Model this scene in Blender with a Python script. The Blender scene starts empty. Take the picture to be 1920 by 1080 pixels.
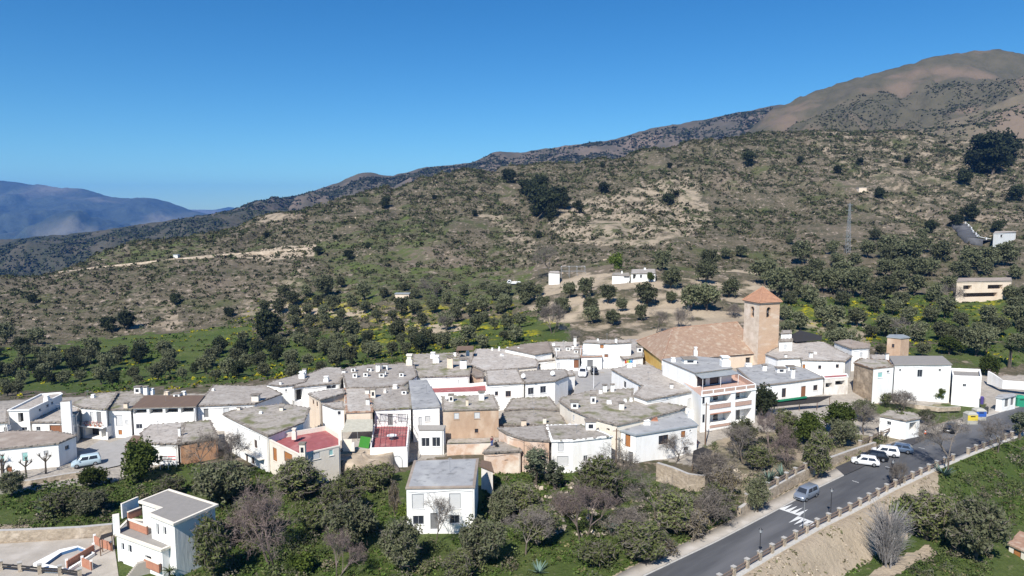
import bpy, bmesh, math, random
import numpy as np
from mathutils import Vector, Matrix
random.seed(7); RNG = np.random.default_rng(7)
S = bpy.context.scene
COL = S.collection
# ------------------------------------------------------------------ camera model (photo pixels are 1920 x 1080)
F = 1297.0; HV = 400.0; H = 41.0
PITCH = math.atan((540 - HV) / F)
CP, SP = math.cos(PITCH), math.sin(PITCH)
def ray(u, v):
    a = (u - 960) / F; b = (540 - v) / F
    return (a, CP + b * SP, -SP + b * CP)
def atz(u, v, z=0.0):
    d = ray(u, v); k = (z - H) / d[2]
    return (d[0] * k, d[1] * k, z)
def aty(u, v, y):
    d = ray(u, v); k = y / d[1]
    return (d[0] * k, y, H + d[2] * k)
def zat(v, y):
    return aty(960, v, y)[2]
def foot(vt, vf, zf=0.0):
    return zat(vt, atz(960, vf, zf)[1])
def proj(x, y, z):
    z = z - H; f = y * CP - z * SP; up = y * SP + z * CP
    return 960 + F * x / f, 540 - F * up / f
def ppm(y):
    return F / y            # photo pixels per metre at depth y
# ------------------------------------------------------------------ noise
def _hash(ix, iy, seed):
    n = (ix * 374761393 + iy * 668265263 + seed * 1442695041) & 0xffffffff
    n = ((n ^ (n >> 13)) * 1274126177) & 0xffffffff
    return ((n ^ (n >> 16)) & 0xffff) / 65535.0
def vnoise(x, y, seed=0):
    x = np.asarray(x, float); y = np.asarray(y, float)
    ix = np.floor(x).astype(np.int64); iy = np.floor(y).astype(np.int64)
    fx = x - ix; fy = y - iy
    fx = fx * fx * (3 - 2 * fx); fy = fy * fy * (3 - 2 * fy)
    a = _hash(ix, iy, seed); b = _hash(ix + 1, iy, seed); c = _hash(ix, iy + 1, seed); d = _hash(ix + 1, iy + 1, seed)
    return (a + (b - a) * fx) * (1 - fy) + (c + (d - c) * fx) * fy
def fbm(x, y, seed=0, oct=4):
    s = 0; amp = 0.5
    for k in range(oct):
        s = s + amp * (vnoise(x, y, seed + k * 17) - 0.5) * 2
        x = x * 2.03 + 11.3; y = y * 2.03 + 5.7; amp *= 0.5
    return s
def sst(a, b, x):
    t = np.clip((np.asarray(x, float) - a) / (b - a), 0, 1)
    return t * t * (3 - 2 * t)
# ------------------------------------------------------------------ the road line
ROADL_PX = [(1100, 1142), (1207, 1080), (1340, 1017), (1440, 965), (1535, 914), (1597, 884), (1690, 840), (1762, 808), (1850, 781), (1920, 760), (2080, 716)]
ROADR_PX = [(1290, 1130), (1385, 1075), (1440, 1042), (1530, 990), (1600, 956), (1670, 918), (1750, 880), (1822, 850), (1920, 812), (2080, 752)]
ROADL = np.array([atz(u, v, 0)[:2] for u, v in ROADL_PX]); ROADR = np.array([atz(u, v, 0)[:2] for u, v in ROADR_PX])
def sdist(P, x, y):
    """signed distance to polyline, positive on its right"""
    x = np.asarray(x, float); y = np.asarray(y, float)
    best = np.full(x.shape, 1e9); sg = np.ones(x.shape)
    for i in range(len(P) - 1):
        ax, ay = P[i]; bx, by = P[i + 1]; dx, dy = bx - ax, by - ay; L2 = dx * dx + dy * dy
        t = ((x - ax) * dx + (y - ay) * dy) / L2
        lo = 0 if i > 0 else -99; hi = 1 if i < len(P) - 2 else 99
        t = np.clip(t, lo, hi)
        qx = x - (ax + t * dx); qy = y - (ay + t * dy)
        d = np.hypot(qx, qy); s = np.where(dx * qy - dy * qx < 0, 1.0, -1.0)
        m = d < best; best = np.where(m, d, best); sg = np.where(m, s, sg)
    return best * sg
# ------------------------------------------------------------------ terrain
Z = 'z'
COLS = {
 -900: [(100, Z, 0), (150, Z, -5), (200, Z, -14), (260, 655), (380, 560), (430, 548), (600, Z, -60), (1100, Z, -90)],
 0:    [(100, Z, 0), (150, Z, -1), (190, Z, -9), (240, 658), (275, 635), (360, 545), (410, 516), (560, Z, -45), (1100, Z, -90)],
 240:  [(110, Z, 0), (160, Z, -1), (200, Z, -7), (245, 655), (280, 630), (380, 520), (470, 455), (620, Z, -20), (1100, Z, -80)],
 480:  [(110, Z, 0), (170, Z, 0), (205, Z, -5), (250, 640), (300, 590), (400, 490), (540, 401), (720, Z, -5), (1100, Z, -60)],
 720:  [(110, Z, 0), (180, Z, 0), (215, Z, -2), (255, 610), (300, 560), (350, 520), (480, 410), (630, 347), (800, Z, 40), (1100, Z, -20)],
 860:  [(112, Z, 0), (160, Z, 1), (200, Z, 1), (240, 612), (285, 560), (340, 522), (455, 420), (580, 352), (660, 313), (830, Z, 60), (1100, Z, 0)],
 960:  [(115, Z, 0), (150, Z, 2), (195, Z, 2.5), (230, 612), (275, 560), (330, 522), (430, 440), (560, 364), (670, 307), (850, Z, 70), (1100, Z, 20)],
 1200: [(115, Z, 0), (150, Z, 3), (198, Z, 3.5), (222, 605), (262, 530), (340, 475), (480, 380), (640, 276), (800, Z, 90), (1100, Z, 40)],
 1440: [(115, Z, 0), (150, Z, 3), (195, Z, 4), (222, 600), (265, 540), (330, 490), (450, 400), (560, 312), (680, 244), (850, Z, 110), (1100, Z, 60)],
 1680: [(115, Z, 0), (150, Z, 3), (180, Z, 4), (210, 622), (265, 550), (330, 490), (450, 390), (560, 310), (670, 248), (850, Z, 110), (1100, Z, 60)],
 1920: [(115, Z, 0), (150, Z, 3), (170, Z, 3.5), (200, 628), (265, 545), (320, 490), (390, 430), (490, 350), (650, 262), (850, Z, 110), (1100, Z, 60)],
 2900: [(115, Z, 0), (150, Z, 3), (170, Z, 3.5), (200, 628), (265, 545), (320, 490), (390, 430), (490, 350), (650, 275), (850, Z, 100), (1100, Z, 60)],
}
YS = np.concatenate([np.linspace(0, 300, 301), np.linspace(303, 1100, 267)])
def _col(knots):
    ys = [0.0] + [k[0] for k in knots]
    zs = [0.0] + [k[2] if k[1] == Z else zat(k[1], k[0]) for k in knots]
    z = np.interp(YS, ys, zs)
    r = np.zeros_like(z)
    w = np.maximum(4, YS * 0.035)          # widen the smoothing with distance
    for k in (-1, -.66, -.33, 0, .33, .66, 1):
        r += np.interp(YS + k * w, YS, z)
    return r / 7
_CT = np.array([(u - 960) / F for u in sorted(COLS)]); _CZ = np.array([_col(COLS[u]) for u in sorted(COLS)])
_TG = np.linspace(-1.75, 1.75, 701)
def _grid():
    n = len(_CT); G = np.zeros((len(_TG), len(YS)))
    m = np.zeros_like(_CZ)
    for i in range(n):
        a = max(0, i - 1); b = min(n - 1, i + 1)
        m[i] = (_CZ[b] - _CZ[a]) / (_CT[b] - _CT[a])
    for j, t in enumerate(_TG):
        i = int(np.clip(np.searchsorted(_CT, t) - 1, 0, n - 2)); h = _CT[i + 1] - _CT[i]; s = min(1, max(0, (t - _CT[i]) / h))
        h00 = 2 * s**3 - 3 * s**2 + 1; h10 = s**3 - 2 * s**2 + s; h01 = -2 * s**3 + 3 * s**2; h11 = s**3 - s**2
        G[j] = h00 * _CZ[i] + h10 * h * m[i] + h01 * _CZ[i + 1] + h11 * h * m[i + 1]
    return G
_G = _grid()
def hgt(x, y):
    x = np.asarray(x, float); y = np.asarray(y, float)
    yc = np.maximum(y, 1.0)
    t = np.clip(x / yc, -1.74, 1.74)
    fi = (t + 1.75) / 3.5 * 700; i = np.clip(fi.astype(int), 0, 699); fi = fi - i
    fj = np.interp(np.clip(yc, 0, 1099), YS, np.arange(len(YS))); j = np.clip(fj.astype(int), 0, len(YS) - 2); fj = fj - j
    z = (_G[i, j] * (1 - fi) + _G[i + 1, j] * fi) * (1 - fj) + (_G[i, j + 1] * (1 - fi) + _G[i + 1, j + 1] * fi) * fj
    dl = -sdist(ROADL, x, y)                      # metres left of the road
    near = 1 - sst(170, 215, yc)
    z = z * (1 - near * (1 - sst(3, 26, dl)))
    dr = sdist(ROADR, x, y)
    z = z + near * (-3.4 * sst(1.0, 6.0, dr) - 2.0 * sst(7, 28, dr))
    hill = sst(225, 330, yc)
    amp = hill * np.interp(yc, [225, 330, 600, 1000], [0, 2.2, 6.5, 9])
    g = fbm(x / 42 + 3.1, y / 60, 5, 4)
    rid = 1 - np.abs(fbm(x / 55 + y / 160, y / 190, 9, 3)) * 2
    gul = 1 - np.abs(fbm(x / 34 + 7.7, y / 150, 19, 3)) * 2.4
    z = z + amp * (g * 0.8 + (rid - .6) * -0.6) - amp * 1.5 * np.clip(gul - .5, 0, 1)
    z = z + hill * 0.5 * fbm(x / 9, y / 9, 31, 3) + near * 0.25 * fbm(x / 7, y / 7, 21, 3) * sst(0.6, 4, np.maximum(dl, dr))
    z = z + hill * sst(300, 380, yc) * .95 * np.abs(np.mod(z / 6.5 + .4 * fbm(x / 30, y / 30, 50, 2), 1) - .5) * 2.4
    ter = sst(205, 232, yc) * (1 - sst(330, 380, yc))       # ploughed terraces of the orchards
    z = z + ter * 0.45 * np.sin(yc * 0.62 + x * 0.05)
    return z
def h1(x, y): return float(hgt(np.array([x]), np.array([y]))[0])
def hit(u, v, y0=25.0, y1=1050.0):
    d = ray(u, v)
    ys = np.concatenate([np.arange(y0, 300, 0.5), np.arange(300, y1, 1.5)])
    k = ys / d[1]
    dz = H + d[2] * k - hgt(d[0] * k, ys)
    i = np.where(dz <= 0)[0]
    if len(i) == 0: return None
    i = i[0]
    y = ys[i] if i == 0 else ys[i - 1] + (ys[i] - ys[i - 1]) * dz[i - 1] / (dz[i - 1] - dz[i])
    x = d[0] * y / d[1]
    return (x, y, h1(x, y))
# ------------------------------------------------------------------ materials
MATS = {}
def _nt(name):
    m = bpy.data.materials.new(name); m.use_nodes = True
    nt = m.node_tree; b = nt.nodes['Principled BSDF']
    return m, nt, b
def mat(name, c1, c2=None, scale=2.0, rough=0.85, bump=0.0, bscale=None, detail=4.0, metallic=0.0, spec=0.3, rnd=0.0, stretch=None, c3=None, scale3=0.4, lo=.35, hi=.65, speck=0):
    """noise-mixed principled material; c3 adds a second, larger patch colour"""
    m, nt, b = _nt(name)
    b.inputs['Roughness'].default_value = rough; b.inputs['Metallic'].default_value = metallic
    b.inputs['Specular IOR Level'].default_value = spec
    N, L = nt.nodes, nt.links
    tc = N.new('ShaderNodeTexCoord'); vec = tc.outputs['Object']
    if stretch:
        mp = N.new('ShaderNodeMapping'); mp.inputs['Scale'].default_value = stretch; L.new(vec, mp.inputs['Vector']); vec = mp.outputs['Vector']
    col = None
    if c2:
        n = N.new('ShaderNodeTexNoise'); n.inputs['Scale'].default_value = scale; n.inputs['Detail'].default_value = detail; n.inputs['Roughness'].default_value = .65
        L.new(vec, n.inputs['Vector'])
        r = N.new('ShaderNodeMapRange'); r.inputs['From Min'].default_value = lo; r.inputs['From Max'].default_value = hi; L.new(n.outputs['Fac'], r.inputs['Value'])
        mx = N.new('ShaderNodeMix'); mx.data_type = 'RGBA'; mx.inputs['A'].default_value = (*c1, 1); mx.inputs['B'].default_value = (*c2, 1)
        L.new(r.outputs['Result'], mx.inputs['Factor']); col = mx.outputs['Result']
        if c3:
            n3 = N.new('ShaderNodeTexNoise'); n3.inputs['Scale'].default_value = scale3; n3.inputs['Detail'].default_value = 5; L.new(vec, n3.inputs['Vector'])
            r3 = N.new('ShaderNodeMapRange'); r3.inputs['From Min'].default_value = .52; r3.inputs['From Max'].default_value = .66; L.new(n3.outputs['Fac'], r3.inputs['Value'])
            m3 = N.new('ShaderNodeMix'); m3.data_type = 'RGBA'; m3.inputs['B'].default_value = (*c3, 1); L.new(col, m3.inputs['A']); L.new(r3.outputs['Result'], m3.inputs['Factor']); col = m3.outputs['Result']
    if speck and col:
        ns = N.new('ShaderNodeTexNoise'); ns.inputs['Scale'].default_value = speck; ns.inputs['Detail'].default_value = 3; L.new(vec, ns.inputs['Vector'])
        rs = N.new('ShaderNodeMapRange'); rs.inputs['From Min'].default_value = .56; rs.inputs['From Max'].default_value = .72; rs.inputs['To Max'].default_value = .75; L.new(ns.outputs['Fac'], rs.inputs['Value'])
        ms = N.new('ShaderNodeMix'); ms.data_type = 'RGBA'; ms.inputs['B'].default_value = (*[q * .5 for q in c2], 1); L.new(col, ms.inputs['A']); L.new(rs.outputs['Result'], ms.inputs['Factor']); col = ms.outputs['Result']
    if rnd:
        oi = N.new('ShaderNodeObjectInfo'); hs = N.new('ShaderNodeHueSaturation')
        r = N.new('ShaderNodeMapRange'); r.inputs['To Min'].default_value = 1 - rnd; r.inputs['To Max'].default_value = 1 + rnd
        L.new(oi.outputs['Random'], r.inputs['Value']); L.new(r.outputs['Result'], hs.inputs['Value'])
        hs.inputs['Color'].default_value = (*c1, 1)
        if col: L.new(col, hs.inputs['Color'])
        col = hs.outputs['Color']
    if col: L.new(col, b.inputs['Base Color'])
    else: b.inputs['Base Color'].default_value = (*c1, 1)
    if bump:
        n2 = N.new('ShaderNodeTexNoise'); n2.inputs['Scale'].default_value = bscale or scale * 4; n2.inputs['Detail'].default_value = 5; L.new(vec, n2.inputs['Vector'])
        bp = N.new('ShaderNodeBump'); bp.inputs['Strength'].default_value = bump; bp.inputs['Distance'].default_value = 0.12
        L.new(n2.outputs['Fac'], bp.inputs['Height']); L.new(bp.outputs['Normal'], b.inputs['Normal'])
    MATS[name] = m
    return m
def leafmat(name, c1, c2, rnd=0.25, scale=0.9, trans=0.25):
    m = mat(name, c1, c2, scale=scale, rough=0.7, spec=0.12, rnd=rnd, detail=3)
    nt = m.node_tree; N, L = nt.nodes, nt.links; b = N['Principled BSDF']; out = N['Material Output']
    t = N.new('ShaderNodeBsdfTranslucent'); ms = N.new('ShaderNodeMixShader'); ms.inputs['Fac'].default_value = trans
    src = b.inputs['Base Color'].links[0].from_socket
    L.new(src, t.inputs['Color']); L.new(b.outputs['BSDF'], ms.inputs[1]); L.new(t.outputs['BSDF'], ms.inputs[2]); L.new(ms.outputs['Shader'], out.inputs['Surface'])
    return m
def attrmat(name, attr, rough=.9, jitter=.2):
    """colour from a per-plant vertex colour (each plant has its own leaf colour)"""
    m, nt, b = _nt(name); N, L = nt.nodes, nt.links
    a = N.new('ShaderNodeAttribute'); a.attribute_name = attr
    L.new(a.outputs['Color'], b.inputs['Base Color']); b.inputs['Roughness'].default_value = rough; b.inputs['Specular IOR Level'].default_value = .1
    MATS[name] = m; return m
mat('white', (.86, .85, .82), (.73, .70, .64), scale=.9, rough=.8, bump=.25, bscale=2.5, stretch=(1, 1, .22), lo=.46, hi=.78, detail=7, c3=(.79, .77, .72), scale3=.5)
mat('dirty_white', (.74, .70, .64), (.50, .44, .37), scale=.7, rough=.85, bump=.3, bscale=3, stretch=(1, 1, .4), lo=.45, hi=.75)
mat('cream', (.72, .60, .47), (.62, .49, .37), scale=.6, bump=.15, bscale=4, stretch=(1, 1, .4), lo=.4, hi=.8)
mat('pale_cream', (.74, .68, .58), (.66, .58, .48), scale=.6, bump=.15, bscale=4, stretch=(1, 1, .4), lo=.4, hi=.8)
mat('tan_plaster', (.50, .36, .25), (.40, .27, .18), scale=.5, bump=.3, bscale=3, stretch=(1, 1, .5), c3=(.56, .44, .33))
mat('orange_plaster', (.46, .26, .15), (.38, .21, .12), scale=.5, bump=.25, bscale=3, stretch=(1, 1, .5), c3=(.50, .31, .19))
mat('pink_patch', (.64, .50, .40), (.56, .39, .28), scale=.45, bump=.25, bscale=3, lo=.45, hi=.55, c3=(.74, .66, .56), scale3=.3)
mat('rubble', (.36, .28, .20), (.22, .17, .12), scale=1.6, bump=.9, bscale=2.2, c3=(.46, .36, .26), scale3=.6)
mat('ochre', (.66, .45, .14), (.58, .38, .11), scale=.6, bump=.2, bscale=3, c3=(.68, .49, .19))
mat('tower_brick', (.56, .40, .28), (.49, .34, .235), scale=.8, bump=.4, bscale=3, c3=(.59, .46, .35), detail=8, stretch=(1, 1, 2.5))
mat('tower_stone', (.64, .55, .45), (.50, .40, .31), scale=.7, bump=.25, bscale=4, c3=(.66, .56, .47))
mat('launa', (.42, .38, .335), (.30, .265, .23), scale=.9, rough=.95, bump=.6, bscale=1.2, detail=9, rnd=.16, c3=(.43, .40, .36), scale3=.3, speck=1.9)
mat('launa_moss', (.39, .35, .31), (.26, .23, .185), scale=.8, rough=.95, bump=.6, bscale=1.4, detail=8, rnd=.12, c3=(.15, .15, .07), scale3=.3, speck=1.7)
mat('launa_brown', (.32, .265, .22), (.23, .185, .15), scale=.8, rough=.95, bump=.5, bscale=1.4, detail=8, rnd=.1, c3=(.36, .31, .26), scale3=.3)
mat('concrete_roof', (.335, .335, .335), (.275, .275, .275), scale=.5, rough=.9, bump=.2, bscale=3, rnd=.08, c3=(.38, .38, .37), scale3=.3, speck=.9)
mat('smooth_roof', (.27, .25, .23), (.24, .225, .205), scale=1.5, rough=.9, bump=.15, bscale=6)
mat('brown_sheet', (.17, .115, .08), (.14, .095, .07), scale=.6, rough=.8, stretch=(6, .4, 1))
mat('eave', (.27, .235, .20), (.17, .145, .12), scale=2.2, rough=.95, bump=.7, bscale=4, rnd=.12)
mat('tile', (.40, .25, .17), (.30, .18, .125), scale=2.5, rough=.9, bump=.6, bscale=5, c3=(.44, .34, .26), scale3=.8)
mat('red_floor', (.34, .105, .105), (.27, .085, .083), scale=1.2, rough=.7, c3=(.40, .17, .16))
mat('terracotta', (.46, .22, .14), (.38, .17, .11), scale=2, rough=.8)
mat('brick_pale', (.52, .36, .29), (.44, .29, .23), scale=3, rough=.85)
mat('glass', (.03, .035, .045), rough=.12, spec=.5)
mat('interior_shade', (.06, .055, .05), rough=.95)  # back of the open recesses: indoor darkness put into the colour
mat('frame_grey', (.30, .31, .32), rough=.5)
mat('frame_brown', (.16, .085, .05), (.12, .06, .035), scale=4, rough=.6)
mat('frame_white', (.72, .72, .71), rough=.5)
mat('shutter_pale', (.60, .60, .59), (.52, .52, .51), scale=8, rough=.6, stretch=(.2, .2, 6))
mat('shutter_aqua', (.32, .56, .52), (.28, .50, .46), scale=6, rough=.6, stretch=(.2, .2, 6))
mat('shutter_green', (.02, .26, .15), rough=.6)
mat('door_brown', (.27, .12, .06), (.20, .085, .045), scale=3, rough=.6, stretch=(4, 4, .5))
mat('door_grey', (.20, .20, .20), (.16, .16, .16), scale=4, rough=.6)
mat('door_orange', (.42, .18, .06), (.34, .14, .05), scale=3, rough=.6)
mat('wood', (.20, .13, .085), (.13, .08, .05), scale=3, rough=.8, stretch=(1, 1, 5))
mat('metal_dark', (.05, .05, .055), rough=.5, metallic=.4)
mat('metal_grey', (.35, .36, .37), rough=.45, metallic=.5)
mat('white_paint', (.78, .78, .77), rough=.45)
mat('tin', (.40, .42, .42), (.33, .35, .35), scale=1, rough=.5, metallic=.3)
mat('canvas', (.46, .44, .36), (.38, .36, .29), scale=1.5, rough=.85)
mat('turf_green', (.045, .20, .03), (.035, .16, .022), scale=6, rough=.95, bump=.4)
mat('net_dark', (.028, .026, .026), (.04, .036, .033), scale=3, rough=.9)
mat('net_green', (.02, .22, .11), (.015, .17, .085), scale=2, rough=.85)
mat('asphalt', (.098, .10, .105), (.066, .067, .072), scale=.5, rough=.88, bump=.2, bscale=20, c3=(.125, .125, .13), scale3=.2, stretch=(1, .16, 1), detail=8)
_n = MATS['asphalt'].node_tree.nodes; _n['Mapping'].vector_type = 'TEXTURE'; _n['Mapping'].inputs['Rotation'].default_value = (0, 0, math.radians(-50)); _n['Mapping'].inputs['Scale'].default_value = (1, 7, 1)
mat('asphalt_new', (.06, .058, .06), (.05, .048, .05), scale=.6, rough=.9, bump=.15, bscale=20)
mat('paving', (.40, .36, .31), (.33, .295, .25), scale=.8, rough=.9, bump=.2, bscale=5, c3=(.44, .40, .35))
mat('plaza_paving', (.34, .325, .31), (.29, .28, .265), scale=.6, rough=.9, bump=.15, bscale=5)
mat('kerb', (.44, .42, .39), (.36, .34, .31), scale=2, rough=.9)
mat('marking', (.72, .72, .70), (.52, .52, .50), scale=5, rough=.8)
mat('masonry', (.42, .345, .26), (.29, .235, .175), scale=1.8, rough=.95, bump=1.0, bscale=2.4, c3=(.50, .42, .33), scale3=.7)
mat('rail_wood', (.21, .155, .125), (.15, .11, .09), scale=4, rough=.85)
mat('rock', (.40, .33, .25), (.27, .215, .155), scale=.45, rough=.95, bump=1.2, bscale=.9, detail=8, c3=(.47, .39, .30))
mat('water_blue', (.03, .09, .20), rough=.08, spec=.5)
mat('pool_blue', (.10, .22, .40), (.07, .17, .33), scale=.8, rough=.5)
mat('bark', (.13, .105, .08), (.085, .07, .055), scale=4, rough=.95, bump=.5, bscale=8)
mat('twig_grey', (.185, .16, .138), (.13, .11, .092), scale=1.2, rough=.95, rnd=.2)
mat('twig_pink', (.215, .165, .15), (.15, .115, .10), scale=1.2, rough=.95, rnd=.2)
mat('twig_silver', (.30, .28, .27), (.22, .205, .20), scale=1.2, rough=.95)
mat('rubber', (.012, .012, .013), rough=.8)
mat('rim', (.42, .43, .44), rough=.35, metallic=.7)
mat('plastic_dark', (.02, .02, .022), rough=.6)
mat('car_white', (.78, .78, .78), rough=.25, spec=.5)
mat('car_black', (.012, .013, .015), rough=.2, spec=.5)
mat('car_silver', (.30, .34, .40), rough=.28, metallic=.5)
mat('car_steel', (.14, .19, .27), rough=.25, metallic=.4)
mat('car_blue', (.40, .50, .55), rough=.3)
mat('lamp_red', (.35, .015, .01), rough=.3)
mat('lamp_clear', (.35, .36, .37), rough=.15)
mat('yellow', (.62, .47, .05), rough=.6); mat('blue', (.03, .10, .38), rough=.6); mat('red', (.52, .05, .06), rough=.6)
mat('dumpster_green', (.03, .26, .15), rough=.5); mat('grey_bin', (.38, .37, .32), rough=.6); mat('violet', (.07, .05, .20), rough=.7)
mat('orange', (.60, .10, .02), rough=.6); mat('skin', (.50, .31, .22), rough=.6); mat('denim', (.04, .09, .28), rough=.8); mat('maroon', (.20, .05, .06), rough=.8)
mat('black_cloth', (.02, .02, .022), rough=.9); mat('hair', (.03, .02, .015), rough=.7)
leafmat('olive_leaf', (.165, .172, .098), (.084, .092, .047), rnd=.38, scale=2.2); leafmat('oak_leaf', (.052, .062, .030), (.027, .035, .017), scale=1.5)
leafmat('bush_leaf', (.155, .172, .062), (.080, .098, .034), rnd=.35, scale=2.2); leafmat('citrus_leaf', (.080, .102, .022), (.040, .058, .014), scale=2)
leafmat('silver_leaf', (.15, .165, .105), (.085, .10, .06), scale=2); leafmat('lime_leaf', (.13, .17, .035), (.085, .12, .022))
leafmat('dry_leaf', (.19, .16, .095), (.12, .10, .058), scale=2); leafmat('agave_leaf', (.17, .24, .20), (.11, .17, .135)); leafmat('palm_leaf', (.07, .09, .035), (.045, .06, .02))
attrmat('plant_colour', 'tint')
# ------------------------------------------------------------------ mesh helpers
class MB:
    def __init__(self): self.v = []; self.f = []; self.m = []; self.mats = []
    def mi(self, m):
        if m not in self.mats: self.mats.append(m)
        return self.mats.index(m)
    def face(self, pts, m='white'):
        b = len(self.v); self.v.extend([tuple(p) for p in pts]); self.f.append(tuple(range(b, b + len(pts)))); self.m.append(self.mi(m))
    def prism(self, poly, z0, z1, m='white', top=None, cap=True, bottom=True):
        """poly CCW of (x,y); z1 number or list"""
        n = len(poly); zt = z1 if isinstance(z1, (list, tuple)) else [z1] * n
        for i in range(n):
            j = (i + 1) % n
            self.face([(*poly[i], z0), (*poly[j], z0), (*poly[j], zt[j]), (*poly[i], zt[i])], m)
        if cap: self.face([(*poly[i], zt[i]) for i in range(n)], top or m)
        if bottom: self.face([(*poly[i], z0) for i in reversed(range(n))], m)
    def box(self, c, s, m='white', rot=0.0, top=None):
        """c = centre of base, s = full sizes"""
        ca, sa = math.cos(rot), math.sin(rot); hx, hy = s[0] / 2, s[1] / 2
        poly = [(c[0] + x * ca - y * sa, c[1] + x * sa + y * ca) for x, y in ((-hx, -hy), (hx, -hy), (hx, hy), (-hx, hy))]
        self.prism(poly, c[2], c[2] + s[2], m, top)
    def tube(self, a, b, r0, r1=None, n=5, m='bark', caps=True):
        a = Vector(a); b = Vector(b); r1 = r0 if r1 is None else r1
        d = (b - a)
        if d.length < 1e-6: return
        d.normalize(); up = Vector((0, 0, 1)) if abs(d.z) < .95 else Vector((1, 0, 0))
        e = d.cross(up).normalized(); g = d.cross(e)
        base = len(self.v); k = self.mi(m)
        for p, r in ((a, r0), (b, r1)):
            for i in range(n):
                t = 2 * math.pi * i / n; self.v.append(tuple(p + (e * math.cos(t) + g * math.sin(t)) * r))
        for i in range(n):
            j = (i + 1) % n; self.f.append((base + i, base + n + i, base + n + j, base + j)); self.m.append(k)
        if caps:
            self.f.append(tuple(base + i for i in range(n))); self.m.append(k)
            self.f.append(tuple(base + n + i for i in reversed(range(n)))); self.m.append(k)
    def beam(self, a, b, w, h, m='wood'):
        a = Vector(a); b = Vector(b); d = (b - a).normalized()
        side = d.cross(Vector((0, 0, 1)))
        side = side.normalized() if side.length > 1e-4 else Vector((1, 0, 0))
        up = side.cross(d); s = side * w / 2; t = up * h / 2
        A = [a - s - t, a + s - t, a + s + t, a - s + t]; B = [b - s - t, b + s - t, b + s + t, b - s + t]
        for i in range(4):
            j = (i + 1) % 4; self.face([A[i], A[j], B[j], B[i]], m)
        self.face(A[::-1], m); self.face(B, m)
    def mesh(self, name, off=(0, 0, 0)):
        me = bpy.data.meshes.new(name)
        V = np.array(self.v, float).reshape(-1, 3) - np.array(off)
        me.from_pydata(V.tolist(), [], self.f)
        for m in self.mats: me.materials.append(MATS[m])
        if self.f: me.polygons.foreach_set('material_index', np.array(self.m, np.int32))
        me.update(); return me
    def build(self, name, parent=None, off=None, smooth=False, label=None):
        if off is None: off = tuple(parent.get('_base', (0, 0, 0))) if parent is not None else (0, 0, 0)
        o = bpy.data.objects.new(name, self.mesh(name, off)); COL.objects.link(o)
        if parent is not None:
            o.parent = parent; o['_base'] = off
        else: o.location = off
        if smooth: o.data.polygons.foreach_set('use_smooth', np.ones(len(o.data.polygons), bool))
        if label: o['label'] = label
        return o
def tag(o, label, cat, group=None, kind=None):
    if label: o['label'] = label
    if cat: o['category'] = cat
    if group: o['group'] = group
    if kind: o['kind'] = kind
    return o
def thing(name, label, cat, base=(0, 0, 0), group=None):
    o = bpy.data.objects.new(name, None); COL.objects.link(o); o.location = base; o.empty_display_size = .3
    o['_base'] = tuple(base); return tag(o, label, cat, group)
def npmesh(name, V, Fq, mats, mi=None, attr=None):
    """quick mesh from numpy: V (n,3), Fq (m,k)"""
    me = bpy.data.meshes.new(name); n, k = Fq.shape
    me.vertices.add(len(V)); me.vertices.foreach_set('co', np.ascontiguousarray(V, np.float32).ravel())
    me.loops.add(n * k); me.loops.foreach_set('vertex_index', np.ascontiguousarray(Fq, np.int32).ravel())
    me.polygons.add(n); me.polygons.foreach_set('loop_start', np.arange(0, n * k, k, dtype=np.int32)); me.polygons.foreach_set('loop_total', np.full(n, k, np.int32))
    for m in mats: me.materials.append(MATS[m])
    if mi is not None: me.polygons.foreach_set('material_index', mi.astype(np.int32))
    if attr is not None:
        for an, A in attr.items():
            a = me.color_attributes.new(an, 'FLOAT_COLOR', 'POINT'); a.data.foreach_set('color', np.ascontiguousarray(A, np.float32).ravel())
    me.update(calc_edges=True); me.validate(); return me
def pip(poly, x, y):
    """vectorised point in polygon"""
    c = np.zeros(np.shape(x), bool); n = len(poly)
    for i in range(n):
        x1, y1 = poly[i]; x2, y2 = poly[(i + 1) % n]
        if y1 == y2: continue
        m = ((y1 > y) != (y2 > y)) & (x < (x2 - x1) * (y - y1) / (y2 - y1) + x1); c ^= m
    return c
def ccw(poly):
    a = sum(poly[i][0] * poly[(i + 1) % len(poly)][1] - poly[(i + 1) % len(poly)][0] * poly[i][1] for i in range(len(poly)))
    return a > 0
def offset(poly, d):
    n = len(poly); out = []
    for i in range(n):
        p0, p1, p2 = poly[i - 1], poly[i], poly[(i + 1) % n]
        e1 = Vector((p1[0] - p0[0], p1[1] - p0[1])); e2 = Vector((p2[0] - p1[0], p2[1] - p1[1]))
        if e1.length < 1e-6 or e2.length < 1e-6: out.append(p1); continue
        e1.normalize(); e2.normalize(); n1 = Vector((e1.y, -e1.x)); n2 = Vector((e2.y, -e2.x))
        b = n1 + n2; L = b.length
        if L < .3: out.append(p1); continue
        b /= L; k = d / max(.45, b.dot(n1)); out.append((p1[0] + b.x * k, p1[1] + b.y * k))
    return out
ORD = ['first', 'second', 'third', 'fourth', 'fifth', 'sixth', 'seventh', 'eighth', 'ninth', 'tenth', 'eleventh', 'twelfth', 'thirteenth', 'fourteenth', 'fifteenth', 'sixteenth', 'seventeenth', 'eighteenth', 'nineteenth', 'twentieth']
HAZE, HCOL, SUN, EXPO = 7e-5, (.11, .38, 1.0), 4.5, 0.66
SKY = (.070, 1.0, .0, 1.6, .5, 1.36, (.60, .93, 1.06, 1))
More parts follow.
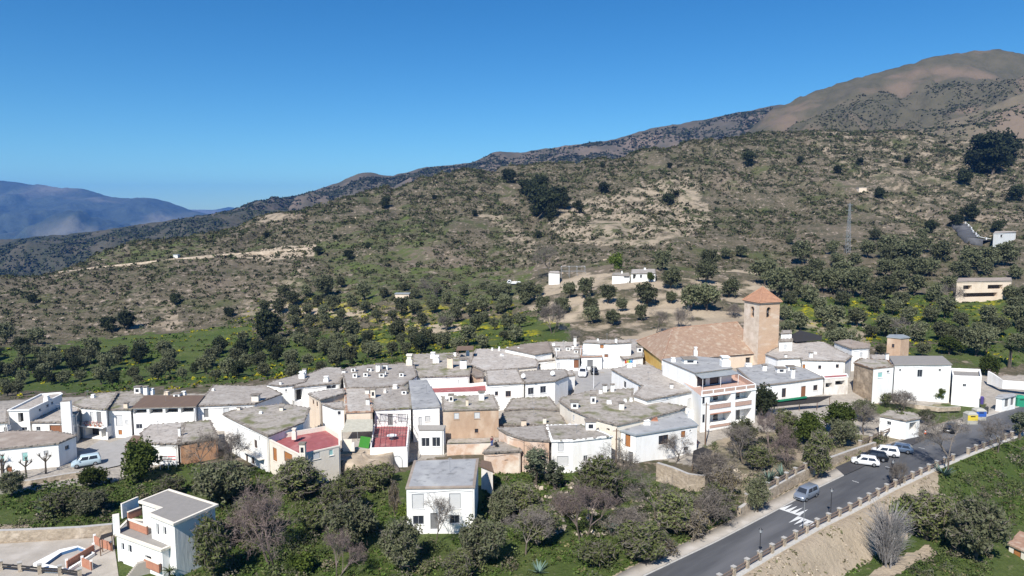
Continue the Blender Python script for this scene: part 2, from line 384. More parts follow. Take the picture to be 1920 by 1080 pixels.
# ------------------------------------------------------------------ houses
KIND = {  # frame material, panel material, part name, inner name, recess
 'w': ('frame_grey', 'glass', 'window', 'pane', .14), 'wb': ('frame_brown', 'glass', 'window', 'pane', .14), 'ww': ('frame_white', 'glass', 'window', 'pane', .14),
 'sp': ('frame_grey', 'shutter_pale', 'window', 'shutter', .07), 'sa': ('frame_white', 'shutter_aqua', 'window', 'shutter', .07), 'sg': ('frame_white', 'shutter_green', 'window', 'shutter', .07),
 'so': ('frame_brown', 'door_orange', 'window', 'shutter', .09), 'dg': ('frame_grey', 'door_grey', 'door', 'leaf_panel', .16), 'db': ('frame_brown', 'door_brown', 'door', 'leaf_panel', .16),
 'do': ('frame_brown', 'door_orange', 'door', 'leaf_panel', .16), 'dw': ('frame_grey', 'shutter_pale', 'door', 'leaf_panel', .12), 'v': (None, None, None, None, 1.5), 'vs': (None, None, None, None, .6)}
_hn = [0]
def y_ok(poly): return max(p[1] for p in poly) < 215
class Wall:
    """one straight wall of a house: p -> q, outward normal to the right"""
    def __init__(s, p, q):
        s.p = p; s.L = math.hypot(q[0] - p[0], q[1] - p[1]) or 1e-6
        s.e = ((q[0] - p[0]) / s.L, (q[1] - p[1]) / s.L); s.n = (s.e[1], -s.e[0])
    def P(s, t, z, o=0.0): return (s.p[0] + s.e[0] * t + s.n[0] * o, s.p[1] + s.e[1] * t + s.n[1] * o, z)
    def cast(s, u, v):
        d = ray(u, v); den = d[0] * s.n[0] + d[1] * s.n[1]
        if den >= -1e-6: return None
        k = (s.p[0] * s.n[0] + s.p[1] * s.n[1]) / den
        if k <= 0: return None
        x, y, z = d[0] * k, d[1] * k, H + d[2] * k
        return ((x - s.p[0]) * s.e[0] + (y - s.p[1]) * s.e[1], z, k)
def wall_mesh(mb, poly, zb, zt, holes, m, inner='interior_shade'):
    n = len(poly)
    for i in range(n):
        w = Wall(poly[i], poly[(i + 1) % n]); z0, z1 = zt[i], zt[(i + 1) % n]
        hs = holes.get(i, [])
        top = lambda s: z0 + (z1 - z0) * s / w.L
        S_ = sorted({0.0, w.L} | {a for h in hs for a in h[:2]}); Z_ = sorted({zb} | {a for h in hs for a in h[2:4]})
        for a, b in zip(S_[:-1], S_[1:]):
            if b - a < 1e-4: continue
            for k in range(len(Z_)):
                c = Z_[k]; d = Z_[k + 1] if k + 1 < len(Z_) else None
                sm, zm = (a + b) / 2, (c + (d if d else c + .01)) / 2
                if any(h[0] < sm < h[1] and h[2] < zm < h[3] for h in hs): continue
                if d: mb.face([w.P(a, c), w.P(b, c), w.P(b, d), w.P(a, d)], m)
                else: mb.face([w.P(a, c), w.P(b, c), w.P(b, top(b)), w.P(a, top(a))], m)
        for (a, b, c, d, dep, void) in hs:
            rm = m
            mb.face([w.P(a, c), w.P(a, c, -dep), w.P(a, d, -dep), w.P(a, d)][::-1], rm); mb.face([w.P(b, c), w.P(b, d), w.P(b, d, -dep), w.P(b, c, -dep)][::-1], rm)
            mb.face([w.P(a, c), w.P(b, c), w.P(b, c, -dep), w.P(a, c, -dep)], rm); mb.face([w.P(a, d), w.P(a, d, -dep), w.P(b, d, -dep), w.P(b, d)], rm)
            if void: mb.face([w.P(a, c, -dep), w.P(b, c, -dep), w.P(b, d, -dep), w.P(a, d, -dep)], inner)
def chimney_mb(style, x, y, z, w, h, cream='white'):
    mb = MB()
    if style == 'c':
        mb.box((x, y, z - .3), (w, w * .8, h * .78 + .3), cream)
        for dx in (-1, 1): mb.box((x + dx * w * .36, y, z + h * .78), (w * .22, w * .7, h * .13), cream)
        mb.box((x, y, z + h * .91), (w * 1.35, w * 1.15, h * .09), 'eave')
    elif style == 'b':
        mb.box((x, y, z - .3), (w, w * .8, h * .86 + .3), cream)
        mb.box((x, y - w * .4 - .012, z + h * .22), (w * .5, .024, h * .42), 'glass'); mb.box((x, y, z + h * .86), (w * 1.2, w, h * .14), 'eave')
    elif style == 't':
        mb.box((x, y, z - .3), (w, w, h * .6 + .3), cream); mb.box((x, y, z + h * .6), (w * .7, w * .7, h * .3), cream); mb.box((x, y, z + h * .9), (w * .95, w * .95, h * .1), cream)
    return mb
def house(label, px, z, wall='white', roof='launa', zb=None, ops=(), chim=(), over=.18, parapet=0.0, rim=True, name='village_house', cat='house', group=None, inner='interior_shade', rimmat=None, base_drop=.9, extra=None, thick=.2):
    _hn[0] += 1; jit = .013 * (_hn[0] % 7)
    n = len(px)
    if isinstance(z, tuple): z = foot(*z)
    zl = [float(a) + jit for a in z] if isinstance(z, list) else [float(z) + jit] * n
    W3 = [atz(u, v, zz) for (u, v), zz in zip(px, zl)]
    poly = [(a[0], a[1]) for a in W3]
    if not ccw(poly): poly.reverse(); zl.reverse()
    wp = offset(poly, -over) if over else poly
    if zb is None: zb = min(float(np.min(hgt(np.array([p[0] for p in poly]), np.array([p[1] for p in poly])))), 99) - base_drop
    base = (sum(p[0] for p in poly) / n, sum(p[1] for p in poly) / n, zb + base_drop)
    T = thing(name, label, cat, base, group)
    zt = [a - thick for a in zl]; holes = {}; parts = []
    walls = [Wall(wp[i], wp[(i + 1) % n]) for i in range(n)]
    for op in ops:
        k, u0, v0, u1, v1 = op[:5]; um, vm = (u0 + u1) / 2, (v0 + v1) / 2
        best = None
        for i, w in enumerate(walls):
            c = w.cast(um, vm)
            if c and -.3 < c[0] < w.L + .3 and zb < c[1] < max(zt) + .2 and (best is None or c[2] < best[1]): best = (i, c[2])
        if best is None: print('opening misses', label, op); continue
        i = best[0]; w = walls[i]
        a, b = w.cast(u0, vm), w.cast(u1, vm); c, d = w.cast(um, v1), w.cast(um, v0)
        lim = min(zt[i], zt[(i + 1) % n]) - .12
        s0, s1 = sorted((a[0], b[0])); s0 = max(.08, s0); s1 = min(w.L - .08, s1); z0, z1 = max(zb + .1, c[1]), min(lim, d[1])
        if s1 - s0 < .15 or z1 - z0 < .15: print('opening small', label, op, s0, s1, z0, z1); continue
        fr, pn, pname, iname, rec = KIND[k]; void = fr is None
        if len(op) > 5: rec = op[5]
        holes.setdefault(i, []).append((s0, s1, z0, z1, rec if void else rec + .05, void))
        if not void: parts.append((w, s0, s1, z0, z1, fr, pn, pname, iname, rec))
    mb = MB(); wall_mesh(mb, wp, zb, zt, holes, wall, inner); mb.build('wall', T)
    # roof: slab with a stone rim along its edge, or a terrace behind a parapet
    rb = MB(); rm = rimmat or ('eave' if roof.startswith('launa') else roof)
    if parapet:
        inn = offset(poly, -.25)
        for i in range(n):
            j = (i + 1) % n
            o0, o1, i0, i1 = poly[i], poly[j], inn[i], inn[j]; a, b = zl[i], zl[j]
            rb.face([(*o0, a - thick), (*o1, a - thick), (*o1, b), (*o0, a)], rm); rb.face([(*o0, a), (*o1, b), (*i1, b), (*i0, a)], rm)
            rb.face([(*i0, a), (*i1, b), (*i1, b - parapet), (*i0, a - parapet)], rm)
        rb.face([(*inn[i], zl[i] - parapet) for i in range(n)], roof)
    else:
        inn = offset(poly, -.38) if rim else poly
        for i in range(n):
            j = (i + 1) % n
            rb.face([(*poly[i], zl[i] - thick), (*poly[j], zl[j] - thick), (*poly[j], zl[j]), (*poly[i], zl[i])], rm)
            if rim: rb.face([(*poly[i], zl[i]), (*poly[j], zl[j]), (*inn[j], zl[j] + .05), (*inn[i], zl[i] + .05)], rm)
        rb.face([(*inn[i], zl[i] + (.05 if rim else 0)) for i in range(n)], roof)
        rb.face([(*poly[i], zl[i] - thick) for i in reversed(range(n))], rm)
    if roof.startswith('launa') and not parapet and y_ok(poly):
        rs = random.Random(_hn[0] * 3)
        for i in range(n):
            j = (i + 1) % n; L_ = math.hypot(poly[j][0] - poly[i][0], poly[j][1] - poly[i][1]); k = .3
            while k < L_ - .3:
                f = k / L_; a = rs.uniform(-.02, .26); w_ = Wall(poly[i], poly[j]); p_ = w_.P(k, zl[i] + (zl[j] - zl[i]) * f - .02, -a)
                rb.box(p_, (rs.uniform(.2, .6), rs.uniform(.15, .4), rs.uniform(.06, .17)), rs.choice([rm, rm, roof]), math.atan2(w_.e[1], w_.e[0]) + rs.uniform(-.3, .3)); k += rs.uniform(.35, 1.1)
    ro = rb.build('roof', T)
    for (w, s0, s1, z0, z1, fr, pn, pname, iname, rec) in parts:
        f = MB(); t = min(.09, (s1 - s0) * .12)
        for a, b, c, d in ((s0, s0 + t, z0, z1), (s1 - t, s1, z0, z1), (s0 + t, s1 - t, z0, z0 + t), (s0 + t, s1 - t, z1 - t, z1)):
            q = [w.P(a, c, -rec + .04), w.P(b, c, -rec + .04), w.P(b, d, -rec + .04), w.P(a, d, -rec + .04)]; r = [w.P(a, c, -rec - .02), w.P(b, c, -rec - .02), w.P(b, d, -rec - .02), w.P(a, d, -rec - .02)]
            f.face(q, fr)
            for i in range(4): f.face([q[i], r[i], r[(i + 1) % 4], q[(i + 1) % 4]], fr)
        if iname == 'pane':
            m_ = (s0 + s1) / 2
            if s1 - s0 > .7: f.face([w.P(m_ - .03, z0 + t, -rec + .03), w.P(m_ + .03, z0 + t, -rec + .03), w.P(m_ + .03, z1 - t, -rec + .03), w.P(m_ - .03, z1 - t, -rec + .03)], fr)
        if pname == 'window':   # sill
            a, b, c = s0 - .08, s1 + .08, z0 - .07
            q = [w.P(a, c, .09), w.P(b, c, .09), w.P(b, z0 - .002, .09), w.P(a, z0 - .002, .09)]; r = [w.P(a, c, -.02), w.P(b, c, -.02), w.P(b, z0 - .002, -.02), w.P(a, z0 - .002, -.02)]
            f.face(q, wall)
            for i in range(4): f.face([q[i], r[i], r[(i + 1) % 4], q[(i + 1) % 4]], wall)
        fo = f.build(pname, T)
        g = MB(); g.face([w.P(s0 + t * .6, z0 + t * .6, -rec), w.P(s1 - t * .6, z0 + t * .6, -rec), w.P(s1 - t * .6, z1 - t * .6, -rec), w.P(s0 + t * .6, z1 - t * .6, -rec)], pn)
        g.build(iname, fo)
    zm = sum(zl) / n
    for c in chim:
        st, u, v, wp_, hp_ = c[:5]; cm = c[5] if len(c) > 5 else 'white'
        x, y, zz = atz(u, v, zm); sc = y / F
        if st == 'd':
            d = MB(); d.tube((x, y, zz - .1), (x, y, zz + .6), .03, m='metal_grey'); R = wp_ * sc / 2
            ctr = Vector((x, y - .08, zz + .6 + R * .3)); nrm = Vector((-.45, -.75, .45)).normalized(); a = nrm.cross(Vector((0, 0, 1))).normalized(); b = a.cross(nrm)
            ring = [ctr + (a * math.cos(t) + b * math.sin(t)) * R for t in np.linspace(0, 2 * math.pi, 13)[:-1]]; back = ctr - nrm * R * .3
            for i in range(12): d.face([ring[i], ring[(i + 1) % 12], back], 'white_paint')
            d.tube(back, back + nrm * R * .9, .02, m='metal_grey'); d.build('satellite_dish', T)
        else:
            chimney_mb(st, x, y, zz, max(.35, wp_ * sc / (1.2 if st == 'c' else 1.1)), hp_ * sc, cm).build('roof_vent' if st == 'b' else 'chimney', ro)
    rr = random.Random(_hn[0] * 5 + 1)
    if name == 'village_house' and rr.random() < .55 and parapet == 0:
        cx, cy = base[0] + rr.uniform(-1, 1), base[1] + rr.uniform(-.6, 1.2); a = MB(); hh = rr.uniform(1.3, 2.4); a.tube((cx, cy, zm - .2), (cx, cy, zm + hh), .025, n=4, m='metal_grey')
        for k in range(5): a.tube((cx - .28 + .03 * k, cy + .1 * k - .2, zm + hh - .1), (cx + .28 - .03 * k, cy + .1 * k - .2, zm + hh - .1), .012, n=3, m='metal_grey')
        a.tube((cx, cy - .25, zm + hh - .1), (cx, cy + .3, zm + hh - .1), .014, n=3, m='metal_grey'); a.build('aerial', ro)
    if cat == 'house':
        for i, w in enumerate(walls):
            if w.n[1] < -.35 and w.L > 4 and rr.random() < .7:
                d = MB(); s_ = w.L - .22; d.tube(w.P(s_, zb + .5, .06), w.P(s_, min(zt[i], zt[(i + 1) % n]) - .05, .06), .045, n=5, m=rr.choice(['frame_grey', 'eave', 'dirty_white'])); d.build('drainpipe', T)
                if rr.random() < .6 and not parapet:
                    c_ = MB(); z_ = min(zt[i], zt[(i + 1) % n]) - .35; prev = w.P(.2, z_, .04)
                    for k in range(1, 7): q_ = w.P(.2 + (w.L - .4) * k / 6, z_ - .12 * math.sin(k * 1.1) - .06, .04); c_.tube(prev, q_, .018, n=3, m='metal_dark', caps=False); prev = q_
                    c_.build('cable', T)
    T['_walls'] = 0
    return T, walls, zt, zb
# ---- far left row
house('low reddish-grey roofed white house with aqua shutters, leftmost beside the sloping street', [(-45, 846), (110, 831), (145, 816), (100, 808), (15, 808), (-45, 822)], (831, 874, 0), roof='launa_brown',
      ops=[('sa', 41, 848, 53, 866), ('sa', 0, 853, 9, 866), ('sp', 82, 845, 91, 854), ('w', 122, 835, 130, 843), ('db', 12, 875, 23, 892)])
house('small grey-roofed white house cut by the left picture edge, above the aqua-shuttered house', [(-60, 796), (15, 792), (16, 765), (-60, 768)], 4.4, ops=[('v', 7, 801, 15, 809)])
house('long narrow white house with flat roof and bluish shaded side wall, far upper left', [(13, 769), (55, 768), (118, 738), (113, 735), (76, 738)], (768, 822, 0), roof='launa', rimmat='white', parapet=.3,
      ops=[('v', 34, 774, 44, 792, .8), ('w', 73, 766, 77, 771), ('w', 87, 758, 92, 763), ('w', 96, 753, 100, 758), ('w', 41, 801, 51, 807)], chim=[('t', 88, 750, 9, 9)])
house('low white annex with grey roof and brown garage door beside the long narrow house', [(57, 792), (118, 792), (121, 762), (112, 762)], (792, 822, 0), ops=[('db', 93, 797, 116, 812), ('w', 68, 800, 76, 808)])
# ---- left terrace row
T4, W4, _, _ = house('tall white corner house with upright chimney block at the left end of the terrace row', [(119, 769), (143, 776), (152, 764), (124, 762)], (769, 818, 0),
      ops=[('sp', 126, 775, 130, 783), ('v', 143.5, 776, 149.5, 793, .7), ('sp', 140, 801, 144, 810), ('db', 126, 798, 131, 812)])
mb = MB(); x, y, z = atz(121, 756, 7.4); mb.box((x, y + .4, -.5), (1.5, 1.2, 8.2), 'white', .35, top='eave'); mb.build('chimney_block', T4)
T5, W5, ZT5, _ = house('white terrace house with red-flowered balcony over dark carport openings', [(134, 757), (151, 764), (200, 768), (222, 735), (180, 738), (142, 752)], (767, 821, 0), roof='launa_moss',
      ops=[('dw', 169, 772, 176, 790), ('dg', 181, 772, 190, 794), ('v', 161, 800, 186, 820), ('v', 190, 801, 199, 820)], chim=[('t', 175, 746, 7, 7)])
w = next(w for w in W5 if w.cast(180, 795) and 0 < w.cast(180, 795)[0] < w.L); s0, z0, _ = w.cast(157, 798); s1 = w.cast(200, 798)[0]; s0 = max(.05, s0)
mb = MB(); bm_z = w.cast(180, 798)[1]
for a, b, c, d, o0, o1, m in ((s0, s1, bm_z - .15, bm_z, -.02, .85, 'white'),):
    q = [w.P(a, c, o0), w.P(b, c, o0), w.P(b, c, o1), w.P(a, c, o1)]; r = [w.P(a, d, o0), w.P(b, d, o0), w.P(b, d, o1), w.P(a, d, o1)]
    mb.face(q[::-1], m); mb.face(r, m)
    for i in range(4): mb.face([q[i], q[(i + 1) % 4], r[(i + 1) % 4], r[i]], m)
bo = mb.build('balcony', T5)
mb = MB()
for i in range(15): t = s0 + (s1 - s0) * i / 14; mb.tube(w.P(t, bm_z, .8), w.P(t, bm_z + .9, .8), .018, n=4, m='metal_dark')
mb.tube(w.P(s0, bm_z + .9, .8), w.P(s1, bm_z + .9, .8), .025, n=4, m='metal_dark'); mb.build('railing', bo)
for k in range(4):
    t = s0 + (s1 - s0) * (.2 + .2 * k); fl = MB(); p = w.P(t, bm_z + .01, .5); fl.box(p, (.3, .3, .25), 'terracotta')
    for i in range(40): c = Vector(p) + Vector((random.uniform(-.35, .35), random.uniform(-.3, .3), random.uniform(.25, .8))); fl.face([c, c + Vector((.12, .02, .06)), c + Vector((.03, .03, .14))], 'red' if i % 2 else 'bush_leaf')
    tag(fl.build('potted_flower', off=p), f'red potted flower on the balcony of the terrace house, {ORD[k]} along the railing', 'flower pot', 'potted flowers on the left balcony')
house('white terrace house with pale tall shutters between balcony house and brown-roofed house', [(200.5, 768), (246, 768), (272, 742), (255, 733), (222, 735)], (768, 818, 0), roof='launa_moss',
      ops=[('dw', 217, 778, 230, 799), ('so', 222, 806, 229, 815), ('sp', 235, 788, 240, 795)], chim=[('c', 237, 766, 9, 12, 'cream'), ('b', 260, 737, 13, 14), ('c', 274, 739, 9, 16), ('t', 285, 737, 8, 9)])
house('white house under a plain brown sheet roof with a row of four dark gallery openings', [(246.5, 765), (367, 762), (384, 741), (272, 741)], (765, 817, 0), roof='brown_sheet', rim=False, rimmat='eave',
      ops=[('v', 250, 768, 275, 776), ('v', 280, 767, 305, 776), ('v', 310, 766, 334, 775), ('v', 339, 765, 363, 774), ('w', 255, 795, 267, 804)])
house('white house with green balcony door and wide grey roof right of the brown sheet roof', [(367.5, 761), (478, 757), (530, 738), (500, 724), (400, 722), (384, 741)], (760, 808, 0),
      ops=[('dg', 382, 766, 391, 783), ('sp', 419, 765, 430, 775), ('w', 446, 764, 455, 769)], chim=[('b', 333, 745, 13, 9), ('t', 345, 743, 8, 10), ('c', 480, 752, 16, 14, 'pale_cream'), ('t', 313, 741, 9, 7, 'cream'), ('t', 400, 733, 5, 5)])
# ---- grey roofed house with orange gable
LA = 3.6
house('white house half hidden by citrus tree with green shutter and small balcony porch', [(266, 831), (335, 832), (345, 792), (282, 796), (262, 812)], LA, ops=[], chim=[('c', 337, 818, 5, 18)])
house('orange plastered house under mossy grey roof in the left foreground', [(335.5, 832), (410, 820), (395, 787), (345.5, 792)], LA, wall='orange_plaster', ops=[('wb', 370, 830, 375, 839)], roof='launa_moss')
# porch block in front with green shutter
house('narrow cream porch tower with green shutter and striped red railing beside the orange house', [(299, 834), (331, 834), (332, 828), (302, 828)], 3.3, wall='pale_cream', roof='smooth_roof', rim=False, over=.35,
      ops=[('sg', 306, 841, 324, 855)], name='porch_tower', cat='porch')
a = atz(297, 857, 1.2)
# ---- long cream house and red terrace house
TL, WL, _, _ = house('long white house with slanting front wall, grey balcony and mossy roof in the centre left', [(417, 776), (431, 784), (502, 818), (570, 791), (582, 765), (530, 757), (447, 766)], 6.1, wall='white', roof='launa_moss',
      ops=[('sp', 444, 803, 447, 811), ('sp', 445, 829, 448, 836), ('wb', 477, 825, 482, 840), ('wb', 461, 850, 465, 867), ('wb', 472, 852, 477, 870), ('sp', 485, 818, 488, 826)],
      chim=[('c', 528, 770, 8, 8, 'pale_cream'), ('c', 448, 769, 7, 6, 'pale_cream'), ('t', 489, 776, 6, 5)])
w = next(w for w in WL if w.cast(478, 845) and 0 < w.cast(478, 845)[0] < w.L); s0, s1 = sorted((w.cast(460, 838)[0], w.cast(496, 856)[0])); zb_ = w.cast(478, 850)[1]
mb = MB(); q = [w.P(s0, zb_ - .14, -.02), w.P(s1, zb_ - .14, -.02), w.P(s1, zb_ - .14, .9), w.P(s0, zb_ - .14, .9)]; r = [(a, b, c + .14) for a, b, c in q]
mb.face(q[::-1], 'dirty_white'); mb.face(r, 'dirty_white')
for i in range(4): mb.face([q[i], q[(i + 1) % 4], r[(i + 1) % 4], r[i]], 'dirty_white')
bo = mb.build('balcony', TL); mb = MB()
for i in range(22): t = s0 + (s1 - s0) * i / 21; mb.tube(w.P(t, zb_, .86), w.P(t, zb_ + .95, .86), .018, n=4, m='metal_grey')
mb.tube(w.P(s0, zb_ + .95, .86), w.P(s1, zb_ + .95, .86), .03, n=4, m='metal_grey'); mb.build('railing', bo)
house('cream house with a red roof terrace behind a low parapet, left of the earth bank', [(503, 823), (561, 852), (638, 835), (637, 814), (612, 798), (530, 812)], 5.5, wall='pale_cream', roof='red_floor', parapet=.75, over=.05,
      rimmat='pale_cream', ops=[('so', 512, 840, 519, 864), ('so', 533, 849, 548, 868), ('sp', 585, 847, 600, 861), ('sa', 617, 843, 625, 854)], chim=[('t', 552, 820, 9, 18, 'pale_cream'), ('b', 568, 852, 12, 24, 'pale_cream')])
# ---- middle row
house('narrow cream house with small windows squeezed beside the red-cushion porch', [(577, 738), (600, 750), (647, 737), (645, 728), (600, 733)], 6.5, wall='cream', roof='launa', ops=[('wb', 586, 750, 589, 758), ('wb', 593, 753, 596, 762)])
house('white house with one small square window on the front beside the cream awning house', [(601, 756), (627, 766), (647, 766), (644, 752), (617, 755)], 6.0, ops=[('w', 633, 771, 639, 778), ('w', 609, 760, 612, 763)])
house('peach plastered house front over the beige awning terrace', [(648, 773), (700, 771), (692, 727), (645, 728)], 6.0, wall='cream', chim=[('c', 690, 759, 8, 12), ('b', 700, 745, 10, 18, 'pale_cream'), ('c', 689, 738, 9, 9, 'dirty_white')], rimmat='tile')
TB, WB, ZTB, _ = house('white two-storey house with grey door opening on the pergola terrace', [(700.5, 768), (772, 765), (770, 740), (757, 722), (692.5, 727)], 5.9, roof='launa', rimmat='launa_moss',
      ops=[('sp', 712, 777, 726, 789), ('dg', 727, 776, 737, 798), ('sp', 746, 776, 761, 789)], chim=[('b', 758, 739, 10, 9), ('t', 741, 729, 10, 8, 'dirty_white'), ('t', 722, 737, 6, 8, 'dirty_white')])
house('white two-storey house with large smooth grey roof, just left of the brown house', [(772.5, 765), (826, 762), (818, 742), (800, 711), (766, 713), (770, 740)], 6.3, roof='concrete_roof',
      ops=[('dw', 785, 782, 791, 800), ('sp', 797, 780, 807, 790)])
house('white porch extension with two wide windows in front of the smooth-roofed white house', [(786, 806), (832, 806), (836, 797), (783, 797)], [4.3, 4.3, 4.9, 4.9], roof='smooth_roof', rim=False, over=.05, ops=[('ww', 790, 821, 806, 838), ('ww', 810, 820, 826, 838)], name='porch_extension', cat='house')
house('brown plastered house with pale shutters and three big chimneys in the village centre', [(829, 769), (937, 766), (926, 740), (828, 743)], (768, 822, 2), wall='tan_plaster', roof='launa_moss',
      ops=[('sp', 851, 774, 861, 786), ('sp', 889, 773, 900, 785), ('wb', 890, 804, 897, 812)], chim=[('b', 846, 753, 10, 15, 'dirty_white'), ('c', 876, 761, 6, 14, 'cream'), ('c', 903, 750, 12, 17, 'white'), ('d', 838, 752, 7, 7)])
# ---- back left rooftops
house('white house with open brown porch holding red cushions, behind the long centre-left roof', [(498, 720), (524, 724), (548, 722), (572, 716), (580, 705), (562, 702), (520, 712)], 5.6, chim=[('t', 567, 709, 12, 13), ('b', 571, 700, 7, 9), ('c', 526, 721, 5, 7)], ops=[('w', 535, 730, 538, 734)])
house('white house with long band window and low grey roof behind the cream houses', [(548.5, 727), (570, 724), (637, 718), (646, 699), (640, 690), (613, 688), (576, 702)], 5.4, ops=[('v', 551, 730, 568, 752, 1.4), ('w', 612, 722, 630, 729)], chim=[('t', 612, 716, 10, 11), ('c', 645, 706, 8, 14)])
house('wide flat grey rooftop crowded with small white vents, behind the pergola house', [(648, 727), (692, 727), (757, 722), (783, 704), (776, 683), (700, 683), (650, 689), (641, 698)], 6.2,
      chim=[('b', 666, 708, 9, 11), ('b', 686, 706, 9, 10), ('b', 663, 697, 9, 9), ('b', 693, 696, 9, 8), ('c', 709, 697, 9, 16), ('b', 722, 694, 12, 13), ('b', 716, 707, 11, 10), ('b', 720, 702, 9, 9), ('b', 753, 706, 9, 9), ('p', 743, 707, 3, 14)][:9], over=.12)
TC2, WC2, _, _ = house('low white house with cluster of white chimneys behind the red terrace', [(782, 707), (881, 704), (884, 686), (880, 672), (857, 661), (775, 664), (771, 690)], 5.5, roof='launa_moss', ops=[('sp', 858, 712, 861, 720)],
      chim=[('t', 768, 690, 13, 27, 'pale_cream'), ('t', 812, 672, 10, 12), ('t', 818, 680, 13, 14), ('c', 844, 690, 13, 24, 'cream'), ('t', 853, 668, 6, 7), ('c', 869, 691, 15, 20), ('t', 877, 665, 7, 9)])
house('low terrace house with a red tiled floor and white parapet posts', [(806, 737), (914, 734), (912, 716), (881, 719), (806, 722)], 3.9, roof='red_floor', parapet=.7, rimmat='white', over=.02)
house('crumbling brick-brown gable house with two dark holes between grey rooftops', [(880, 698), (893, 708), (908, 706), (905, 687), (881, 684)], 5.0, wall='pink_patch', roof='launa_brown', ops=[('vs', 897, 695, 900, 701, .3)])
house('broad grey-roofed house with cream front wall and scattered skylights, back of the village', [(880, 683), (906, 695), (965, 691), (1008, 687), (1010, 679), (990, 654), (892, 654)], 5.6, wall='pale_cream',
      chim=[('t', 936, 658, 4, 8), ('t', 972, 660, 4, 9), ('t', 941, 667, 8, 3), ('t', 966, 664, 8, 3), ('t', 953, 655, 8, 4), ('t', 923, 657, 4, 5)])
# ---- centre
house('white house with two small red-curtained windows above the mossy ruins', [(912, 721), (984, 718), (971, 692), (910, 695)], (720, 748, 3.6), ops=[('wb', 928, 734, 934, 742), ('wb', 948, 733, 958, 744)])
house('white house with two grey barred windows and wide grey roof beside the plaza', [(984.5, 719), (1042, 714), (1067, 704), (1060, 692), (1020, 693), (975, 697)], 6.9, ops=[('w', 990, 727, 1001, 740), ('w', 1013, 724, 1024, 737)], chim=[('d', 981, 711, 9, 9), ('d', 1036, 706, 9, 9)])
house('small plain white house block standing at the edge of the plaza', [(1053, 707), (1079, 703), (1072, 694), (1050, 698)], 5.6, over=.1)
house('low mossy ruin roof with thin white edge below the two-window white houses', [(945, 769), (1000, 765), (1050, 770), (1031, 744), (960, 747)], 3.9, roof='launa_moss', wall='dirty_white', base_drop=.6)
house('collapsed low house with weedy grey roof beside the brown house', [(932, 796), (1063, 797), (1051, 771), (1000, 766.5), (944, 772)], 3.5, roof='launa_moss', wall='rubble', chim=[('c', 982, 799, 12, 14, 'cream'), ('c', 1021, 794, 8, 13, 'pale_cream')])
house('pinkish patched plaster house with grey roof behind the foreground shrubs', [(932, 802), (950, 813), (984, 824), (1032, 827), (1022, 797)], 5.3, wall='pink_patch')
house('white house with rounded white roof edge, pale shutters and one small blue window', [(1032.5, 827), (1075, 826), (1150, 818), (1092, 795), (1022.5, 797)], 5.3, rimmat='white', roof='launa_moss',
      ops=[('sp', 1046, 829, 1057, 846), ('sp', 1044, 855, 1066, 872), ('ww', 1094, 854, 1102, 866)], chim=[('b', 1107, 805, 20, 19)])
house('long curved-front cream house with weedy green roof and scattered white chimneys', [(1048, 752), (1070, 768), (1105, 783), (1157, 797), (1210, 786), (1275, 768), (1288, 762), (1212, 750), (1187, 743), (1188, 728), (1110, 732), (1053, 745)], 6.1, wall='pale_cream', roof='launa_moss',
      ops=[('sp', 1074, 778, 1077, 788), ('vs', 1137, 803, 1143, 808)], chim=[('b', 1077, 765, 15, 14), ('b', 1112, 756, 11, 17), ('t', 1142, 757, 10, 6), ('c', 1165, 768, 12, 15, 'dirty_white'), ('c', 1134, 735, 9, 15), ('c', 1148, 734, 8, 15), ('t', 1126, 738, 7, 6), ('t', 1172, 754, 6, 6), ('t', 1183, 753, 6, 7)])
house('big grey-roofed house with white side on the plaza and cream front right of centre', [(1145, 692), (1185, 714), (1204, 723), (1187, 741), (1212, 750), (1314, 731), (1300, 722), (1222, 686), (1200, 683)], 7.1, wall='white', roof='launa',
      ops=[('w', 1169, 715, 1174, 727), ('do', 1196, 725, 1201, 732), ('sp', 1289, 747, 1297, 765), ('w', 1198, 755, 1201, 760)], chim=[('c', 1259, 728, 7, 9), ('t', 1180, 689, 10, 8), ('t', 1189, 687, 7, 9)])
house('white foreground house with brown shutters, blue-grey flat roof and orange balcony door', [(1162, 807), (1192, 816), (1310, 797), (1277, 768), (1212, 786)], [5.0, 4.9, 4.9, 5.6, 5.4], roof='concrete_roof', rimmat='tin',
      ops=[('do', 1172, 813, 1182, 838), ('dg', 1178, 847, 1187, 868), ('wb', 1235, 816, 1253, 833), ('so', 1277, 808, 1285, 820), ('w', 1293, 806, 1296, 810), ('w', 1282, 838, 1291, 845)], chim=[('t', 1294, 783, 12, 15), ('t', 1212, 796, 14, 9), ('t', 1226, 790, 14, 8, 'terracotta')])
